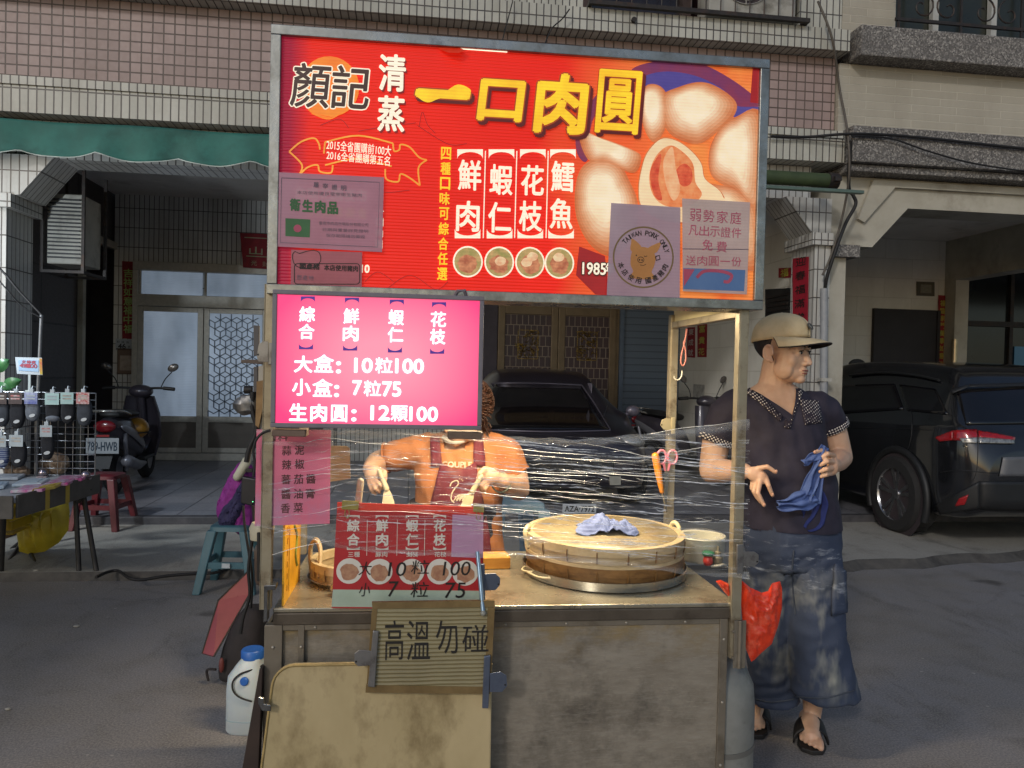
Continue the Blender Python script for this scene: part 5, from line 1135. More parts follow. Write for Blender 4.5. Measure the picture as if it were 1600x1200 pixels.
# left steamer, half hidden by the menu board
gl_ = CART.gz(520, 921, ZC); ly = gl_.y+.13; lx = CART.px(478, 900, ly)[0]+.165
tr2 = ct('steel_tray', 'small round steel tray under the left steamer basket behind the menu board', 'tray', (lx, ly, ZC))
MB().lathe([(0, .001), (.150, .001), (.160, .012), (.158, .013), (.148, .004), (0, .004)], n=48).build('tray', MC['bright_steel'], tr2, smooth=35)
s3 = steamer('steamer_basket', 'small bamboo steamer basket with tall arched handle at the left end of the counter', (lx, ly, ZC+.005), .148, .055, M_bam, M_rim)
hb = MB()
for k in (-1, 1): hb.tube(spline([(-.150, .01+k*.012, .01), (-.153, .0+k*.010, .085), (-.135, -.02+k*.01, .115), (-.118, -.04+k*.008, .085), (-.115, -.095, .02)], 6), .0055, 7)
hb.build('handle', M_rim, s3, smooth=80)
# yellow sponge-like block, white pot, gas regulator, plastic bits
g0 = CART.gz(776, 890, ZC); t = ct('wooden_block', 'yellow wooden block on the counter left of the big steamer', 'block', (g0.x, g0.y+.03, ZC), 4); MB().box(-.046, .043, -.03, .05, .001, .040).build('block', pm('block_wood', '#c28f3a', '#a87428', .55, scale=10, stretch=(1, 4, 4)), t, bev=.004)
g0 = CART.gz(1108, 884, ZC); px_, py_ = g0.x, g0.y+.085
t = ct('white_pot', 'white round plastic pot wrapped in film behind the right front post', 'pot', (px_, py_, ZC))
MB().lathe([(0, .002), (.074, .002), (.080, .01), (.082, .078), (.086, .083), (.084, .087), (.077, .083), (.074, .012), (0, .010)], n=40).build('bowl', pm('pot_white', '#c9c6b4', '#b5b29f', .35, scale=8), t, smooth=40)
MB().box(-.085, -.078, -.02, .02, .01, .078).build('handle', pm('pot_grey', '#8d8c80', None, .5), t, bev=.002)
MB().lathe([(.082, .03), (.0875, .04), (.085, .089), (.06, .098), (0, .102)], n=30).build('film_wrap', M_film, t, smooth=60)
t = ct('gas_regulator', 'small gas regulator with green knob and red body beside the white pot', 'regulator', (px_-.0, py_-.105, ZC))
MB().lathe([(0, .040), (.017, .040), (.021, .044), (.021, .050), (.016, .054), (0, .055)], n=18).build('knob', pm('knob_green', '#2f6b4e', '#275a41', .35), t, smooth=40, loc=(-.012, 0, 0))
MB().lathe([(0, .004), (.013, .008), (.017, .020), (.015, .032), (.009, .040), (0, .041)], n=16).build('body', pm('reg_red', '#b0342c', '#962a24', .4), t, smooth=60, loc=(-.012, 0, 0))
MB().lathe([(0, 0), (.016, 0), (.016, .030), (.011, .034), (.011, .048), (.006, .052), (.004, .068), (0, .068)], n=14).build('nozzle', pm('brass_grey', '#8b8470', '#757060', .35, .5), t, smooth=40, loc=(.027, .012, 0))
MB().tube(spline([(-.004, -.01, .006), (.015, -.022, .010), (.035, -.015, .012), (.052, .0, .004)], 5), .005, 7).build('hose', pm('reg_hose', '#8c8a80', None, .5), t, smooth=80)
def crumple(mb, pts, y, depth, seed, n=7):
    """thin crinkled bag skin from an outline (x,z)"""
    cx = sum(a for a, _ in pts)/len(pts); cz = sum(c for _, c in pts)/len(pts); k = len(pts); R = 26
    for sgn in (-1, 1):
        def fn(u, v):
            i = u*k; a = pts[int(i) % k]; c = pts[(int(i)+1) % k]; f = i-int(i); ex, ez = a[0]+(c[0]-a[0])*f, a[1]+(c[1]-a[1])*f
            x, z = cx+(ex-cx)*v, cz+(ez-cz)*v
            rg_ = 1-2.2*abs(noise.noise(Vector((x*22+z*9, z*15-x*6, seed+sgn)))); r2 = 1-2*abs(noise.noise(Vector((x*55, z*48+x*20, seed*3+sgn)))); d = depth*(1-v**2.5)*(.55+.55*rg_)+depth*.32*r2*(1-v**5)
            return (x, y+sgn*d, z)
        mb.grid(fn, k*n, R)
M_bag = pm('red_plastic', '#ee4a28', '#dc3a1c', .25, scale=14, c3='#f4795a', s3=9, trans=.3)
YB = .03
def bag(name, label, cat, pts, yl, depth, mat, seed, loc=None):
    q = pxpoly(CART, yl, pts); cx = sum(a for a, _ in q)/len(q); cz = sum(c for _, c in q)/len(q)
    t = ct(name, label, cat, (cx, yl, cz)); b = MB(); crumple(b, [(a-cx, c-cz) for a, c in q], 0, depth, seed); b.build('bag', mat, t, smooth=45); return t
t = bag('plastic_bag', 'red plastic bag hanging from the right post beside the denim trousers', 'bag', [(1158, 906), (1172, 918), (1190, 926), (1206, 922), (1207, 911), (1219, 908), (1222, 920), (1222, 950), (1216, 978), (1206, 1006), (1190, 1020), (1180, 1030), (1174, 1034), (1166, 1016), (1161, 985), (1158, 945)], .03, .016, M_bag, 2.2)
q = pxpoly(CART, .012, [(1159, 930), (1168, 940), (1174, 955), (1172, 968), (1160, 966)]); c0 = pxpoly(CART, .03, [(1190, 960)])[0]
t = bag('plastic_scrap', 'folded red plastic bag poking out at the counter corner', 'bag', [(1118, 908), (1126, 906), (1138, 912), (1143, 928), (1142, 936), (1132, 926)], .012, .010, M_bag, 5.1)
# tools hanging on the rear right post
t = ct('scissors', 'pink handled scissors hanging on the rear right post', 'scissors', (*CART.px(1042, 722, D-.055)[:1], D-.055, CART.px(1042, 722, D-.055)[1]))
M_pinkh = pm('pink_handle', '#d98292', '#c8707f', .35)
for s_ in (-1, 1):
    b = MB(); k = .00222
    b.tube([(s_*9*k+8.5*k*cos(a*pi/10)*.9, 0, 8*k+11*k*sin(a*pi/10)) for a in range(21)], .0042, 8, False); b.tube([(s_*5*k, 0, -3*k), (s_*2.5*k, 0, -14*k)], [.005, .0045], 8); b.build('handle', M_pinkh, t, smooth=70)
    MB().prism([(s_*.001-.008, -.035), (s_*.001+.008, -.035), (s_*.003, -.17)], -.001+s_*.0012, .0008+s_*.0012).build('blade', pm('blade_steel', '#b0aea5', '#9a988f', .25, .9), t)
a_, c_ = CART.p(1024, 713, D-.075), CART.p(1034, 768, D-.075); e_ = CART.p(1042, 800, D-.075)
t = ct('ice_pick', 'orange handled tool hanging left of the pink scissors', 'tool', tuple(a_))
MB().limb([(0, 0, 0), tuple((c_-a_)*.55), tuple(c_-a_)], [.0135, .0125, .008], 10).build('handle', pm('orange_handle', '#d98a2b', '#c97a1e', .4), t, smooth=60); MB().tube([tuple(c_-a_), tuple(e_-a_)], [.004, .0025], 7).build('shaft', MC['blade_steel'], t, smooth=60)
t = ct('hook', 'small white wire hook on the rear right post', 'hook', tuple(CART.p(1063, 583, D-.06))); k = .0022
MB().tube(spline([(3*k, 0, 4*k), (2*k, 0, -5*k), (-3*k, 0, -11*k), (-9*k, 0, -9*k), (-10*k, 0, -5*k)], 5), .0026, 7).build('wire', pm('white_wire', '#c9c6b8', None, .4), t, smooth=80)
t = ct('twine_loop', 'pink twisted twine loop hanging from the canopy rail', 'twine', tuple(CART.p(1069, 545, D-.10)))
MB().tube(spline([(3*k, 0, 32*k), (1*k, 0, 12*k), (-3*k, 0, -4*k), (-5*k, 0, -20*k), (-1*k, 0, -27*k), (3*k, 0, -18*k), (2*k, 0, 0), (-1*k, 0, 8*k), (2*k, 0, 18*k), (4*k, 0, 32*k)], 5), .0028, 6).build('twine', pm('twine_pink', '#c9847a', '#b06f66', .7), t, smooth=80)
# utensil standing behind the menu board, paper scraps inside
t = ct('ladle', 'pale ladle handle leaning behind the red menu board', 'ladle', (*CART.px(557, 790, .12)[:1], .12, ZC+.02)); top_ = CART.px(557, 752, .12)
bx_ = CART.px(549, 790, .12); zz = top_[1]-ZC-.02
MB().limb([(-.03, 0, 0), (.0, 0, zz*.6), (.010, 0, zz)], [.007, .009, .010], 8).build('handle', pm('ladle_pale', '#c4b9a0', '#b0a58c', .45), t, smooth=60); MB().ell((-.035, 0, .0), (.035, .03, .018), 14).build('bowl', pm('ladle_steel', '#a9a79c', None, .25, .8), t, smooth=60)
t = ct('paper_note', 'cream paper note clipped behind the film left of the vendor', 'paper', tuple(CART.p(530, 725, .3))); MB().prism([(-.03, -.055), (.035, -.045), (.03, .05), (.02, .055), (-.03, .055)], -.001, .001).build('sheet', pm('note_cream', '#b3a37e', '#a29270', .6, scale=10), t)
# rice sack / box at the rear left so the counter is not bare
t = ct('ingredient_box', 'grey plastic ingredient box behind the left steamer', 'box', (-.18, .46, ZC)); MB().box(-.09, .12, -.1, .1, .001, .07).build('box', pm('tub_grey', '#7f7b70', '#6c685e', .5, scale=6), t, bev=.01)
b = MB()
for i in range(9): b.prism([(-.08+i*.022, .07), (-.058+i*.022, .07), (-.069+i*.022, .094)], -.1, -.096)
b.build('paper_edge', pm('note_white', '#c2b593', '#b0a382', .6), t)
# yellow side board
t = ct('yellow_board', 'yellow printed board standing inside the left side of the cart', 'board', (-.585, .015, ZC))
MB().box(-.005, .0, 0, .27, .001, .235).build('board', pm('board_yellow', '#d9a327', '#c48f1e', .4, scale=5, c3='#a87a1c', s3=6), t)
b = MB()
for i in range(6): b.box(.0, .0012, .04, .05, .03+i*.032, .046+i*.032)
b.box(.0, .0012, .07, .075, .02, .2).build('print', pm('board_orange', '#b5701c', '#9a8a30', .5), t)
b = MB(); b.tube(spline([(.001, .14, .19), (.001, .19, .15), (.001, .17, .10), (.001, .2, .06)], 6), .004, 6); b.build('swirl_print', pm('board_green', '#7d8a3a', None, .5), t)

# ---- gas cylinder, jug, folded board with black bag, stool, jacket, cables
g0 = CART.gz(1150, 1200, .22); t = ct('gas_cylinder', 'scuffed pale grey gas cylinder standing at the right end of the cart', 'gas cylinder', (.665, .14, 0))
MB().lathe([(0, .01), (.10, .01), (.10, .05), (.112, .07), (.118, .10), (.118, .47), (.112, .53), (.09, .58), (.05, .61), (0, .62)], n=36).build('tank', pm('cylinder_grey', '#8b8b86', '#777771', .5, .2, scale=6, c3='#55504a', s3=5), t, smooth=50)
MB().lathe(ring(.1205, .345, .36, .004), n=36).lathe(ring(.07, .62, .70, .006), n=28).build('collar', pm('cylinder_grey2', '#6f6d68', None, .5, .3), t, smooth=40)
MB().lathe([(0, .62), (.018, .62), (.018, .68), (.03, .685), (.03, .70), (0, .70)], n=12).build('valve', pm('valve_brass', '#8d7a45', None, .4, .7), t)
g0 = W0.gz(381, 1149, 0); t = thing('water_jug', 'white translucent water jug with blue cap and blue dial beside the cart', 'jug', (g0.x, g0.y+.06, 0), -10)
jb = MB(); jb.torso([(0, 0, 0, .068, .062), (0, 0, .01, .075, .068), (0, 0, .17, .075, .068), (0, 0, .22, .070, .064), (.012, 0, .265, .05, .05), (.018, 0, .285, .04, .042), (.018, 0, .29, .04, .04)], 28, 3.2)
M_jug = pm('jug_white', '#b9c2c4', '#a9b2b5', .35, scale=3, sss=.2); jb.build('body', M_jug, t, smooth=50)
MB().torso([(0, 0, .052, .0762, .0692), (0, 0, .056, .0762, .0692)], 28, 3.2).build('water_line', pm('jug_line', '#8fa0a8', None, .3), t)
MB().lathe([(.045, 0), (.045, .028), (.04, .034), (0, .034)], (.018, 0, .286), 24).build('cap', pm('cap_blue', '#2a63b5', '#2356a0', .4), t, smooth=40)
b = MB(); b.lathe([(0, 0), (.017, 0), (.017, .006), (.013, .01), (0, .01)], (0, 0, 0), 20, Matrix.Translation((.012, -.064, .215)) @ Matrix.Rotation(pi/2, 4, 'X')); b.build('dial', MC['cap_blue'], t, smooth=40)
MB().tube(spline([(.065, -.02, .262), (.03, -.052, .254), (-.005, -.064, .243), (-.028, -.071, .222), (-.033, -.0735, .195), (-.022, -.074, .170), (.005, -.074, .152), (.045, -.072, .140)], 6), .0035, 7).build('cord', M_wire, t, smooth=80)
# maroon folded board leaning at an angle, on a black bag
Yl = .42
fb_ = Frame(tuple(W0.gz(360, 1060, 0)), -7.5); q = [fb_.p(387, 893, .16), fb_.p(390, 928, .12), fb_.p(334, 1026, -.10), fb_.p(316, 1021, -.06), fb_.p(341, 938, .05)]
t = thing('folded_board', 'maroon folding board slanting beside the cart above a black bag', 'board', **at(fb_))
nrm = (q[1]-q[0]).cross(q[2]-q[0]).normalized()*.012; vs = q+[p+nrm for p in q]
b = MB(); b.add(vs, [(0, 1, 2, 3, 4), (9, 8, 7, 6, 5)]+[(i, (i+1) % 5, (i+1) % 5+5, i+5) for i in range(5)]); b.build('panel', pm('maroon_board', '#8a3f45', '#783439', .5, scale=4), t, bev=.002)
b = MB(); b.tube(q+[q[0]], .004, 6); b.build('edge_trim', M_steeldark, t)
fbx = fb_.px
t = thing('black_bag', 'black fabric bag under the maroon folding board', 'bag', **at(fb_))
b = MB(); b.torso([(.045, .02, .0, .085, .11), (.045, .02, .03, .10, .12), (.055, .03, .16, .095, .11), (.075, .05, .26, .07, .09), (.085, .06, .33, .04, .06)], 24, 2.6)
o = b.build('bag', pm('black_fabric', '#1d191b', '#262123', .85, scale=20, bump=.002), t, smooth=60, sub=1)
MB().tube(spline([(-.07, -.08, .02), (-.075, -.085, .07), (-.03, -.10, .08)], 5), .006, 7).build('strap', MC['black_fabric'], t, smooth=80); b = MB(); b.ell((-.005, -.10, .10), (.012, .012, .035), 10); b.build('red_tag', pm('tag_red', '#5f2a28', None, .6), t, smooth=60)
def stool(name, label, loc, deg, mat, h=.45, w_=.15, cat='stool', round_=False, group=None):
    t = thing(name, label, cat, loc, deg, group)
    b = MB(); b.torso([(0, 0, h-.035, w_+.012, w_+.012), (0, 0, h-.008, w_+.008, w_+.008), (0, 0, h, w_-.005, w_-.005)], 28, 5); b.lathe(ring(.02, h-.002, h+.001, .018), n=16); b.build('seat', mat, t, smooth=40)
    sp = w_+.055
    for sx in (-1, 1):
        for sy in (-1, 1):
            a, c = Vector((sx*(w_-.015), sy*(w_-.015), h-.03)), Vector((sx*sp, sy*sp, 0))
            b = MB(); L = []
            for p, r in ((a, .03), (c, .024)):
                L.append([p+Vector((dx*r, dy*r, 0)) for dx, dy in ((-1, -1), (1, -1), (1, 1), (-1, 1))])
            b.loft([[v for v in L[1]], [v for v in L[0]]]); b.build('leg', mat, t, bev=.006)
    b = MB(); z = h*.42; s_ = w_+.055*(1-z/h)-.0
    for k in (-1, 1): b.box(-s_, s_, k*s_-.006, k*s_+.006, z-.02, z+.02); b.box(k*s_-.006, k*s_+.006, -s_, s_, z-.0195, z+.0195)
    b.build('stretcher', mat, t); return t
M_teal = pm('teal_plastic', '#3f6470', '#365862', .45, scale=5)
g0 = W0.gz(350, 924, 0)
st = stool('plastic_stool', 'teal plastic stool with a white label standing left of the cart', (g0.x+.03, g0.y+.10, 0), -4, M_teal, .42, .115, group=None)
MB().box(-.02, .03, -.168, -.1665, .165, .195).build('sticker', pm('sticker_white', '#b4bcc2', '#9aa2a8', .5, scale=30), st)
# purple and navy jacket in a heap on the stool, with a white roll and a black adapter on top
jx, jy = g0.x+.03, g0.y+.10; fj = Frame((jx, jy, 0), -7.5)
t = thing('jacket', 'purple and navy jacket heaped on the teal stool', 'jacket', **at(fj))
def hull(pts, y, d, mat, nm, sub=1):
    q = [fj.px(x, y_, y) for x, y_ in pts]; cx = sum(a for a, _ in q)/len(q); cz = sum(c for _, c in q)/len(q); rg = []
    for k, f in ((-1, .55), (-.6, .9), (0, 1), (.6, .9), (1, .55)): rg.append([(cx+(a-cx)*f, y+k*d, cz+(c-cz)*f) for a, c in q])
    b = MB(); b.loft(rg); o = b.build(nm, mat, t, smooth=70, sub=4); return bake(o, 0, 0, .5, lambda c, n_: wrinkle(c, n_, .011, (13, 9, 9), 2.0)+n_*.010*(1-2*abs(noise.noise(Vector((c.x*14+c.z*9, c.y*8, c.z*11-c.x*12))))))
hull([(372, 722), (392, 716), (400, 740), (402, 790), (400, 838), (378, 838), (352, 828), (336, 800), (344, 775), (358, 745)], 0, .09, pm('purple_cloth', '#8a2a86', '#6d1f6c', .75, scale=14, bump=.002, bscale=30), 'purple_panel')
hull([(383, 742), (398, 748), (396, 772), (378, 800), (362, 832), (345, 824), (340, 806), (356, 784), (374, 765)], -.06, .05, pm('navy_cloth', '#242042', '#2d2950', .8, scale=14, bump=.002, bscale=30), 'navy_panel')
t = thing('white_bottle', 'white plastic bottle lying on top of the purple jacket', 'bottle', **at(fj)); a_, c_ = fj.p(371, 745, -.10), fj.p(386, 720, -.10); MB().limb([a_, c_], [.028, .030], 16).build('bottle', pm('bottle_cream', '#b9b7a5', '#a6a492', .45), t, smooth=60); MB().box(-.02, .02, -.012, .012, -.012, .012, Matrix.Translation(fj.p(390, 735, -.12))).build('cap', M_black, t, bev=.003)
t = thing('power_adapter', 'black power adapter with a green light hanging beside the purple jacket', 'adapter', **at(fj))
q = [fj.px(x, y, -.14) for x, y in [(379, 744), (401, 748), (404, 770), (396, 790), (377, 786)]]; MB().prism(q, -.16, -.11).build('case', pm('adapter_black', '#17171b', '#1f1f24', .4), t, bev=.008); MB().ell(fj.p(395, 784, -.165), (.003, .003, .003), 8).build('indicator', glow('green_led', '#7dffb0', 2.0), t)
# wooden arm, taped pole and lamp head at the cart's rear left corner
t = ct('wooden_batten', 'weathered wooden batten and taped pole clamped at the rear left corner of the cart', 'batten', (0, 0, 0))
b = MB(); b.prism(pxpoly(CART, .02, [(378, 562), (421, 562), (421, 570), (378, 567)]), .01, .03); b.build('arm', pm('grey_wood', '#6d5f55', '#594c43', .7, scale=12, stretch=(1, 4, 4)), t, bev=.002)
b = MB(); b.prism(pxpoly(CART, .02, [(396, 508), (405, 509), (405, 556), (396, 556)]), .02, .03); b.prism(pxpoly(CART, .02, [(397, 573), (404, 573), (403, 668), (396, 668)]), .012, .03); b.build('pole', pm('grey_wood2', '#5b5756', '#4c4847', .6, scale=9), t, bev=.002)
b = MB(); b.prism(pxpoly(CART, .02, [(406, 572), (420, 571), (418, 666), (404, 667)]), .005, .02); b.build('paper_wrap', pm('paper_wrap', '#b5b0a4', '#9c9488', .6, scale=9, c3='#8a6f4e', s3=7), t)
b = MB(); b.prism(pxpoly(CART, .0, [(402, 596), (412, 594), (411, 640), (405, 668), (400, 664)]), -.008, .004); b.build('rust_strip', pm('rusty', '#94754a', '#7a5c36', .6, scale=25), t)
t = ct('socket', 'foil wrapped socket with black plug on the pole left of the price box', 'socket', (0, 0, 0))
b = MB(); c0 = CART.p(385, 632, .02); b.ell(c0, (.034, .02, .027), 18); b.v = [tuple(Vector(v)+Vector((noise.noise(Vector(v)*60), noise.noise(Vector(v)*60+Vector((3, 1, 0))), noise.noise(Vector(v)*60+Vector((7, 1, 0)))))*.006) for v in b.v]
b.build('foil', pm('foil', '#8f8c88', '#6c6a68', .4, .8, scale=30), t, smooth=30); MB().tube([CART.p(382, 609, .02), CART.p(394, 609, .02)], .011, 10).build('plug', M_black, t, smooth=40)
def ccable(label, pts, yl, r=.006):
    tag(MB().tube(spline([CART.o+CART.ax*p.x+CART.ay*p.y+Vector((0, 0, p.z)) for p in [CART.p(x, y, yy if False else yl) for x, y in pts]], 6), r, 7).build('cable', M_wire, None, smooth=80), label, 'cable')
ccable('black cable looping from under the price box down the taped pole', [(423, 672), (410, 677), (400, 688), (396, 705), (398, 722), (396, 745)], -.03, .0035)
ccable('thick black cable running down beside the taped pole', [(395, 612), (394, 640), (400, 662), (399, 680), (390, 700), (385, 722)], .01, .0075)
ccable('black cable hanging from the adapter down behind the maroon board', [(395, 790), (397, 815), (393, 850), (388, 890), (390, 930), (380, 965), (376, 990)], .06, .0045)
ccable('second thin black cable hanging beside the white cup', [(380, 790), (382, 820), (388, 860), (394, 905), (392, 950)], .08, .0035)
t = ct('white_cup', 'cream lamp cup and dark bottle hanging at the left end of the cart', 'cup', (0, 0, 0))
b = MB(); c0 = CART.p(409, 842, .04); b.lathe([(.0, 0), (.030, 0), (.033, .03), (.026, .045), (0, .048)], (c0.x, c0.y, c0.z), 20); b.build('cup', pm('cup_cream', '#b5ac96', '#a0977f', .45, scale=8), t, smooth=50)
b = MB(); b.limb([CART.p(410, 860, .04), CART.p(410, 905, .04)], [.022, .020], 14); b.build('bottle', pm('bottle_dark', '#4a3d34', '#5c4b3e', .3), t, smooth=60); MB().prism(pxpoly(CART, .02, [(404, 830), (408, 830), (408, 905), (404, 905)]), .0, .01).build('strap', M_black, t)
b = MB(); q = pxpoly(CART, -.03, [(413, 914), (432, 913), (431, 921), (419, 922), (418, 970), (412, 972)]); t = ct('corner_bracket', 'bent chrome bracket on the front left corner of the counter', 'bracket', (0, 0, 0)); b.prism(q, -.035, -.005); b.build('plate', pm('chrome', '#8d8d8c', '#6a6a69', .2, .9, scale=20), t, bev=.002)
b = MB(); q = pxpoly(CART, -.09, [(404, 1087), (413, 1090), (413, 1098), (424, 1100), (424, 1110), (410, 1109), (404, 1098)]); t = ct('latch', 'small chrome latch on the left edge of the yellowed board', 'latch', (0, 0, 0)); b.prism(q, -.097, -.086); b.build('plate', MC['chrome'], t, bev=.002)
# dark slanting cover between jug and cart front
t = ct('side_flap', 'dark brown flap leaning along the left side of the cart', 'board', (0, 0, 0)); b = MB(); q = pxpoly(CART, .0, [(408, 1040), (413, 1040), (405, 1230), (375, 1230)]); b.prism(q, -.02, .012); b.build('flap', pm('flap_brown', '#2c211d', '#3a2c25', .7), t, bev=.002)
# ================================================================ VEHICLES
M_tyre = pm('tyre_rubber', '#1a1919', '#232120', .85, scale=30); M_rimm = pm('alloy_rim', '#a9a9ab', '#8f8f92', .25, .9, scale=9)
def cr1(a, b, c, d, t): return .5*((2*b)+(c-a)*t+(2*a-5*b+4*c-d)*t*t+(3*b-a-3*c+d)*t**3)
def car_shell(st, nu=6, nv=5):
    """st: list of (y, half section points (x,z) from sill to centre line). Returns full mirrored builder"""
    k = len(st[0][1]); rows = []
    for i in range(len(st)-1):
        for q in range(nu+(1 if i == len(st)-2 else 0)):
            t = q/nu; a, b, c, d = st[max(i-1, 0)], st[i], st[i+1], st[min(i+2, len(st)-1)]
            rows.append([(cr1(a[1][j][0], b[1][j][0], c[1][j][0], d[1][j][0], t), cr1(a[0], b[0], c[0], d[0], t), cr1(a[1][j][1], b[1][j][1], c[1][j][1], d[1][j][1], t)) for j in range(k)])
    full = []
    for r in rows:
        h = []
        for j in range(k-1):
            for q in range(nv):
                t = q/nv; a, b, c, d = r[max(j-1, 0)], r[j], r[j+1], r[min(j+2, k-1)]
                h.append(tuple(cr1(a[m_], b[m_], c[m_], d[m_], t) for m_ in range(3)))
        h.append(r[-1]); full.append(h+[(-x, y, z) for x, y, z in reversed(h[:-1])])
    mb = MB(); mb.loft(full, cap=True, close=True); return mb
def wheel(parent, loc, r, wd, deg, spokes=10, side=-1):
    """wheel with its axle along x; side = which way the face looks"""
    R_ = Matrix.Translation(loc) @ Matrix.Rotation(radians(deg), 4, 'Z') @ Matrix.Rotation(side*pi/2, 4, 'Y')
    t = MB(); t.lathe([(r*.74, -wd/2), (r*.93, -wd/2), (r, -wd*.36), (r, wd*.36), (r*.93, wd/2), (r*.68, wd/2), (r*.74, wd*.42), (r*.74, -wd/2)], (0, 0, 0), 40, R_)
    for k in range(36):
        a = k*pi/18; t.box(-.006, .006, r*.985, r*1.006, -wd*.33, wd*.33, R_ @ Matrix.Rotation(a, 4, 'Z'))
    o = t.build('tyre', M_tyre, parent, smooth=35)
    b = MB(); b.lathe([(r*.74, wd*.40), (r*.71, wd*.47), (r*.68, wd*.40), (r*.68, -wd*.3), (r*.74, -wd*.3)], (0, 0, 0), 40, R_)
    for k in range(spokes):
        a = 2*pi*k/spokes+(.13 if k % 2 else -.13); M2 = R_ @ Matrix.Rotation(a, 4, 'Z')
        b.add([(-.012, .03, wd*.34), (.012, .03, wd*.34), (.020, r*.70, wd*.43), (-.020, r*.70, wd*.43), (-.014, .03, wd*.2), (.014, .03, wd*.2), (.022, r*.70, wd*.3), (-.022, r*.70, wd*.3)], [(0, 1, 2, 3), (0, 4, 5, 1), (1, 5, 6, 2), (3, 2, 6, 7), (0, 3, 7, 4), (4, 7, 6, 5)], M2)
    b.lathe([(0, wd*.40), (.045, wd*.40), (.05, wd*.34), (.05, wd*.2)], (0, 0, 0), 16, R_); b.build('rim', M_rimm, o, smooth=30)
    d = MB(); d.lathe([(r*.68, wd*.05), (0, wd*.05)], (0, 0, 0), 28, R_); d.build('brake', M_dark, o)
    return o
M_cardark = pm('car_paint_grey', '#2a2b2f', '#252629', .2, .55, scale=3, coat=.9); M_glassc = pm('car_glass', '#0d0c0e', '#131114', .07, 0, scale=3, spec=.7)
M_trim = pm('black_trim', '#161617', '#1c1c1d', .55, scale=12); M_redl = pm('tail_red', '#7d1016', '#a3161c', .15, scale=40, emit=.06, coat=.7); M_chr = pm('lamp_clear', '#b7b4ae', '#7b7975', .15, .6, scale=60)
M_plate = pm('number_plate', '#a9adb0', '#9ba0a4', .4, scale=8)
def sec(w_, zb, zm, zbelt, wt, zt): return [(w_*.80, zb), (w_*.965, zb+.04), (w_, zm), (w_*.985, zbelt-.08), (w_*.95, zbelt), (wt, zt-.075), (wt*.80, zt-.02), (wt*.4, zt-.002), (0, zt)]
def hood(w_, zb, zm, zt, f=.9): return [(w_*.80, zb), (w_*.965, zb+.04), (w_, zm), (w_*.98, zt-.14), (w_*f, zt-.06), (w_*f*.86, zt-.02), (w_*f*.66, zt), (w_*.35, zt+.012), (0, zt+.016)]
# ---- the dark SUV on the right, tail towards the street
x_, z_ = W0.px(1405, 790, 6.45)
SUV = Frame((x_+.90, 5.60, .055), 0)
suv = thing('suv_car', 'dark grey sport utility car parked tail outwards in the right garage bay', 'car', **at(SUV))
st = [(.0, hood(.70, .42, .62, .86)), (.06, hood(.80, .34, .66, .99)), (.16, sec(.88, .28, .72, 1.04, .76, 1.10)), (.34, sec(.91, .26, .76, 1.07, .70, 1.34)), (.52, sec(.915, .25, .78, 1.08, .65, 1.53)), (.80, sec(.92, .25, .78, 1.07, .63, 1.60)),
      (1.6, sec(.92, .24, .76, 1.05, .635, 1.635)), (2.4, sec(.92, .24, .75, 1.02, .62, 1.60)), (2.95, sec(.91, .24, .74, 1.0, .62, 1.40)), (3.35, hood(.90, .24, .72, 1.03)), (4.0, hood(.88, .25, .68, .95)), (4.35, hood(.78, .28, .62, .84)), (4.45, hood(.62, .38, .58, .70))]
st = [(y, [(x, z*.965) for x, z in pts]) for y, pts in st]
so_ = car_shell(st).build('body', M_cardark, suv, smooth=45); bv = bvh_of(so_)
def sp(name, mat, quads, off=.006, nu=14, nv=10, parent=suv, fr=SUV, bv_=None):
    b = MB()
    for q_ in quads: surf_poly(b, bv_ or bv, fr, q_, nu, nv, off)
    return b.build(name, mat, parent, smooth=50, solid=.004)
sp('rear_window', M_glassc, [[(1492, 612), (1640, 600), (1640, 662), (1510, 664)]])
sp('side_window', M_glassc, [[(1290, 603), (1398, 600), (1412, 640), (1290, 648)]]); sp('quarter_window', M_glassc, [[(1406, 601), (1462, 608), (1482, 648), (1418, 642)]])
sp('tail_light', M_redl, [[(1462, 684), (1490, 673), (1490, 688), (1470, 690)], [(1490, 673), (1526, 672), (1526, 689), (1490, 688)], [(1528, 674), (1585, 684), (1583, 690), (1528, 684)]], .012, 10, 4)
sp('lamp_strip', M_chr, [[(1500, 685), (1526, 684), (1526, 693), (1505, 693)], [(1528, 684), (1583, 688), (1583, 694), (1528, 693)]], .014, 10, 4)
sp('rear_bumper', M_trim, [[(1462, 790), (1530, 752), (1530, 795), (1470, 803)], [(1530, 752), (1660, 752), (1660, 800), (1530, 795)]], .012, 14, 8)
sp('reflector', pm('reflector_red', '#8a1a1e', '#a02024', .2, emit=.03), [[(1500, 778), (1514, 772), (1508, 788), (1494, 790)]], .018, 4, 4)
sp('plate_recess', pm('recess_grey', '#5f6064', '#55565a', .4), [[(1566, 714), (1660, 712), (1660, 744), (1560, 744)]], .01, 8, 6)
sp('spoiler', M_trim, [[(1486, 613), (1512, 604), (1512, 608), (1490, 618)], [(1512, 604), (1640, 600), (1640, 606), (1512, 608)]], .03, 8, 3)
b = MB(); surf_line(b, bv, SUV, [(1528, 672), (1528, 700), (1526, 735), (1520, 752)], .003); surf_line(b, bv, SUV, [(1330, 668), (1400, 670), (1455, 672)], .003); surf_line(b, bv, SUV, [(1413, 600), (1425, 650), (1420, 700), (1390, 740)], .003); surf_line(b, bv, SUV, [(1470, 738), (1500, 735), (1560, 740), (1620, 742)], .004); b.build('panel_gap', M_trim, suv)
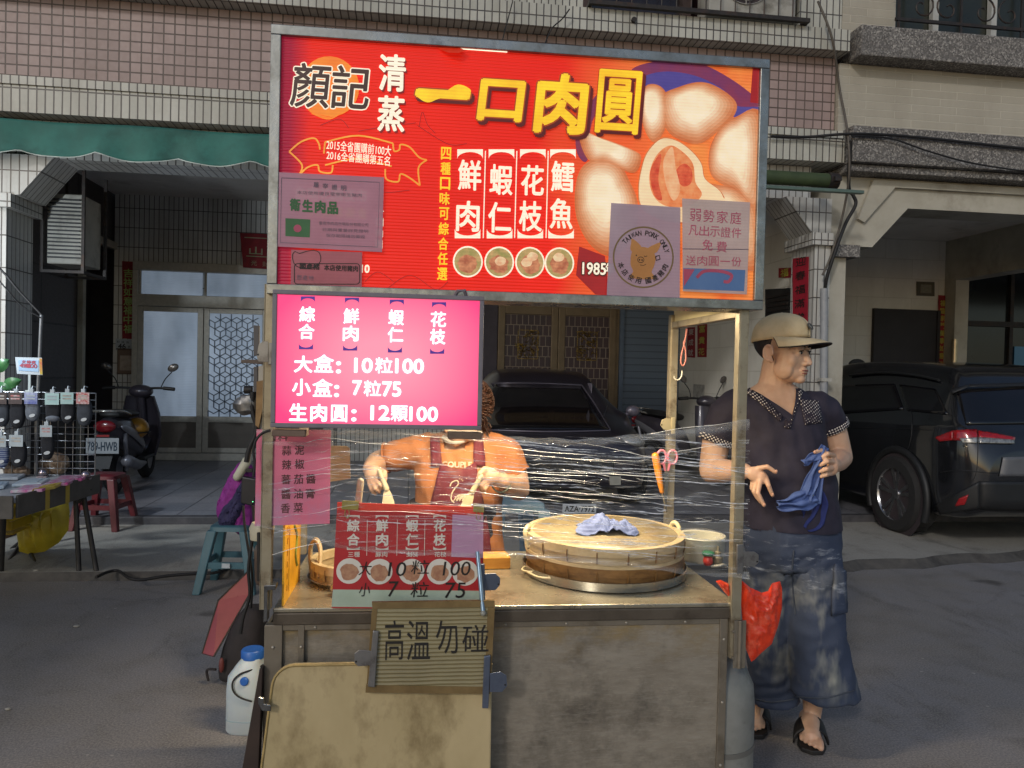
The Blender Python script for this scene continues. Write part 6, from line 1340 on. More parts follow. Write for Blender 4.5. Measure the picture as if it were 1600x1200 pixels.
b = MB(); b.tube(spline([hit(bv, SUV, x, y, .02) for x, y in ((1330, 588), (1380, 584), (1430, 588), (1470, 596)) if hit(bv, SUV, x, y, .02) is not None], 5), .012, 7); b.build('roof_rail', M_trim, suv, smooth=60)
for y0 in (.86, 3.45):
    for s_ in (-1, 1):
        wheel(suv, (s_*.845, y0, .345), .345, .24, 0, 10, s_)
        a = MB(); pts = [(s_*.925, y0+.42*cos(k*pi/16), .33+.42*sin(k*pi/16)) for k in range(-2, 19)]; a.tube(pts, .035, 8, True, .8); a.build('wheel_arch', M_trim, suv, smooth=60)
        a = MB(); a.lathe([(.40, 0), (0, 0)], (0, 0, 0), 32, Matrix.Translation((s_*.928, y0, .345)) @ Matrix.Rotation(pi/2, 4, 'Y')); a.build('wheel_well_shade', M_dark, suv)  # flat dark disc paints the shade inside the wheel arch
        for o in suv.children: pass
for s_ in (-1, 1): MB().ell((s_*1.0, 2.75, 1.08), (.10, .06, .07), 14).build('mirror', M_cardark, suv, smooth=60)
for o in list(COL.objects):
    pass
# ---- the dark car nose outwards in the middle bay
x_, z_ = W0.px(866, 600, 8.0)
CC = Frame((x_, 8.0, .118), -2.2)
cc = thing('hatchback_car', 'dark purple grey car facing outwards behind the cart in the middle bay', 'car', **at(CC))
st = [(-.95, hood(.60, .36, .50, .62)), (-.88, hood(.74, .26, .52, .74)), (-.6, hood(.83, .20, .56, .84)), (-.1, hood(.86, .18, .60, .93)), (.18, sec(.87, .18, .62, .95, .72, 1.02)), (.5, sec(.875, .18, .64, .96, .64, 1.20)), (.9, sec(.875, .18, .64, .97, .58, 1.38)), (1.25, sec(.875, .18, .64, .98, .57, 1.445)), (2.0, sec(.875, .18, .64, .98, .57, 1.46)), (2.6, sec(.87, .2, .64, .98, .55, 1.40)), (3.0, hood(.80, .3, .6, 1.0))]
cpaint = pm('car_paint_plum', '#312d36', '#2a262e', .3, .4, scale=3, coat=.5)
st = [(y, [(x, z*.925) for x, z in pts]) for y, pts in st]
co_ = car_shell(st).build('body', cpaint, cc, smooth=45); bv2 = bvh_of(co_)
sp('windscreen', M_glassc, [[(768, 601), (908, 604), (950, 672), (738, 670)]], .006, 20, 12, cc, CC, bv2)
b = MB(); surf_line(b, bv2, CC, [(768, 600), (838, 600), (909, 603)], .006, .01); surf_line(b, bv2, CC, [(909, 603), (930, 634), (953, 672)], .007, .01); surf_line(b, bv2, CC, [(738, 672), (850, 676), (953, 674)], .008, .01); b.build('windscreen_trim', pm('trim_grey', '#5d5862', '#524d57', .35, .4), cc, smooth=60)
b = MB(); b.box(-.12, .12, .62, .64, 1.10, 1.14); b.build('cabin_mirror', M_trim, cc, bev=.008)
b = MB(); b.box(.50, .505, .5, .9, .98, 1.2); b.build('sticker', pm('sticker_pale', '#6d6872', None, .5), cc)
for s_ in (-1, 1):
    b = MB(); b.ell((s_*.96, .42, .90), (.08, .05, .065), 16); b.tube([(s_*.84, .42, .84), (s_*.93, .42, .88)], .025, 8); b.build('mirror', pm('mirror_shell', '#6b6570', '#5d5862', .3, .3), cc, smooth=60)
    b = MB(); b.ell((s_*.64, -.80, .66), (.14, .09, .06), 16); b.build('headlight', M_chr, cc, smooth=60)
for y0 in (-.25, 2.35):
    for s_ in (-1, 1): wheel(cc, (s_*.79, y0, .30), .30, .2, 0, 8, s_)
b = MB(); b.box(-.45, .45, -.965, -.93, .36, .50); b.build('grille', M_trim, cc, bev=.02)
fr_ = CC; pq = [CC.px(x, y, -1.0) for x, y in [(876, 786), (935, 787), (935, 804), (876, 803)]]
zc_ = sum(c for _, c in pq)/4; xc_ = sum(a for a, _ in pq)/4
MB().box(xc_-.16, xc_+.16, -1.0, -.99, zc_-.045, zc_+.045).build('number_plate', M_plate, cc, bev=.004)
b = MB(); put(b, 'AZA·7972', xc_, zc_, .28, .055, -1.002, .02); b.build('plate_lettering', M_black, cc)
b = MB(); b.tube([hit(bv2, CC, 940, 660, .02) or (0.7, .2, 1.0), (hit(bv2, CC, 940, 660, .02) or Vector((.7, .2, 1.0)))+Vector((.08, .1, .16))], .004, 6); b.build('antenna', M_trim, cc)
# ---- scooters
M_sc = pm('scooter_black', '#3a373e', '#443f48', .3, .2, scale=5, coat=.4); M_scg = pm('scooter_grey', '#85858c', '#74747a', .35, .4, scale=8)
def scooter(label, loc, deg, group, plate=True):
    t = thing('motor_scooter', label, 'scooter', loc, deg, group)
    def lathx(b, prof, c, n=28): b.lathe(prof, (0, 0, 0), n, Matrix.Translation(c) @ Matrix.Rotation(pi/2, 4, 'Y'))
    for y in (-.47, .70):
        b = MB(); lathx(b, [(.14, -.05), (.20, -.055), (.235, -.03), (.24, 0), (.235, .03), (.20, .055), (.14, .05), (.14, -.05)], (0, y, .24)); o = b.build('wheel', M_tyre, t, smooth=50)
        b = MB(); lathx(b, [(.14, -.04), (.05, -.02), (.05, .02), (.14, .04), (.12, .04), (.0, .03)], (0, y, .24), 20); b.build('rim', M_scg, o, smooth=40)
    b = MB(); rg = []
    for y, w_, z0, z1 in ((-.80, .05, .64, .74), (-.72, .11, .56, .79), (-.5, .16, .44, .80), (-.2, .17, .36, .77), (.0, .16, .30, .68), (.12, .14, .28, .42)):
        rg.append([(w_*cos(a*pi/9)*(1.0), y, (z0+z1)/2+(z1-z0)/2*sin(a*pi/9)) for a in range(18)])
    b.loft(rg); b.build('tail_body', M_sc, t, smooth=60, sub=1)
    for s_ in (-1, 1):
        b = MB(); b.loft([[(s_*w_, y, z1), (s_*(w_+.012), y, (z0+z1)/2), (s_*w_, y, z0), (s_*(w_-.02), y, (z0+z1)/2)] for y, w_, z0, z1 in ((-.74, .12, .66, .74), (-.5, .168, .56, .70), (-.2, .178, .44, .60), (.02, .165, .38, .46))]); b.build('side_panel', M_scg, t, smooth=60, sub=1)
    b = MB(); b.loft([[(w_*cos(a*pi/8), y, z+.045*sin(a*pi/8)) for a in range(16)] for y, w_, z in ((-.70, .10, .80), (-.5, .15, .815), (-.25, .15, .79), (-.05, .13, .785), (.02, .08, .77))]); b.build('seat', M_trim, t, smooth=60, sub=1)
    b = MB(); b.tube(spline([(-.13, -.45, .80), (-.14, -.7, .84), (-.08, -.84, .85), (.08, -.84, .85), (.14, -.7, .84), (.13, -.45, .80)], 5), .013, 8); b.build('grab_rail', M_chr, t, smooth=70)
    MB().box(-.15, .15, .05, .50, .27, .31).build('floorboard', M_trim, t, bev=.015)
    b = MB(); b.loft([[(w_*sin(a*pi/5-pi/2), y+.10*cos(a*pi/5-pi/2), z) for a in range(6)]+[(w_*.9*sin(a*pi/5-pi/2), y-.03+.10*cos(a*pi/5-pi/2), z) for a in range(5, -1, -1)] for y, w_, z in ((.48, .16, .28), (.50, .21, .50), (.47, .20, .75), (.42, .15, .95))]); b.build('leg_shield', M_sc, t, smooth=60)
    b = MB(); b.tube([(0, .68, .24), (0, .55, .55), (0, .44, .98)], [.045, .05, .04], 10); b.ell((0, .45, 1.0), (.13, .12, .075), 16); b.build('headset', M_sc, t, smooth=60)
    b = MB(); b.loft([[(w_*cos(a*pi/8), .70+dy, .24+r_*1) for a in range(1)] for w_, dy, r_ in ()] or [[(.09*cos(a*pi/6)*k2, .70+.27*cos(th), .24+.27*sin(th)+.02*sin(a*pi/6)) for a in range(12)] for th, k2 in ((.3, .8), (.8, 1), (1.5, 1), (2.2, 1), (2.7, .7))]); b.build('front_fender', M_sc, t, smooth=60)
    b = MB(); b.tube(spline([(-.35, .36, 1.03), (-.2, .40, 1.04), (0, .45, 1.03), (.2, .40, 1.04), (.35, .36, 1.03)], 4), .013, 8); b.build('handlebar', M_trim, t, smooth=60)
    for s_ in (-1, 1):
        b = MB(); b.tube([(s_*.37, .355, 1.03), (s_*.25, .385, 1.04)], .021, 10); b.build('grip', M_trim, t, smooth=60)
        b = MB(); b.tube(spline([(s_*.22, .40, 1.05), (s_*.26, .41, 1.14), (s_*.33, .40, 1.22)], 4), .006, 6); o = b.build('mirror_stalk', M_trim, t, smooth=60)
        b = MB(); b.ell((s_*.345, .395, 1.27), (.062, .018, .042), 18, Matrix.Rotation(s_*-.5, 3, 'Y')); b.build('mirror_glass', pm('scooter_mirror', '#4a4644', '#6b6663', .2, .5, scale=9), o, smooth=60)
    b = MB(); b.ell((0, -.80, .70), (.10, .035, .06), 16); b.build('tail_light', pm('scooter_tail', '#5a1018', '#7a1a22', .2), t, smooth=60)
    b = MB(); b.loft([[(-.10, -.76, .58), (.10, -.76, .58), (.10, -.74, .60), (-.10, -.74, .60)], [(-.06, -.86, .30), (.06, -.86, .30), (.06, -.84, .32), (-.06, -.84, .32)]]); b.build('rear_mudguard', M_trim, t)
    MB().box(-.055, .055, -.858, -.850, .605, .625).build('reflector', pm('refl', '#96242c', None, .3), t)
    pl_ = MB().box(-.145, .145, -.868, -.862, .445, .595).build('number_plate', M_plate, t, bev=.006)
    if plate: b = MB(); put(b, '789-HWB', 0, .515, .26, .085, -.8695, .03); b.build('plate_lettering', pm('plate_ink', '#2a3a4a', None, .5), pl_)
    b = MB(); b.limb([(.15, .05, .25), (.17, -.3, .27), (.18, -.72, .36)], [.02, .05, .06], 12); b.build('exhaust', M_scg, t, smooth=60)
    for s_ in (-1, 1):
        b = MB(); b.tube([(s_*.12, -.5, .24), (s_*.13, -.62, .62)], .022, 8); b.build('shock', M_scg, t, smooth=60)
    return t
x_, z_ = W0.px(160, 726, 7.75); sa = 4
px_s = (x_-.86*sin(radians(-sa))*-1*1.0+0, 0)
hx, hy = sin(radians(-sa)), cos(radians(-sa))
sc1 = scooter('dark scooter with white plate 789-HWB parked behind the sock rack', (x_+hx*.86, 7.75+hy*.86, .118), sa, 'parked scooters')
hm = thing('yellow_helmet', 'round yellow helmet hanging in front of the scooter seat', 'helmet', tuple(Vector(sc1.location)+Vector((hx*-.02+.14, hy*-.02-.18, .64))))
b = MB(); b.ell((0, 0, 0), (.12, .13, .11), 22); b.build('shell', pm('helmet_yellow', '#a8792a', '#8f6420', .3, scale=5), hm, smooth=60); b = MB(); b.tube([(.125*cos(a*pi/12), .135*sin(a*pi/12), -.04) for a in range(25)], .008, 6); b.build('rim', M_trim, hm, smooth=60)
x_, z_ = W0.px(1040, 660, 9.2)
sc2 = dup(sc1, (x_+.25, 9.4, .118), 205, 'dark scooter in front of the blue grey roller shutter')
for k in list(COL.objects):
    if k.parent is not None and k.name.startswith('plate_lettering') and k.parent.parent is sc2: bpy.data.objects.remove(k)

# ================================================================ THE SOCK STALL
M_wire2 = pm('rack_wire', '#8d8f93', '#7b7d82', .35, .7, scale=9)
TZ = .66
FRc, BRc = W0.gz(24, 778, TZ), W0.gz(153, 744, TZ)
tb = thing('sock_table', 'low trestle table with grey side boards and white top at the sock stall', 'table', (BRc.x-.9, (BRc.y+FRc.y)/2, 0))
O_ = Vector(tb.location); A, B_ = BRc-O_, FRc-O_; lw_ = Vector((-2.1, 0, 0))
def slab(mb, pts, z0, z1):
    n = len(pts); mb.add([(p.x, p.y, z1) for p in pts]+[(p.x, p.y, z0) for p in pts], [tuple(range(n)), tuple(range(2*n-1, n-1, -1))]+[(i, i+n, (i+1) % n+n, (i+1) % n) for i in range(n)])
b = MB(); slab(b, [A, B_, B_+lw_, A+lw_], TZ-.03, TZ); b.build('tabletop', pm('stall_white', '#a9adb0', '#989ca0', .5, scale=5), tb, bev=.004)
def board(a, c, z0, z1, th, nm, mat, off=.0):
    d = (c-a).normalized(); n = Vector((d.y, -d.x, 0)); n = n if n.x > 0 or abs(n.x) < .3 and n.y < 0 else -n
    b = MB(); slab(b, [a+n*off, c+n*off, c+n*(off+th), a+n*(off+th)], z0, z1); return b.build(nm, mat, tb, bev=.002)
M_sideb = pm('stall_board', '#55524e', '#45423f', .7, scale=9)
board(A, B_, TZ-.115, TZ+.015, .015, 'side_board', M_sideb, .001); board(B_, B_+lw_, TZ-.115, TZ+.015, .015, 'front_board', M_sideb, .017)
dd = (B_-A)
for f in (.42, .66): board(A+dd*f, A+dd*(f+.05), TZ-.116, TZ+.016, .002, 'yellow_strap', pm('strap_yellow', '#a9923a', '#947f30', .5), .0165)
M_leg = pm('leg_dark', '#2d2b2a', '#383533', .5, .4, scale=9)
Lb = (W0.gz(124, 905, .0), W0.gz(153, 905, .0), W0.gz(38, 868, .055))
tp_ = A+Vector((-.16, .0, 0))
for g_, tpt in ((Lb[0]-O_, A+dd*.06+Vector((-.12, 0, 0))), (Lb[1]-O_, A+dd*.04+Vector((-.09, 0, 0)))): MB().tube([(g_.x, g_.y, 0), (tpt.x, tpt.y, TZ-.03)], .017, 8).build('leg', M_leg, tb, smooth=60)
MB().tube([(Lb[0]-O_)*.62+(A+dd*.06+Vector((-.12, 0, TZ)))*.38*1, (Lb[1]-O_)*.55+(A+dd*.04+Vector((-.09, 0, TZ)))*.45], .012, 8).build('crossbar', M_leg, tb, smooth=60)
for (a, c) in ((W0.gz(38, 868, .0), .62), (W0.gz(0, 905, .0), .9)):
    g_ = a-O_; MB().tube([(g_.x, g_.y, 0), (g_.x+.03, g_.y-.02, TZ-.03)], .022, 8).build('leg', M_leg, tb, smooth=60)
for e1, e2 in (((38, 862), (0, 900)), ((38, 862), (64, 905)), ((38, 862), (5, 872))):
    a, c = W0.gz(*e1, .0)-O_, W0.gz(*e2, 0)-O_; MB().tube([(a.x, a.y, .10), (c.x, c.y, .015)], .014, 8).build('foot', M_leg, tb, smooth=60)
# flat packs spread on the table
def pack(name, label, quad, c1, c2, h=.018, cat='sock pack'):
    P_ = [W0.gz(x, y, TZ+.004) for x, y in quad]; c = sum(P_, Vector())/4
    t = thing(name, label, cat, tuple(c), 0, 'flat packs on the sock table'); b = MB(); slab(b, [p-c for p in P_], .0, h); b.build('pack', pm('pk_'+c1, c1, c2, .35, scale=16), t, bev=.004)
    b = MB(); slab(b, [(p-c)*.6 for p in P_], h+.0005, h+.0025); b.build('print', pm('pkp_'+c2, c2, c1, .4, scale=30), t)
pack('sock_pack', 'white and pink pack at the far corner of the sock table', [(95, 747), (140, 746), (128, 752), (84, 754)], '#b9a6b4', '#a8447a')
pack('sock_pack', 'magenta pack lying right of the middle of the sock table', [(80, 754), (118, 752), (106, 759), (66, 761)], '#b9bcc4', '#b0327a')
pack('sock_pack', 'pale blue pack at the middle of the sock table', [(35, 752), (78, 751), (64, 759), (18, 761)], '#a9bcc9', '#c4ccd0')
pack('sock_pack', 'white pack with pink ribbon near the front of the sock table', [(38, 762), (84, 760), (66, 769), (16, 771)], '#c3c7ca', '#c25a9a')
pack('sock_pack', 'yellow pack at the front right edge of the sock table', [(62, 764), (100, 757), (86, 764), (50, 770)], '#b3952e', '#c9b45a', .02)
pack('sock_pack', 'grey blue pack at the back left of the sock table', [(0, 744), (40, 744), (28, 750), (-14, 751)], '#8d99a6', '#b5bcc2')
pack('sock_pack', 'sky blue pack at the left edge of the sock table', [(-20, 757), (14, 756), (6, 764), (-30, 766)], '#7f9fb8', '#b5c2cc')
for i, (x, y, lb) in enumerate(((67, 743, 'left'), (134, 746, 'right'))):
    g_ = W0.gz(x, y+3, TZ); t = thing('bell_clip', 'small shiny round clip at the %s of the table back edge' % ('middle' if i == 0 else 'right end'), 'clip', tuple(g_), group='round clips on the table edge'); b = MB(); b.ell((0, 0, .03), (.028, .028, .028), 16); b.box(-.03, .03, -.02, .02, .0, .012); b.build('bell', pm('shiny_clip', '#b5aab0', '#8a7f86', .15, .9), t, smooth=60)
# yellow crate left, yellow bag under the table, brown boxes
t = thing('yellow_crate', 'yellow plastic crate at the near left end of the sock table', 'crate', tuple(W0.gz(-6, 836, .28)))
b = MB()
for x0_, x1_, y0_, y1_ in ((-.28, .10, -.01, .0), (-.28, .10, .25, .26), (-.28, -.27, .0, .25), (.09, .10, .0, .25)):
    for k in range(3): b.box(x0_, x1_, y0_, y1_, .03+k*.085, .09+k*.085)
b.build('crate_wall', pm('crate_yellow', '#b39420', '#9c8018', .45), t, bev=.003); MB().box(-.28, .10, -.0, .25, .0, .01).build('crate_floor', MC['crate_yellow'], t)
t = thing('carton', 'brown carton on the ground under the yellow crate', 'box', tuple(W0.gz(-4, 842, .055))); t.location.z = 0; MB().box(-.25, .06, .0, .25, .0, .27).build('box', pm('carton_brown', '#6f5138', '#5d4430', .7, scale=8), t, bev=.004)
yb = Frame(tuple(W0.gz(70, 880, 0)), -7.5)
t = thing('yellow_bag', 'yellow translucent plastic bag hanging under the sock table', 'bag', **at(yb))
q = [yb.px(x, y, 0) for x, y in [(28, 800), (40, 790), (70, 784), (106, 776), (109, 800), (107, 828), (92, 848), (70, 862), (45, 866), (30, 862), (26, 835)]]
cx = sum(a for a, _ in q)/len(q); cz = sum(c for _, c in q)/len(q); b = MB(); crm = []
for sgn in (-1, 1):
    def fn(u, v, sgn=sgn):
        k = len(q); i = u*k; a = q[int(i) % k]; c = q[(int(i)+1) % k]; f = i-int(i); x, z = cx+(a[0]+(c[0]-a[0])*f-cx)*v, cz+(a[1]+(c[1]-a[1])*f-cz)*v
        return (x, sgn*(.07*(1-v**2.2))+.014*sin(x*90+z*9)*(1-v**6), z)
    b.grid(fn, 33, 9)
b.build('bag', pm('bag_yellow', '#b3a12c', '#9c8a20', .4, scale=7, bump=.003, bscale=25), t, smooth=60)
# wire rack
RY = BRc.y-.03
x0_, zt_ = W0.px(-60, 611, RY); x1_, _ = W0.px(150, 611, RY); _, zb_ = W0.px(100, 742, RY)
rk = thing('wire_rack', 'upright wire mesh rack behind the sock table', 'rack', (x1_-.4, RY, TZ)); b = MB(); O_ = Vector(rk.location)
nz_ = 12
for i in range(nz_+1): z = TZ+.01+(zt_-TZ-.01)*i/nz_; b.tube([(x0_-O_.x, 0, z-TZ), (x1_-O_.x, 0, z-TZ)], .0022, 5)
nx_ = int((x1_-x0_)/.048)
for i in range(nx_+1): x = x1_-i*.048-O_.x; b.tube([(x, .004, .01), (x, .004, zt_-TZ)], .0022, 5)
b.build('mesh', M_wire2, rk); b = MB(); b.tube([(x0_-O_.x, 0, zt_-TZ), (x1_-O_.x, 0, zt_-TZ), (x1_-O_.x, 0, .0)], .0045, 6); b.build('rim_wire', M_wire2, rk)
# socks
M_sock = {}
def sock(label, x, y0, y1, wpx, body, card, cardc, sticker=True, toe=None, cardh=18):
    yy = RY-.045; a = W0.px(x, y0, yy); c = W0.px(x, y1, yy); k = W0.mpp(x, y0, yy); H = a[1]-c[1]; w_ = wpx*k/2
    t = thing('sock_pair', label, 'socks', (a[0], yy, a[1]), random.uniform(-9, 9), 'packaged socks hanging on the wire rack')
    ol = [(-w_, -.03), (w_, -.03), (w_*1.02, -H*.62), (w_*.98, -H*.78), (w_*.55, -H*.97), (0, -H), (-w_*.6, -H*.97), (-w_*1.05, -H*.8), (-w_*1.02, -H*.5)]
    rg = []
    for d_, f in ((-.024, .80), (-.014, .97), (.01, 1), (.022, .85)): rg.append([(px_*f, d_, -H*.55+(pz_+H*.55)*(.5+.5*f)) for px_, pz_ in ol])
    b = MB(); b.loft(rg); b.build('sock', body, t, smooth=60, sub=1)
    b = MB(); b.prism([(-w_*.9, 0), (w_*.9, 0), (w_*.9, -cardh*k), (-w_*.9, -cardh*k)], -.032, -.030); o = b.build('header_card', card, t)
    b = MB(); [b.prism([(-w_*.6, -cardh*k*(.35+.25*i)), (w_*.6, -cardh*k*(.35+.25*i)), (w_*.6, -cardh*k*(.22+.25*i)), (-w_*.6, -cardh*k*(.22+.25*i))], -.0328, -.0322) for i in range(2)]; b.build('card_print', cardc, o)
    b = MB(); b.box(-.012, .012, -.030, -.012, -.002, .024); b.tube([(0, -.02, .02), (0, -.01, .04), (0, .03, .035)], .004, 6); b.build('hanger', pm('hanger_white', '#b9c2c8', '#a9b2b8', .4), t)
    if sticker:
        b = MB(); b.lathe([(0, 0), (.5, 0), (.5, .0015), (0, .0015)], (0, 0, 0), 18, Matrix.Translation((w_*.15, -.027, -H*.78)) @ Matrix.Rotation(pi/2, 4, 'X') @ Matrix.Rotation(.3, 4, 'Z') @ Matrix.Diagonal((.040, .022, 1, 1))); b.build('sticker', pm('sticker_w', '#c3c8cc', '#b0b5b9', .4), t)
    if toe: b = MB(); b.ell((0, -.012, -H*.88), (w_*.95, .020, H*.12), 14); b.build('toe', toe, t, smooth=60)
SB = pm('sock_black', '#1a1b20', '#24252b', .9, scale=60, bump=.002, bscale=200); SG = pm('sock_charcoal', '#3c4048', '#31353c', .9, scale=60); SGr = pm('sock_grey', '#6e737c', '#5a5f68', .9, scale=40)
CW = pm('card_pale', '#aeb8bd', '#9faab0', .4); CD = pm('card_dark', '#3a3436', '#54484a', .4, scale=30); CBl = pm('card_blue', '#3a4a9a', '#b5bdd0', .4, scale=14); CT = pm('card_teal', '#9fc4c2', '#b5cccb', .4, scale=20)
PW = pm('print_pale', '#b5a99a', '#8a8f94', .5, scale=50); PR = pm('print_red', '#a83a3a', '#c2c2c2', .5, scale=40)
for a in ((('charcoal socks with dark card leftmost in the top row of the rack', 4, 613, 668, 22, SG, CD, PW)), (('black socks with dark red striped card second in the top row', 28, 613, 671, 22, SB, CD, PR)), (('grey socks with blue white card under the price sign', 52, 613, 659, 21, SGr, CBl, CW)),
          (('black socks with pale teal card and grey toe in the top row', 84, 614, 659, 22, SB, CT, CW, False, SGr)), (('black socks with tilted teal card fifth in the top row', 107, 613, 663, 20, SB, CT, PW)), (('black socks with red and white card at the right end of the top row', 133, 613, 667, 22, SG, PR, PW)),
          (('striped blue and white socks at the left of the lower row', 4, 680, 732, 20, pm('sock_stripe', '#8d97a8', '#2d3c6a', .9, scale=40, stretch=(.1, .1, 3), lo=.48, hi=.52), CW, PW)), (('black socks with white card in the lower row', 30, 679, 731, 24, SB, CW, PW)), (('black socks with red edged white card hanging alone in the lower row', 75, 664, 719, 19, SB, CW, PR))):
    sock(*a)
# price sign, pole with lamp, leaves, brown parcels
t = thing('price_sign', 'small white and blue price sign on a white stick above the grey socks', 'sign', W0.p(46, 612, RY-.06)[:]); o_ = Vector(t.location)
q = [(a-o_.x, c-o_.z) for a, c in pxpoly(W0, RY-.06, [(24, 558), (66, 559), (67, 586), (27, 584)])]; MB().prism(q, -.004, 0).build('card', pm('sign_white', '#c5cfd6', '#b5c0c8', .4), t)
q2 = [(a-o_.x, c-o_.z) for a, c in pxpoly(W0, RY-.06, [(29, 562), (61, 563), (61, 581), (30, 579)])]; MB().prism(q2, -.006, -.0045).build('panel', pm('sign_blue', '#8fb5d9', '#a9c5de', .4, scale=20), t)
q3 = [(a-o_.x, c-o_.z) for a, c in pxpoly(W0, RY-.06, [(62, 560), (66, 560), (67, 585), (63, 585)])]; MB().prism(q3, -.006, -.0045).build('edge_print', pm('sign_yellow', '#c2b84a', '#c26a4a', .4, scale=14), t)
b = MB(); chars(b, W0, RY-.06, '女棉襪', (38, 565), (53, 566), 6, 5, .0075, .02); chars(b, W0, RY-.06, '4雙100', (34, 571), (56, 572), 5, 6, .0075, .02); b.v = [(x-o_.x, y-RY+.06, z-o_.z) for x, y, z in b.v]; b.build('lettering', pm('sign_red', '#b0485a', None, .5), t)
MB().box(-.008, .008, -.003, .003, -.02, .16).box(-.022, .022, -.012, .012, -.05, .01).build('stick', pm('sign_white2', '#b9c4c4', None, .4), t, bev=.002)
pt_, pb_ = W0.p(65, 492, RY+.05), W0.p(58, 640, RY+.05)
t = thing('lamp_pole', 'thin silver pole with a dark arm and hanging stall lamp behind the socks', 'lamp', (pb_.x, RY+.05, TZ)); o_ = Vector(t.location)
MB().tube([(0, 0, 0), pb_-o_, pt_-o_], .011, 9).build('pole', M_wire2, t, smooth=60)
e1 = W0.p(-60, 372, RY+.0); MB().tube(spline([pt_-o_, W0.p(30, 455, RY+.04)-o_, W0.p(0, 420, RY+.02)-o_, e1-o_], 4), .008, 7).build('arm', M_wire, t, smooth=60)
MB().tube(spline([pt_-o_+Vector((0, -.01, -.02)), W0.p(34, 478, RY+.04)-o_, W0.p(0, 440, RY+.02)-o_, e1-o_], 4), .005, 6).build('lamp_cord', M_wire, t, smooth=60)
lp = e1-o_+Vector((-.35, -.55, .05)); MB().tube([e1-o_, lp+Vector((0, 0, .1))], .006, 6).build('arm', M_wire, t); MB().lathe([(.03, .10), (.12, .0), (.125, 0), (.035, .105)], tuple(lp), 20).build('lamp_shade', M_frame, t, smooth=40); MB().ell(lp+Vector((0, 0, .01)), (.035, .035, .045), 14).build('bulb', glow('cold_bulb', '#e8f2ff', 6), t, smooth=60)
ld = bpy.data.lights.new('bulb_light', 'SPOT'); ld.energy = 140; ld.color = (.82, .92, 1.0); ld.spot_size = radians(115); ld.spot_blend = .5; ld.shadow_soft_size = .05
lo = bpy.data.objects.new('bulb_light', ld); COL.objects.link(lo); lo.parent = t; lo.location = lp+Vector((0, 0, -.05)); lo.rotation_euler = Vector((-.30, -1.0, .28)).to_track_quat('Z', 'Y').to_euler()
t = thing('leafy_plant', 'green leafy potted plant at the left end of the sock rack', 'plant', W0.p(-40, 640, RY+.12)[:]); o_ = Vector(t.location); t.location.z = TZ; o_.z = TZ
MB().lathe([(0, 0), (.06, 0), (.08, .12), (.07, .12), (0, .11)], n=18).build('pot', M_dark, t, smooth=40)
for (x1, y1, x2, y2, w_) in ((4, 603, 33, 594, 9), (-6, 580, 14, 562, 10), (-6, 600, 18, 610, 8), (-30, 590, -14, 566, 9)):
    a, c = W0.p(x1, y1, RY+.1)-o_, W0.p(x2, y2, RY+.06)-o_; d = (c-a); n = Vector((-d.z, 0, d.x)).normalized()*w_*.0042
    b = MB(); b.grid(lambda u, v: a+d*u+n*(v-.5)*2*sin(pi*min(1, u*.97+.03))**.7+Vector((0, .02*abs(v-.5)-.03*sin(u*pi), 0)), 10, 4); b.build('leaf', pm('leaf_green', '#2f5a34', '#3a6b3c', .35, scale=14), t, smooth=70)
    MB().tube([(0, 0, .1), a*.5+Vector((0, .0, .05)), a], .004, 5).build('stem', MC['leaf_green'], t)
for i, (x, y, w_, lb) in enumerate(((14, 744, .10, 'dark brown paper parcel at the left of the table back edge'), (80, 742, .13, 'large brown patterned parcel leaning on the rack under the lone socks'), (32, 745, .06, 'small brown parcel beside the rack post'))):
    g_ = W0.gz(x, y, TZ); t = thing('parcel', lb, 'parcel', (g_.x, g_.y+.04, TZ)); b = MB(); b.ell((0, 0, w_*.55), (w_*.75, .05, w_*.62), 14); b.v = [tuple(Vector(v)+Vector((noise.noise(Vector(v)*22+Vector((i, 0, 0))), 0, noise.noise(Vector(v)*22+Vector((0, i, 0)))))*.03) for v in b.v]; b.build('wrap', pm('parcel_brown', '#5a4634', '#8a7866', .5, scale=24, lo=.45, hi=.55), t, smooth=20)
# tarp roof of the sock stall (outside the picture, it shades the ground)
tp = thing('stall_tarp', 'dark tarpaulin roof over the sock stall throwing shade on the road', 'tarp', (-5.15, .0, 2.3)); b = MB(); b.grid(lambda u, v: (-2.2+2.9*u+.75*v*u, -2.6+4.0*v, .05*sin(u*9)*sin(v*7)), 14, 14); b.build('sheet', pm('tarp_grey', '#4a4a4c', None, .8), tp, solid=.004)
for x, y in ((-2.1, -2.4), (.6, -2.4), (-2.1, 1.3), (1.25, 1.3)): MB().tube([(x, y, -2.3), (x, y, 0)], .02, 8).build('pole', M_wire2, tp)
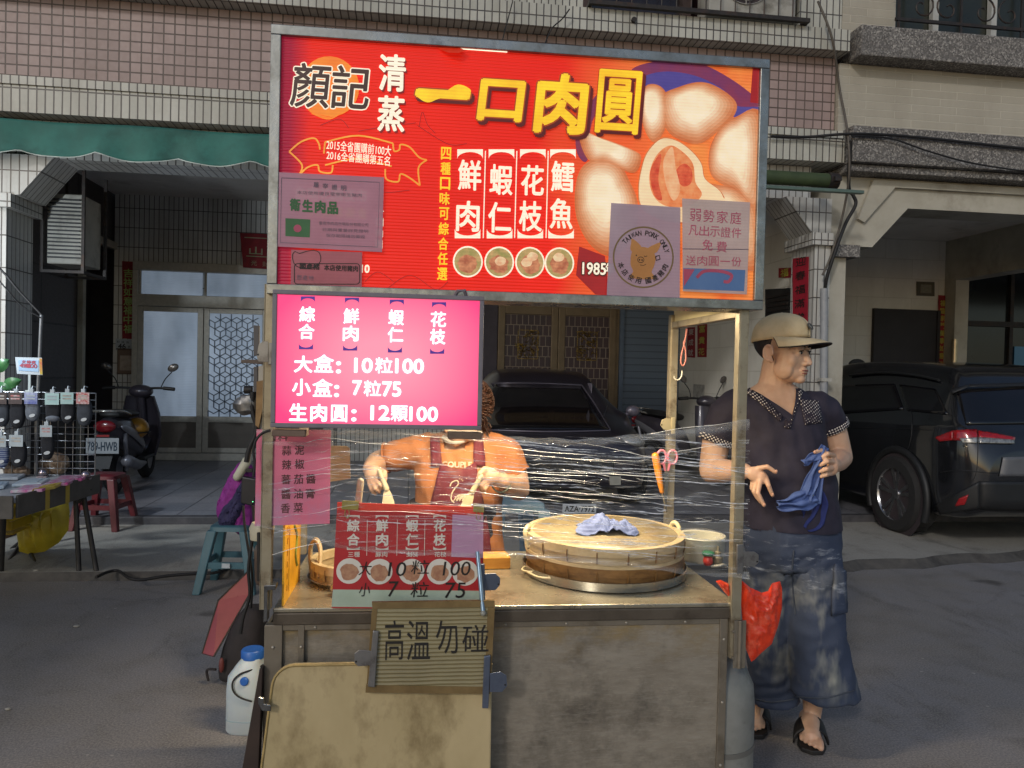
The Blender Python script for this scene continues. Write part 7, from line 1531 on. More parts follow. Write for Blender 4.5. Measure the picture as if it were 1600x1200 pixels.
# maroon stools by the scooter and the long cable on the pavement
M_mar = pm('maroon_plastic', '#5c1c24', '#4b161d', .4, scale=5)
g_ = W0.gz(150, 828, .055); stool('plastic_stool', 'dark red plastic stool beneath the sock rack beside the scooter wheel', (g_.x+.02, g_.y+.12, .055), -6, M_mar, .45, .125)
cable('black power cable snaking along the edge of the pavement', [W0.gz(150, 902, .07), W0.gz(168, 894, .07), W0.gz(185, 892, .07), W0.gz(202, 903, .07), W0.gz(222, 906, .06), W0.gz(260, 900, .07), W0.gz(310, 896, .07), W0.gz(340, 894, .07), W0.gz(380, 880, .07)], .010)
for i, (x, y, r_) in enumerate(((119, 980, .018), (12, 1110, .012), (56, 905, .02))):
    g_ = W0.gz(x, y, 0); t = MB(); t.ell((0, 0, 0), (r_, r_*.7, .006), 8); o = t.build('litter', pm('litter_pale', '#9c988e', None, .6), None, loc=(g_.x, g_.y, .006 if y != 905 else .06)); tag(o, ['pale scrap of litter in the shaded part of the road', 'tiny pale scrap of litter near the left picture edge', 'pale scrap of litter under the near table leg'][i], 'litter')
# ================================================================ PEOPLE
T = NT('skin'); o_ = T.obj(); nz = T.noise(o_, 22, 5); n2 = T.noise(o_, 5, 3)
col = T.mix(T.ramp(nz, .3, .7), srgb('#d0ab90'), srgb('#c39c80')); col = T.mix(T.math('MULTIPLY', T.ramp(n2, .45, .7), .35), col, srgb('#bb8a76'))
T.l(col, T.b.inputs['Base Color']); T.setv('Roughness', .48); T.setv('Subsurface Weight', .12); T.b.inputs['Subsurface Radius'].default_value = (.012, .005, .003); T.b.inputs['Subsurface Scale'].default_value = 1.0
T.bump(T.noise(o_, 120, 3), .0008, .4); M_skin = T.m
M_hair = pm('black_hair', '#1b1412', '#2a201c', .55, scale=60, bump=.002, bscale=200, stretch=(1, 1, .2)); M_hairb = pm('brown_hair', '#4a2c1e', '#2e1a12', .6, scale=40, bump=.003, bscale=160)
M_eye = pm('eye_white', '#b5aca0', None, .3); M_iris = pm('iris', '#1a100c', None, .15); M_lip = pm('lip', '#96584a', '#8a4f42', .45)
def rotz(a): return Matrix.Rotation(a, 4, 'Z')
def head_mesh(b, H, wide=1.0, ears=True):
    """head with face, H = 4x4 placing it; face looks along -y"""
    h = MB(); s = wide
    h.ell((0, .012, .030), (.076*s, .094, .086), 24); h.ell((0, -.034, -.040), (.064*s, .056, .078), 20); h.ell((0, -.038, -.088), (.052*s, .050, .040), 18)
    h.ell((0, -.074, -.112), (.024, .020, .017), 14); h.limb([(0, -.086, -.008), (0, -.097, -.034), (0, -.1045, -.050)], [.0090, .0105, .0125], 10)
    for k in (-1, 1):
        h.ell((k*.0125, -.0965, -.055), (.0095, .011, .0085), 10); h.ell((k*.031, -.076, .004), (.027, .016, .0105), 12); h.ell((k*.041*s, -.058, -.044), (.024, .022, .030), 12)
        h.ell((k*.047*s, -.030, -.076), (.020, .040, .040), 12); h.ell((k*.031, -.077, -.016), (.0165, .012, .0125), 12)
        if ears:
            h.ell((k*.079*s, .012, -.022), (.008, .017, .028), 14, Matrix.Rotation(k*.25, 3, 'Z')); h.tube([(k*.088*s, .010+.018*cos(a*pi/9), -.020+.028*sin(a*pi/9)) for a in range(-6, 11)], .0055, 7); h.ell((k*.080*s, .0, -.048), (.007, .009, .011), 10)
    h.ell((0, -.0875, -.080), (.026, .012, .0068), 14); h.ell((0, -.0855, -.0905), (.022, .012, .0078), 14); h.ell((0, -.083, -.070), (.016, .012, .012), 10)
    b.add([H @ Vector(v) for v in h.v], h.f)
def face_bits(parent, H, wide=1.0):
    for k in (-1, 1):
        b = MB(); b.ell((k*.031, -.0845, -.0155), (.0125, .0065, .0062), 14); b.v = [tuple(H @ Vector(v)) for v in b.v]; e = b.build('eye', M_eye, parent, smooth=80)
        b = MB(); b.ell((k*.031-.002, -.0895, -.0155), (.0058, .0026, .0058), 12); b.v = [tuple(H @ Vector(v)) for v in b.v]; b.build('iris', M_iris, e, smooth=80)
        b = MB(); b.tube([(k*.017, -.0895, -.0085), (k*.031, -.0925, -.0075), (k*.044, -.0855, -.0105)], [.0016, .0021, .0014], 6); b.v = [tuple(H @ Vector(v)) for v in b.v]; b.build('eyelid', M_hair, e, smooth=80)
        b = MB(); b.tube([(k*.013, -.0925, .0065), (k*.030, -.0935, .0115), (k*.048, -.083, .007)], [.0036, .0042, .002], 8, True, .6); b.v = [tuple(H @ Vector(v)) for v in b.v]; b.build('eyebrow', M_hair, parent, smooth=80)
    b = MB(); b.ell((0, -.0905, -.0798), (.0235, .0095, .0042), 14); b.ell((0, -.0888, -.0895), (.0195, .0095, .0050), 14); b.v = [tuple(H @ Vector(v)) for v in b.v]; b.build('mouth', M_lip, parent, smooth=80)
def hair_shell(H, mat, parent, r=(.0815, .100, .092), zlo=-.075, front=-.8, name='hair', jit=.002, c=(0, .012, .030)):
    def fn(u, v):
        a = -pi+2*pi*u; th = v
        zz = 1-v*1.95; rr = sqrt(max(0, 1-zz*zz)); x, y, z = r[0]*rr*sin(a), r[1]*rr*cos(a), r[2]*zz
        lim = zlo if cos(a) > -.15 else (front if False else .03+.03*(-cos(a)))
        z = max(z, lim); q = jit*noise.noise(Vector((x*90, y*90, z*40)))
        return H @ Vector((c[0]+x*(1+q*8), c[1]+y*(1+q*8), c[2]+z))
    b = MB(); b.grid(fn, 40, 22); return b.build(name, mat, parent, smooth=70)
def fingers(b, fr, lst, r=.0085):
    for pts in lst: b.limb([fr.p(*p) for p in pts], [r*1.12]+[r]*(len(pts)-2)+[r*.82], 10)
def nails(parent, fr, tips, r=.0052):
    b = MB()
    for (x, y, yl) in tips: b.ell(fr.p(x, y, yl), (r, r*.4, r*1.3), 8)
    b.build('fingernail', pm('nail', '#c99a80', None, .3), parent, smooth=80)

# ---- the man with the beige cap
FM = Frame((1.50, 2.85, 0), -7.5)
man = thing('person', 'man in beige cap and dark polo shirt holding a blue towel beside the cart', 'person', **at(FM))
g = FM.p
HM = Matrix.Translation(g(1223, 544, .0)) @ rotz(radians(45)) @ Matrix.Rotation(radians(2), 4, 'X') @ Matrix.Scale(1.05, 4)
b = MB(); head_mesh(b, HM, 1.06)
b.limb([g(1216, 566, .035), g(1212, 592, .035), g(1208, 622, .035)], [.060, .062, .075], 18)
def ringpx(fr, x, y, yl, rx, ry): a = fr.p(x, y, yl); return (a.x, yl, a.z, rx, ry)
tm = [ringpx(FM, 1212, 600, .035, .07, .06), ringpx(FM, 1210, 614, .035, .12, .08), ringpx(FM, 1210, 630, .03, .160, .098), ringpx(FM, 1213, 660, .02, .172, .118), ringpx(FM, 1220, 710, .015, .168, .128), ringpx(FM, 1230, 760, .01, .170, .138), ringpx(FM, 1236, 815, .01, .150, .122), ringpx(FM, 1238, 850, .01, .150, .12)]
b.torso(tm[::-1], 28)
elL, wrL = g(1112, 735, .03), g(1163, 736, -.13); elR, wrR = g(1314, 714, .06), g(1304, 727, -.09)
b.limb([g(1150, 636, .03), g(1119, 690, .04), elL], [.056, .056, .050], 16); b.limb([elL, elL.lerp(wrL, .4), wrL], [.049, .047, .031], 16)
b.limb([g(1274, 636, .03), g(1302, 672, .05), elR], [.054, .052, .045], 16); b.limb([elR, elR.lerp(wrR, .45), wrR], [.045, .042, .029], 16)
# his right hand: open, thumb out to the side, fingers hanging down unequally bent
b.ell(g(1182, 742, -.155), (.042, .019, .030), 16, Matrix.Rotation(.35, 3, 'Y')); b.limb([wrL, g(1174, 739, -.145)], [.030, .028], 12, .75); b.ell(g(1190, 747, -.165), (.022, .016, .026), 12)
fl = [[(1196, 745, -.165), (1201, 759, -.185), (1207, 774, -.18)], [(1188, 750, -.17), (1184, 770, -.195), (1194, 790, -.195)], [(1182, 750, -.155), (1178, 768, -.165), (1189, 785, -.165)], [(1177, 748, -.14), (1175, 763, -.145), (1183, 778, -.14)], [(1184, 732, -.16), (1199, 729, -.185), (1212, 738, -.19)]]
fingers(b, FM, fl, .0098)
# his left hand: curled round the towel
b.ell(g(1300, 727, -.135), (.022, .038, .040), 16); b.limb([wrR, g(1301, 727, -.125)], [.028, .028], 12)
fr2 = [[(1303, 712, -.15), (1293, 709, -.20), (1283, 715, -.195)], [(1304, 722, -.15), (1292, 721, -.207), (1281, 727, -.195)], [(1303, 731, -.15), (1291, 733, -.203), (1281, 737, -.19)], [(1300, 739, -.145), (1290, 742, -.19), (1282, 745, -.18)], [(1297, 711, -.14), (1285, 703, -.18), (1273, 707, -.195)]]
fingers(b, FM, fr2, .0095)
# legs and feet inside the trousers
hpL, hpR = g(1210, 850, .02), g(1270, 850, .0); knL, knR = g(1203, 975, .04), g(1274, 975, -.08)
anL = FM.gz(1190, 1128, .0); anR = FM.gz(1273, 1150, .0); anL = Vector((anL.x, anL.y+.03, .085)); anR = Vector((anR.x, anR.y+.03, .085))
for h_, k_, a_ in ((hpL, knL, anL), (hpR, knR, anR)): b.limb([h_, h_.lerp(k_, .5), k_], [.092, .078, .060], 16); b.limb([k_, k_.lerp(a_, .35), a_], [.058, .056, .036], 16)
toL = FM.gz(1177, 1151, .0); toR = FM.gz(1270, 1184, .0)
feet = []
for a_, t_, sg in ((anL, toL, -1), (anR, toR, 1)):
    he = Vector((a_.x, a_.y+.045, .042)); d = Vector((t_.x-he.x, t_.y-he.y, 0)); L = .245; d.normalize(); n = Vector((-d.y, d.x, 0))
    b.limb([he, a_+Vector((0, 0, -.01))], [.034, .036], 14); b.limb([he+Vector((0, 0, .0)), he+d*.10+Vector((0, 0, .018)), he+d*.17+Vector((0, 0, .0))], [.036, .040, .036], 14)
    for q, (off, ln, r_) in enumerate(((-.030*sg*-1, .235, .0145), (-.010*sg*-1, .228, .0105), (.008*sg*-1, .215, .0100), (.023*sg*-1, .200, .0095), (.036*sg*-1, .183, .0090))):
        b.limb([he+d*.15+n*off*.75+Vector((0, 0, -.006)), he+d*(ln-.025)+n*off+Vector((0, 0, -.006)), he+d*ln+n*off+Vector((0, 0, -.013))], [r_*1.15, r_, r_*.9], 10)
    feet.append((he, d, n, L))
body = bake(b.build('body', M_skin, man), .0042, 4, .5); face_bits(man, HM, 1.06)
nails(man, FM, [(1207.5, 773, -.189), (1194.5, 789, -.204), (1213, 736.5, -.198), (1273.5, 706, -.203)])
hair_shell(HM, M_hair, man, (.0835, .100, .088), -.088)
for (he, d, n, L) in feet:
    ang = atan2(d.y, d.x); M_ = Matrix.Translation((he.x, he.y, 0)) @ rotz(ang)
    b = MB(); ol = [(-.055, 0), (-.04, .036), (.03, .042), (.12, .046), (.19, .054), (.235, .040), (.252, 0), (.235, -.040), (.19, -.052), (.12, -.044), (.03, -.042), (-.04, -.036)]
    b.add([M_ @ Vector((x, y, z)) for z in (.002, .020) for x, y in ol], [tuple(range(12))[::-1], tuple(range(12, 24))]+[(i, (i+1) % 12, (i+1) % 12+12, i+12) for i in range(12)]); s_ = b.build('sandal', pm('sandal_black', '#171515', '#211e1d', .6, scale=20), man, bev=.004)
    b = MB(); b.grid(lambda u, v: M_ @ Vector((.085+.085*u+.012*cos(v*pi), -.058*cos(v*pi)*(1+.12*u), .010+(.078-.022*u)*sin(v*pi)**.75)), 6, 16); b.build('sandal_strap', MC['sandal_black'], s_, smooth=60, solid=.007)
# polo shirt
b = MB(); grow = .014
b.torso([(c[0], c[1], c[2], c[3]+grow+(.006 if i > 4 else 0)+(.010 if i == 2 else 0), c[4]+grow) for i, c in list(enumerate(tm))[2:7]][::-1]+[ringpx(FM, 1211, 616, .035, .135, .092), ringpx(FM, 1211, 604, .04, .085, .078)], 30)
hem = g(1238, 822, 0)
cufL, cufR = g(1120, 690, .04), g(1302, 667, .05)
b.torso([ringpx(FM, 1239, 826, .005, .186, .148), ringpx(FM, 1236, 800, .01, .186, .15), ringpx(FM, 1232, 770, .01, .184, .15)], 30)
b.limb([g(1152, 638, .03), g(1138, 650, .03), g(1123, 678, .04)], [.080, .078, .072], 18); b.limb([g(1270, 638, .03), g(1287, 646, .035), g(1299, 662, .05)], [.078, .072, .063], 18)
M_shirt = pm('navy_shirt', '#2c2838', '#252130', .8, scale=25, bump=.0006, bscale=300)
def fold_m(co, n):
    return wrinkle(co, n, .0075*min(1, max(.15, (co.z-.86)/.12)), (7, 7, 15), 1.3)
shirt = bake(b.build('polo_shirt', M_shirt, man), .008, 6, .5, fold_m)
# cut the open V neck, the sleeve ends and the hem edge
ap, t1, t2 = g(1224, 646, 0), g(1168, 604, 0), g(1247, 590, 0)
nL = (elL-g(1150, 636, .03)).normalized(); nR = (elR-g(1274, 636, .03)).normalized(); zn = g(1200, 594, 0).z; zh = g(1238, 823, 0).z
def vn(t): d = t-ap; return Vector((d.z, 0, -d.x)).normalized()
def dead(c):
    k = (c.z-ap.z)/(t1.z-ap.z); k2 = (c.z-ap.z)/(t2.z-ap.z)
    inV = c.y < .045 and k > 0 and ap.x+(t1.x-ap.x)*k < c.x < ap.x+(t2.x-ap.x)*k2
    return inV or ((c-cufL).length < .10 and (c-cufL).dot(nL) > 0) or ((c-cufR).length < .09 and (c-cufR).dot(nR) > 0) or c.z > zn or c.z < zh
cut(shirt, [(ap, vn(t1)), (ap, vn(t2)), (cufL, nL), (cufR, nR), (Vector((0, 0, zn)), Vector((0, 0, 1))), (Vector((0, 0, zh)), Vector((.02, 0, 1)))], dead)
bvs = bvh_of(shirt)
T = NT('dotted_trim'); o_ = T.obj(); vo = T.n('TexVoronoi', feature='F1'); vo.inputs['Scale'].default_value = 105; vo.inputs['Randomness'].default_value = .1; T.l(mapped(T, o_, (1, .02, 1), (0, .5, 0)), vo.inputs['Vector'])
col = T.mix(T.math('LESS_THAN', vo.outputs['Distance'], .30), srgb('#221a28'), srgb('#d4ccc4')); T.l(col, T.b.inputs['Base Color']); T.setv('Roughness', .8); M_dot = T.m
def ribbon(pts, wpx, nm, off=.006, fall=-.085):
    b = MB(); P_ = spline([Vector((x, y, 0)) for x, y in pts], 6); L = []
    for i, p in enumerate(P_):
        t = (P_[min(i+1, len(P_)-1)]-P_[max(i-1, 0)]).normalized(); n_ = Vector((-t.y, t.x, 0))
        w_ = wpx[0]+(wpx[1]-wpx[0])*i/(len(P_)-1)
        r3 = [hit(bvs, FM, p.x+n_.x*w_*s_, p.y+n_.y*w_*s_, off, None) for s_ in (-.5, -.3, 0, .3, .5)]; ok_ = [q for q in r3 if q is not None]
        if not ok_: continue
        yy = sum(q.y for q in ok_)/len(ok_); L.append([r3[j_] if r3[j_] is not None else FM.p(p.x+n_.x*w_*s_, p.y+n_.y*w_*s_, yy-.002) for j_, s_ in ((0, -.5), (2, 0), (4, .5))])
    for _ in range(4): L = [[(L[max(i-1, 0)][j]+L[i][j]*2+L[min(i+1, len(L)-1)][j])/4 for j in range(3)] for i in range(len(L))]
    vs = [v for r in L for v in r]; b.add(vs, [(3*i+j, 3*i+j+1, 3*i+j+4, 3*i+j+3) for i in range(len(L)-1) for j in (0, 1)]); return b.build(nm, M_dot, man, smooth=70, solid=.004)
ribbon([(1163, 600), (1169, 612), (1187, 624), (1204, 640), (1222, 657)], (11, 9), 'collar'); ribbon([(1254, 598), (1250, 606), (1244, 622), (1235, 645), (1229, 672)], (13, 9), 'collar')
b = MB(); surf_poly(b, bvs, FM, [(1249, 626), (1278, 627), (1283, 660), (1257, 664)], 8, 8, .005); b.build('pocket', M_dot, man, smooth=70, solid=.003)
def cuff(c, d, r, ln, nm):
    d = d.normalized(); a = d.orthogonal().normalized(); e = d.cross(a); b = MB(); rg = []
    for k in range(4): rg.append([c+d*(ln*(k/3-.5))+(a*cos(2*pi*j/24)+e*sin(2*pi*j/24))*(r+.002*sin(j*2.6)) for j in range(24)])
    b.loft(rg, cap=False); b.build(nm, M_dot, man, smooth=60, solid=.004)
cuff(cufL-nL*.004, nL, .0715, .026, 'cuff'); cuff(cufR-nR*.004, nR, .0620, .024, 'cuff')
# wide faded jeans
T = NT('faded_denim'); o_ = T.obj(); sp_ = T.n('SeparateXYZ'); T.l(o_, sp_.inputs[0])
fine = T.noise(mapped(T, o_, (1, 1, 1), (0, .7, 0)), 420, 2); n1 = T.noise(mapped(T, o_, (1, .3, 3.4), (0, .35, 0)), 11, 4, .7); n2 = T.noise(mapped(T, o_, (1.2, .3, .45)), 6.5, 4)
base = T.mix(fine, srgb('#252d42'), srgb('#39455c'))
def band(lo, hi): return T.math('MULTIPLY', T.ramp(sp_.outputs[2], lo, lo+.12), T.math('SUBTRACT', 1, T.ramp(sp_.outputs[2], hi-.12, hi)))
wh = T.math('MULTIPLY', T.ramp(n1, .56, .68), band(.58, .86)); fd = T.math('MULTIPLY', T.ramp(n2, .46, .66), band(.20, .74))
col = T.mix(T.math('MULTIPLY', wh, .7), base, srgb('#9aa2b0')); col = T.mix(T.math('MULTIPLY', fd, .68), col, srgb('#9a9c92')); T.l(col, T.b.inputs['Base Color']); T.setv('Roughness', .85); T.bump(fine, .0006, .4); M_denim = T.m
b = MB(); b.torso([ringpx(FM, 1239, 880, .01, .165, .13), ringpx(FM, 1238, 850, .01, .182, .145), ringpx(FM, 1237, 815, .01, .178, .142), ringpx(FM, 1237, 800, .01, .176, .14)], 28)
b.torso([ringpx(FM, 1207, 1092, .09, .100, .105), ringpx(FM, 1206, 1060, .085, .092, .10), ringpx(FM, 1202, 985, .05, .085, .092), ringpx(FM, 1204, 920, .03, .092, .10), ringpx(FM, 1208, 865, .02, .098, .115), ringpx(FM, 1212, 840, .02, .09, .11)], 24)
b.torso([ringpx(FM, 1290, 1085, -.06, .128, .120), ringpx(FM, 1285, 1050, -.07, .116, .112), ringpx(FM, 1276, 980, -.075, .098, .10), ringpx(FM, 1273, 920, -.05, .096, .104), ringpx(FM, 1270, 865, -.01, .098, .118), ringpx(FM, 1268, 840, .0, .09, .11)], 24)
def fold_j(co, n):
    kz = max(0, 1-abs(co.z-.70)/.16)+max(0, 1-abs(co.z-.18)/.12); a = noise.noise(Vector((co.x*6+co.z*10, co.y*5, co.z*30-co.x*18)))
    v = noise.noise(Vector((co.x*16, co.y*16, co.z*3.2))); w3 = 1-2*abs(noise.noise(Vector((co.x*9+co.z*7, co.y*7, co.z*13-co.x*8)))); return n*(.013*a*kz+.010*v+.006*w3)
jeans = bake(b.build('jeans', M_denim, man), .009, 4, .5, fold_j)
bm = bmesh.new(); bm.from_mesh(jeans.data); zl = g(1207, 1089, .09).z
kl = [f for f in bm.faces if f.calc_center_median().z < zl+.012 and f.normal.z < -.6]; bmesh.ops.delete(bm, geom=kl, context='FACES'); bm.to_mesh(jeans.data); bm.free()
bvj = bvh_of(jeans)
b = MB(); surf_poly(b, bvj, FM, [(1302, 880), (1316, 892), (1318, 958), (1296, 962)], 5, 8, .012, -.05); b.build('cargo_pocket', M_denim, man, smooth=60, solid=.012)
b = MB(); surf_line(b, bvj, FM, [(1170, 1090), (1205, 1097), (1240, 1092)], .003, .003); surf_line(b, bvj, FM, [(1246, 1088), (1290, 1090), (1335, 1078)], .003, .003); surf_line(b, bvj, FM, [(1240, 860), (1238, 900), (1244, 960)], .003, .003); b.build('seam', pm('denim_seam', '#39414f', '#2c3340', .8), man)
# cap
cap = 'baseball_cap'; M_cap = pm('beige_cap', '#dac49c', '#cdb68c', .8, scale=20, bump=.0006, bscale=260); M_under = pm('cap_under', '#1e1614', '#29201d', .8)
def capf(u, v):
    a = 2*pi*u; th = v*pi*.5; bulge = 1+.05*sin(v*pi); r1 = sin(th)**.80*bulge
    return HM @ Vector((.0905*r1*sin(a), .012-.107*r1*cos(a)*(1 if cos(a) > 0 else .98), .040+.087*cos(th)**.85-.030*v*(.5-.5*cos(a))+.004))
b = MB(); b.grid(capf, 48, 16); cpo = b.build('cap', M_cap, man, smooth=70, solid=.003)
def brim(u, v, dz=0):
    a = (u-.5)*2*radians(82); r = 1+.02; x0_, y0_ = .0905*r*sin(a), .012-.109*r*cos(a); ext = .078*cos(a*.92)**.75*v
    return HM @ Vector((x0_*(1+.10*v), y0_-ext, .044-.014*v*v-.024*(abs(sin(a))**2.2)*v-.004+dz))
b = MB(); b.grid(lambda u, v: brim(u, v), 26, 8); b.build('brim', M_cap, cpo, smooth=70); b = MB(); b.grid(lambda u, v: brim(u, v, -.004), 26, 8); b.build('brim_underside', M_under, cpo, smooth=70)
b = MB(); b.tube([brim(i/26, 1, -.002) for i in range(27)], .0028, 6); b.build('brim_edge', M_under, cpo, smooth=70)
b = MB(); b.ell(HM @ Vector((0, .012, .128)), (.008, .008, .006), 12); b.build('button', M_cap, cpo, smooth=70)
b = MB(); c0 = Vector((0, -.0965, .066)); b.lathe([(0, 0), (.019, 0), (.020, .002), (0, .003)], (0, 0, 0), 22, HM @ Matrix.Translation((.0, -.0995, .082)) @ Matrix.Rotation(radians(62), 4, 'X') @ Matrix.Diagonal((1, .72, 1, 1))); em_ = b.build('badge', pm('badge_grey', '#5d574e', '#4d473f', .6), cpo, smooth=40)
b = MB(); b.lathe([(0, 0), (.012, 0), (.012, .0012), (0, .0012)], (0, 0, 0), 18, HM @ Matrix.Translation((.0, -.1013, .0835)) @ Matrix.Rotation(radians(62), 4, 'X') @ Matrix.Diagonal((1, .7, 1, 1))); b.build('badge_print', pm('badge_dark', '#2a2a2c', '#b0a894', .6, scale=90, lo=.55, hi=.6), em_)
for k in range(6):
    a = k*pi/3+.0; b = MB(); b.tube([capf(a/(2*pi) % 1, .04+.92*i/10) for i in range(11)], .0012, 5); b.build('cap_seam', pm('cap_seam', '#8a7049', None, .8), cpo)
# towel
tw = thing('towel', 'blue towel swinging from the hand of the man in the cap', 'towel', **at(FM))
M_tow = pm('towel_blue', '#4f659c', '#42568a', .9, scale=22, bump=.0015, bscale=220, c3='#33447a', s3=9)
def strip(cen, wid, folds, amp, seed, nv=22):
    C_ = spline([g(*p) for p in cen], 8); n = len(C_)-1; W_ = []
    for i in range(n+1):
        t = i/n*(len(wid)-1); k = min(int(t), len(wid)-2); W_.append(wid[k]+(wid[k+1]-wid[k])*(t-k))
    def fn(u, v):
        i = round(u*n); p = C_[i]; t = (C_[min(i+1, n)]-C_[max(i-1, 0)]).normalized(); s_ = t.cross(Vector((0, 1, 0)))
        s_ = s_.normalized() if s_.length > 1e-5 else Vector((1, 0, 0)); q = (v-.5)*2
        return p+s_*W_[i]*.00252*q+Vector((0, 1, 0))*(amp*(.4+u)*sin(folds*pi*q+3*u+seed)+.01*noise.noise(Vector((u*4, q*2, seed))))+s_*.004*sin(u*11+q*3+seed)
    b = MB(); b.grid(fn, n, nv); return b
strip([(1290, 698, -.175), (1283, 716, -.19), (1276, 738, -.18), (1270, 760, -.175), (1262, 782, -.165)], (7, 9, 10, 13, 17), 2.6, .011, .4).build('hanging_fold', M_tow, tw, smooth=70, solid=.003)
strip([(1275, 775, -.17), (1258, 781, -.18), (1238, 786, -.185), (1215, 789, -.18)], (15, 15, 11, 7), 2.2, .012, 1.7).build('swung_corner', M_tow, tw, smooth=70, solid=.003)
strip([(1266, 770, -.15), (1272, 790, -.14), (1268, 810, -.13), (1256, 824, -.13)], (16, 20, 17, 9), 2.0, .014, 3.1).build('lower_corner', pm('towel_dark', '#2c3770', '#26306a', .9, scale=20), tw, smooth=70, solid=.003)
strip([(1284, 708, -.19), (1270, 716, -.195), (1255, 724, -.19)], (6, 7, 4), 1.3, .006, 2.2).build('loose_corner', M_tow, tw, smooth=70, solid=.003)

# ---- the vendor behind the counter
pv = CP+CF*3.0+CR*((715-800)/F*3.0)
FV = Frame((pv.x, pv.y, 0), -7.5); h = FV.p
vd = thing('person', 'vendor in orange t-shirt and maroon apron working with two spatulas behind the cart', 'person', **at(FV))
HV = Matrix.Translation(h(724, 640, -.03)) @ rotz(radians(-42)) @ Matrix.Rotation(radians(16), 4, 'X') @ Matrix.Scale(.98, 4)
b = MB(); head_mesh(b, HV, .96, False)
b.limb([h(726, 656, .0), h(726, 684, .05)], [.052, .058], 16)
tv = [ringpx(FV, 726, 676, .05, .09, .06), ringpx(FV, 722, 690, .045, .140, .080), ringpx(FV, 720, 705, .04, .156, .096), ringpx(FV, 718, 740, .02, .158, .118), ringpx(FV, 717, 790, .01, .152, .122), ringpx(FV, 716, 850, .0, .160, .130), ringpx(FV, 716, 930, .0, .172, .14), ringpx(FV, 716, 980, .01, .165, .135)]
b.torso(tv[::-1], 26)
eL, wL = h(590, 722, .07), h(578, 733, -.12); eR, wR = h(810, 764, .02), h(786, 752, -.16)
b.limb([h(676, 706, .045), h(622, 710, .06), eL], [.048, .050, .044], 14); b.limb([eL, eL.lerp(wL, .45), wL], [.044, .040, .029], 14)
b.limb([h(770, 704, .045), h(802, 730, .04), eR], [.050, .052, .047], 14); b.limb([eR, eR.lerp(wR, .45), wR], [.047, .043, .029], 14)
b.ell(h(583, 741, -.15), (.034, .024, .036), 14); b.limb([wL, h(582, 739, -.145)], [.028, .026], 10)
fingers(b, FV, [[(592, 738, -.165), (601, 745, -.195), (599, 756, -.185)], [(587, 747, -.17), (594, 758, -.20), (599, 763, -.185)], [(581, 750, -.165), (587, 764, -.195), (594, 770, -.18)], [(576, 750, -.155), (580, 765, -.18), (587, 773, -.17)], [(590, 732, -.15), (602, 737, -.175), (603, 750, -.19)]], .0088)
b.ell(h(767, 745, -.195), (.036, .024, .032), 14); b.limb([wR, h(770, 746, -.19)], [.028, .026], 10)
fingers(b, FV, [[(760, 735, -.20), (750, 740, -.235), (745, 752, -.225)], [(757, 743, -.205), (748, 749, -.24), (746, 760, -.225)], [(759, 751, -.20), (751, 759, -.23), (751, 766, -.215)], [(763, 757, -.195), (757, 764, -.22), (757, 770, -.205)], [(766, 734, -.19), (757, 731, -.21), (747, 741, -.23)]], .0088)
for sg in (-1, 1):
    hp = Vector((sg*.085, .01, .80)); kn = Vector((sg*.09, -.02, .44)); an = Vector((sg*.09, .03, .07)); b.limb([hp+Vector((0, 0, .05)), kn], [.095, .062], 14); b.limb([kn, an], [.06, .036], 14); b.limb([an+Vector((0, .03, -.03)), an+Vector((sg*.01, -.17, -.04))], [.036, .028], 12)
bake(b.build('body', M_skin, vd), .0050, 4, .5); face_bits(vd, HV, .96)
# curly brown hair: cap of hair plus many short curls
hair_shell(HV, M_hairb, vd, (.092, .108, .092), -.10)
b = MB(); random.seed(11)
for i in range(620):
    a = random.uniform(-2.3, 2.3); zc = random.uniform(-1.25, .95); zc = max(zc, -.98); r_ = sqrt(1-zc*zc*.98); d = Vector((sin(a)*r_, cos(a)*r_, zc)); p = Vector((d.x*.092, d.y*.108+.012, d.z*.092+.03))
    if p.y < -.085 and p.z < .04: continue
    t_ = d.orthogonal().normalized(); b.tube([HV @ (p+d*.002), HV @ (p+d*.012+t_*.008), HV @ (p+d*.016+t_*.020-Vector((0, 0, .012))), HV @ (p+d*.010+t_*.024-Vector((0, 0, .026)))], [.0026, .0024, .002, .0008], 4)
for i in range(160):
    c_ = Vector(h(748+random.uniform(-12, 14), 670+random.uniform(-24, 20), random.uniform(-.02, .07))); d_ = Vector((random.uniform(-1, 1), random.uniform(-1, .3), random.uniform(-1, .2))).normalized()
    b.tube([c_, c_+d_*.010, c_+d_*.014+Vector((.006, 0, -.014)), c_+d_*.008+Vector((.002, 0, -.026))], [.0028, .0026, .002, .0008], 4)
b.ell(h(742, 666, .03), (.042, .05, .05), 14)
b.build('hair_curls', M_hairb, vd)
b = MB(); b.torso([(c[0], c[1], c[2], c[3]+.018, c[4]+.016) for c in tv[1:8]][::-1]+[ringpx(FV, 727, 676, .05, .10, .075)], 28)
b.limb([h(674, 704, .045), h(652, 706, .05), h(612, 713, .06)], [.072, .067, .061], 16); b.limb([h(770, 702, .045), h(787, 710, .045), h(802, 732, .04)], [.072, .069, .063], 16)
M_or_ = pm('orange_tee', '#b27549', '#a3673c', .8, scale=18, bump=.0008, bscale=200)
tee = bake(b.build('tshirt', M_or_, vd), .008, 5, .5, lambda c, n: wrinkle(c, n, .008, (10, 10, 15), 4.0))
cl, cr_ = h(604, 715, .06), h(807, 742, .04); nl_ = (eL-h(676, 706, .045)).normalized(); nr_ = (eR-h(770, 704, .045)).normalized(); zk = h(0, 684, 0).z; xk = h(712, 690, 0).x
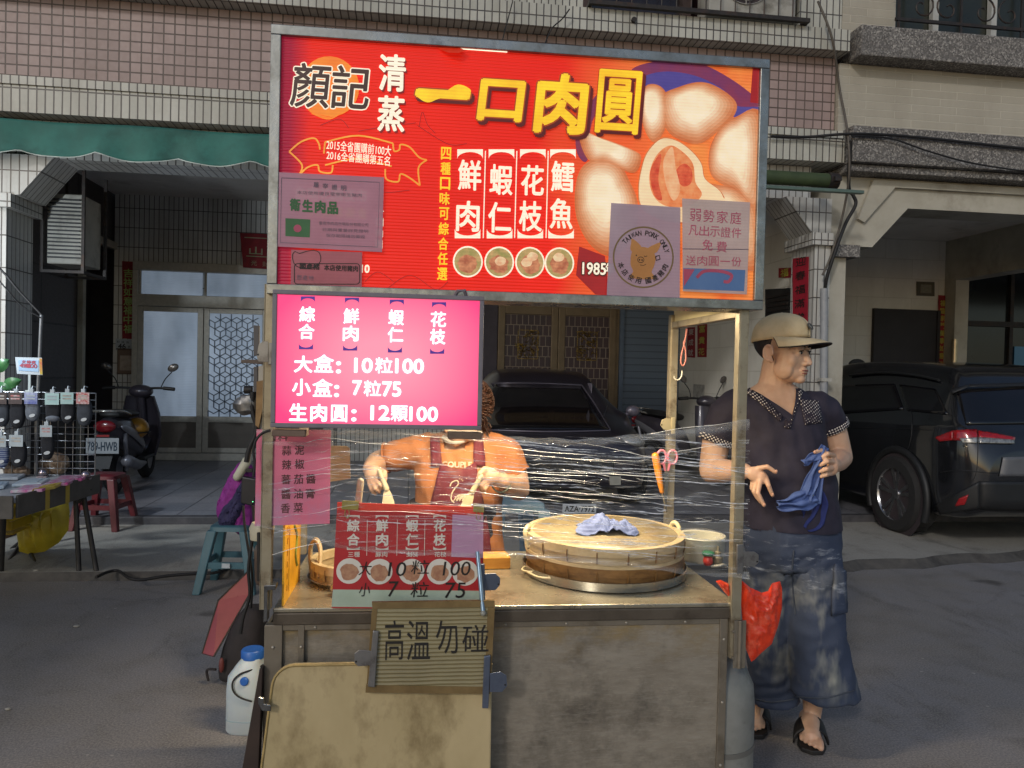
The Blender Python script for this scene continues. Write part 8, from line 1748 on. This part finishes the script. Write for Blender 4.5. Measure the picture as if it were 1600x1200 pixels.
cut(tee, [(cl, nl_), (cr_, nr_), (Vector((0, 0, zk)), Vector((0, 0, 1))), (Vector((xk-.04, 0, 0)), Vector((1, 0, 0))), (Vector((xk+.04, 0, 0)), Vector((1, 0, 0)))],
    lambda c: ((c-cl).length < .09 and (c-cl).dot(nl_) > 0) or ((c-cr_).length < .09 and (c-cr_).dot(nr_) > 0) or (c.y < .03 and c.z > zk and abs(c.x-xk) < .04))
bvt = bvh_of(tee)
for c_, d_, r_ in ((cl, nl_, .0595), (cr_, nr_, .0570)):
    d_ = d_.normalized(); a_ = d_.orthogonal().normalized(); e_ = d_.cross(a_); b = MB(); b.tube([c_+(a_*cos(k*pi/12)+e_*sin(k*pi/12))*r_ for k in range(25)], .0045, 6); b.build('sleeve_hem', M_or_, vd, smooth=70)
b = MB(); b.torso([(a, -.0+d_, z, rx, ry) for a, d_, z, rx, ry in ((.0, .0, .03, .11, .09), (0, 0, .45, .15, .11), (0, 0, .80, .185, .155), (0, .0, .93, .178, .148))], 26); b.build('trousers', pm('dark_trousers', '#26232a', '#302c34', .85, scale=12), vd, smooth=60)
M_apron = pm('maroon_apron', '#6b2230', '#5a1b28', .75, scale=14, bump=.0015, bscale=40, c3='#7a4a44', s3=6)
AP = MB()
def apx(v): return (690-14*min(1, v*2.4)-26*v, 742+10*min(1, v*2.4)+24*v)
def apf(u, v):
    y = 722+v*250; a, c = apx(v); x = a+(c-a)*u; y += 12*(1-(2*u-1)**2)*max(0, 1-v*6)
    p = hit(bvt, FV, x, y, .010, -.135); return p if p is not None else h(x, y, -.135)
AP.grid(apf, 18, 26); apron = AP.build('apron', M_apron, vd, smooth=70, solid=.003)
b = MB(); surf_poly(b, bvt, FV, [(674, 684), (688, 684), (692, 728), (674, 730)], 3, 10, .009); surf_poly(b, bvt, FV, [(740, 684), (754, 684), (757, 730), (739, 728)], 3, 10, .009); b.build('apron_strap', M_apron, vd, smooth=70, solid=.003)
bva = bvh_of(apron)
def surftext(s_, c, w_, h_, bv_, fr, off, nm, mat, par, bold=.03):
    tmp = MB(); word(tmp, fr, 0, s_, c, w_, h_, 0, bold); out = []
    for i, (x, y, z) in enumerate(tmp.v):
        a = Vector((x, -.9, z)); cam_ = Vector(((CP-fr.o).dot(fr.ax), (CP-fr.o).dot(fr.ay), EYE)); tgt = Vector((x, 0, z)); d = (tgt-cam_).normalized(); hh = bv_.ray_cast(cam_, d)
        out.append((hh[0]-d*(off-y)) if hh[0] is not None else tgt+Vector((0, -.14, 0)))
    m_ = MB(); m_.add(out, tmp.f); return m_.build(nm, mat, par)
surftext('COUPLE', (714, 726), 46, 9, bvt, FV, .005, 'tshirt_lettering', pm('tee_print', '#c4b49a', None, .6), vd)
b = MB(); surf_line(b, bva, FV, [(703, 760), (706, 754), (714, 751), (716, 756), (711, 763), (706, 771), (705, 780), (710, 786)], .0028, .003, 4, -.15)
for i in range(5): surf_line(b, bva, FV, [(709+i*4, 783-i*1.2), (714+i*4, 776-i), (718+i*4, 774), (714+i*4, 783)], .0024, .003, 3, -.15)
for x, y in ((717, 749), (720, 750), (722, 752)): surf_line(b, bva, FV, [(x, y), (x+2, y-2)], .0012, .003, 2, -.15)
b.build('swan_emblem', pm('emblem_cream', '#c9bda4', None, .6), vd)
b = MB(); c0 = h(783, 754, -.15); d_ = (eR-wR).normalized(); a_ = d_.orthogonal().normalized(); e_ = d_.cross(a_); b.tube([c0+(a_*cos(k*pi/12)+e_*sin(k*pi/12))*.036 for k in range(25)], .0035, 6); b.build('bracelet', pm('bracelet_green', '#7d8a7a', None, .4), vd, smooth=70)
b = MB(); b.tube(spline([h(692, 683, -.055), h(705, 690, -.07), h(720, 690, -.07), h(732, 683, -.055)], 5), .010, 8); b.build('undershirt', pm('undershirt', '#b9b5ad', None, .8), vd, smooth=70)
def spatula(label, p0, p1, p2, w_):
    t = thing('spatula', label, 'spatula', tuple(FV.o), -7.5, 'spatulas in the vendor\'s hands')
    M_sp = pm('spatula_cream', '#c9bd9c', '#b8ac8a', .5, scale=12)
    b = MB(); b.limb([p0, p0.lerp(p1, .5), p1], [.0085, .0095, .0105], 10); b.build('handle', M_sp, t, smooth=60)
    d = (p2-p1).normalized(); s_ = d.cross(Vector((0, 1, 0))).normalized(); rg = []
    for k, f in ((0, .35), (.2, .7), (.5, 1), (.85, 1.05), (1, .8)):
        c = p1.lerp(p2, k); rg.append([c+s_*w_*f, c+Vector((0, -.003, 0)), c-s_*w_*f, c+Vector((0, .003, 0))])
    b = MB(); b.loft(rg); b.build('blade', M_sp, t, smooth=40)
spatula('cream spatula held in the vendor\'s hand at the left', h(593, 736, -.19), h(604, 764, -.20), h(609, 805, -.215), .022)
spatula('cream spatula held in the vendor\'s hand beside the swan emblem', h(752, 744, -.235), h(738, 768, -.24), h(724, 800, -.25), .018)
# pale blue stool behind the vendor
g_ = Frame((0, 3.3, 0), -7.5); x_, z_ = W0.px(800, 780, 3.45)
stool('plastic_stool', 'pale blue plastic stool standing behind the vendor near the steamer', (x_, 3.45, 0), 12, pm('pale_blue_plastic', '#7fa0b8', '#708fa6', .45), .86, .12)
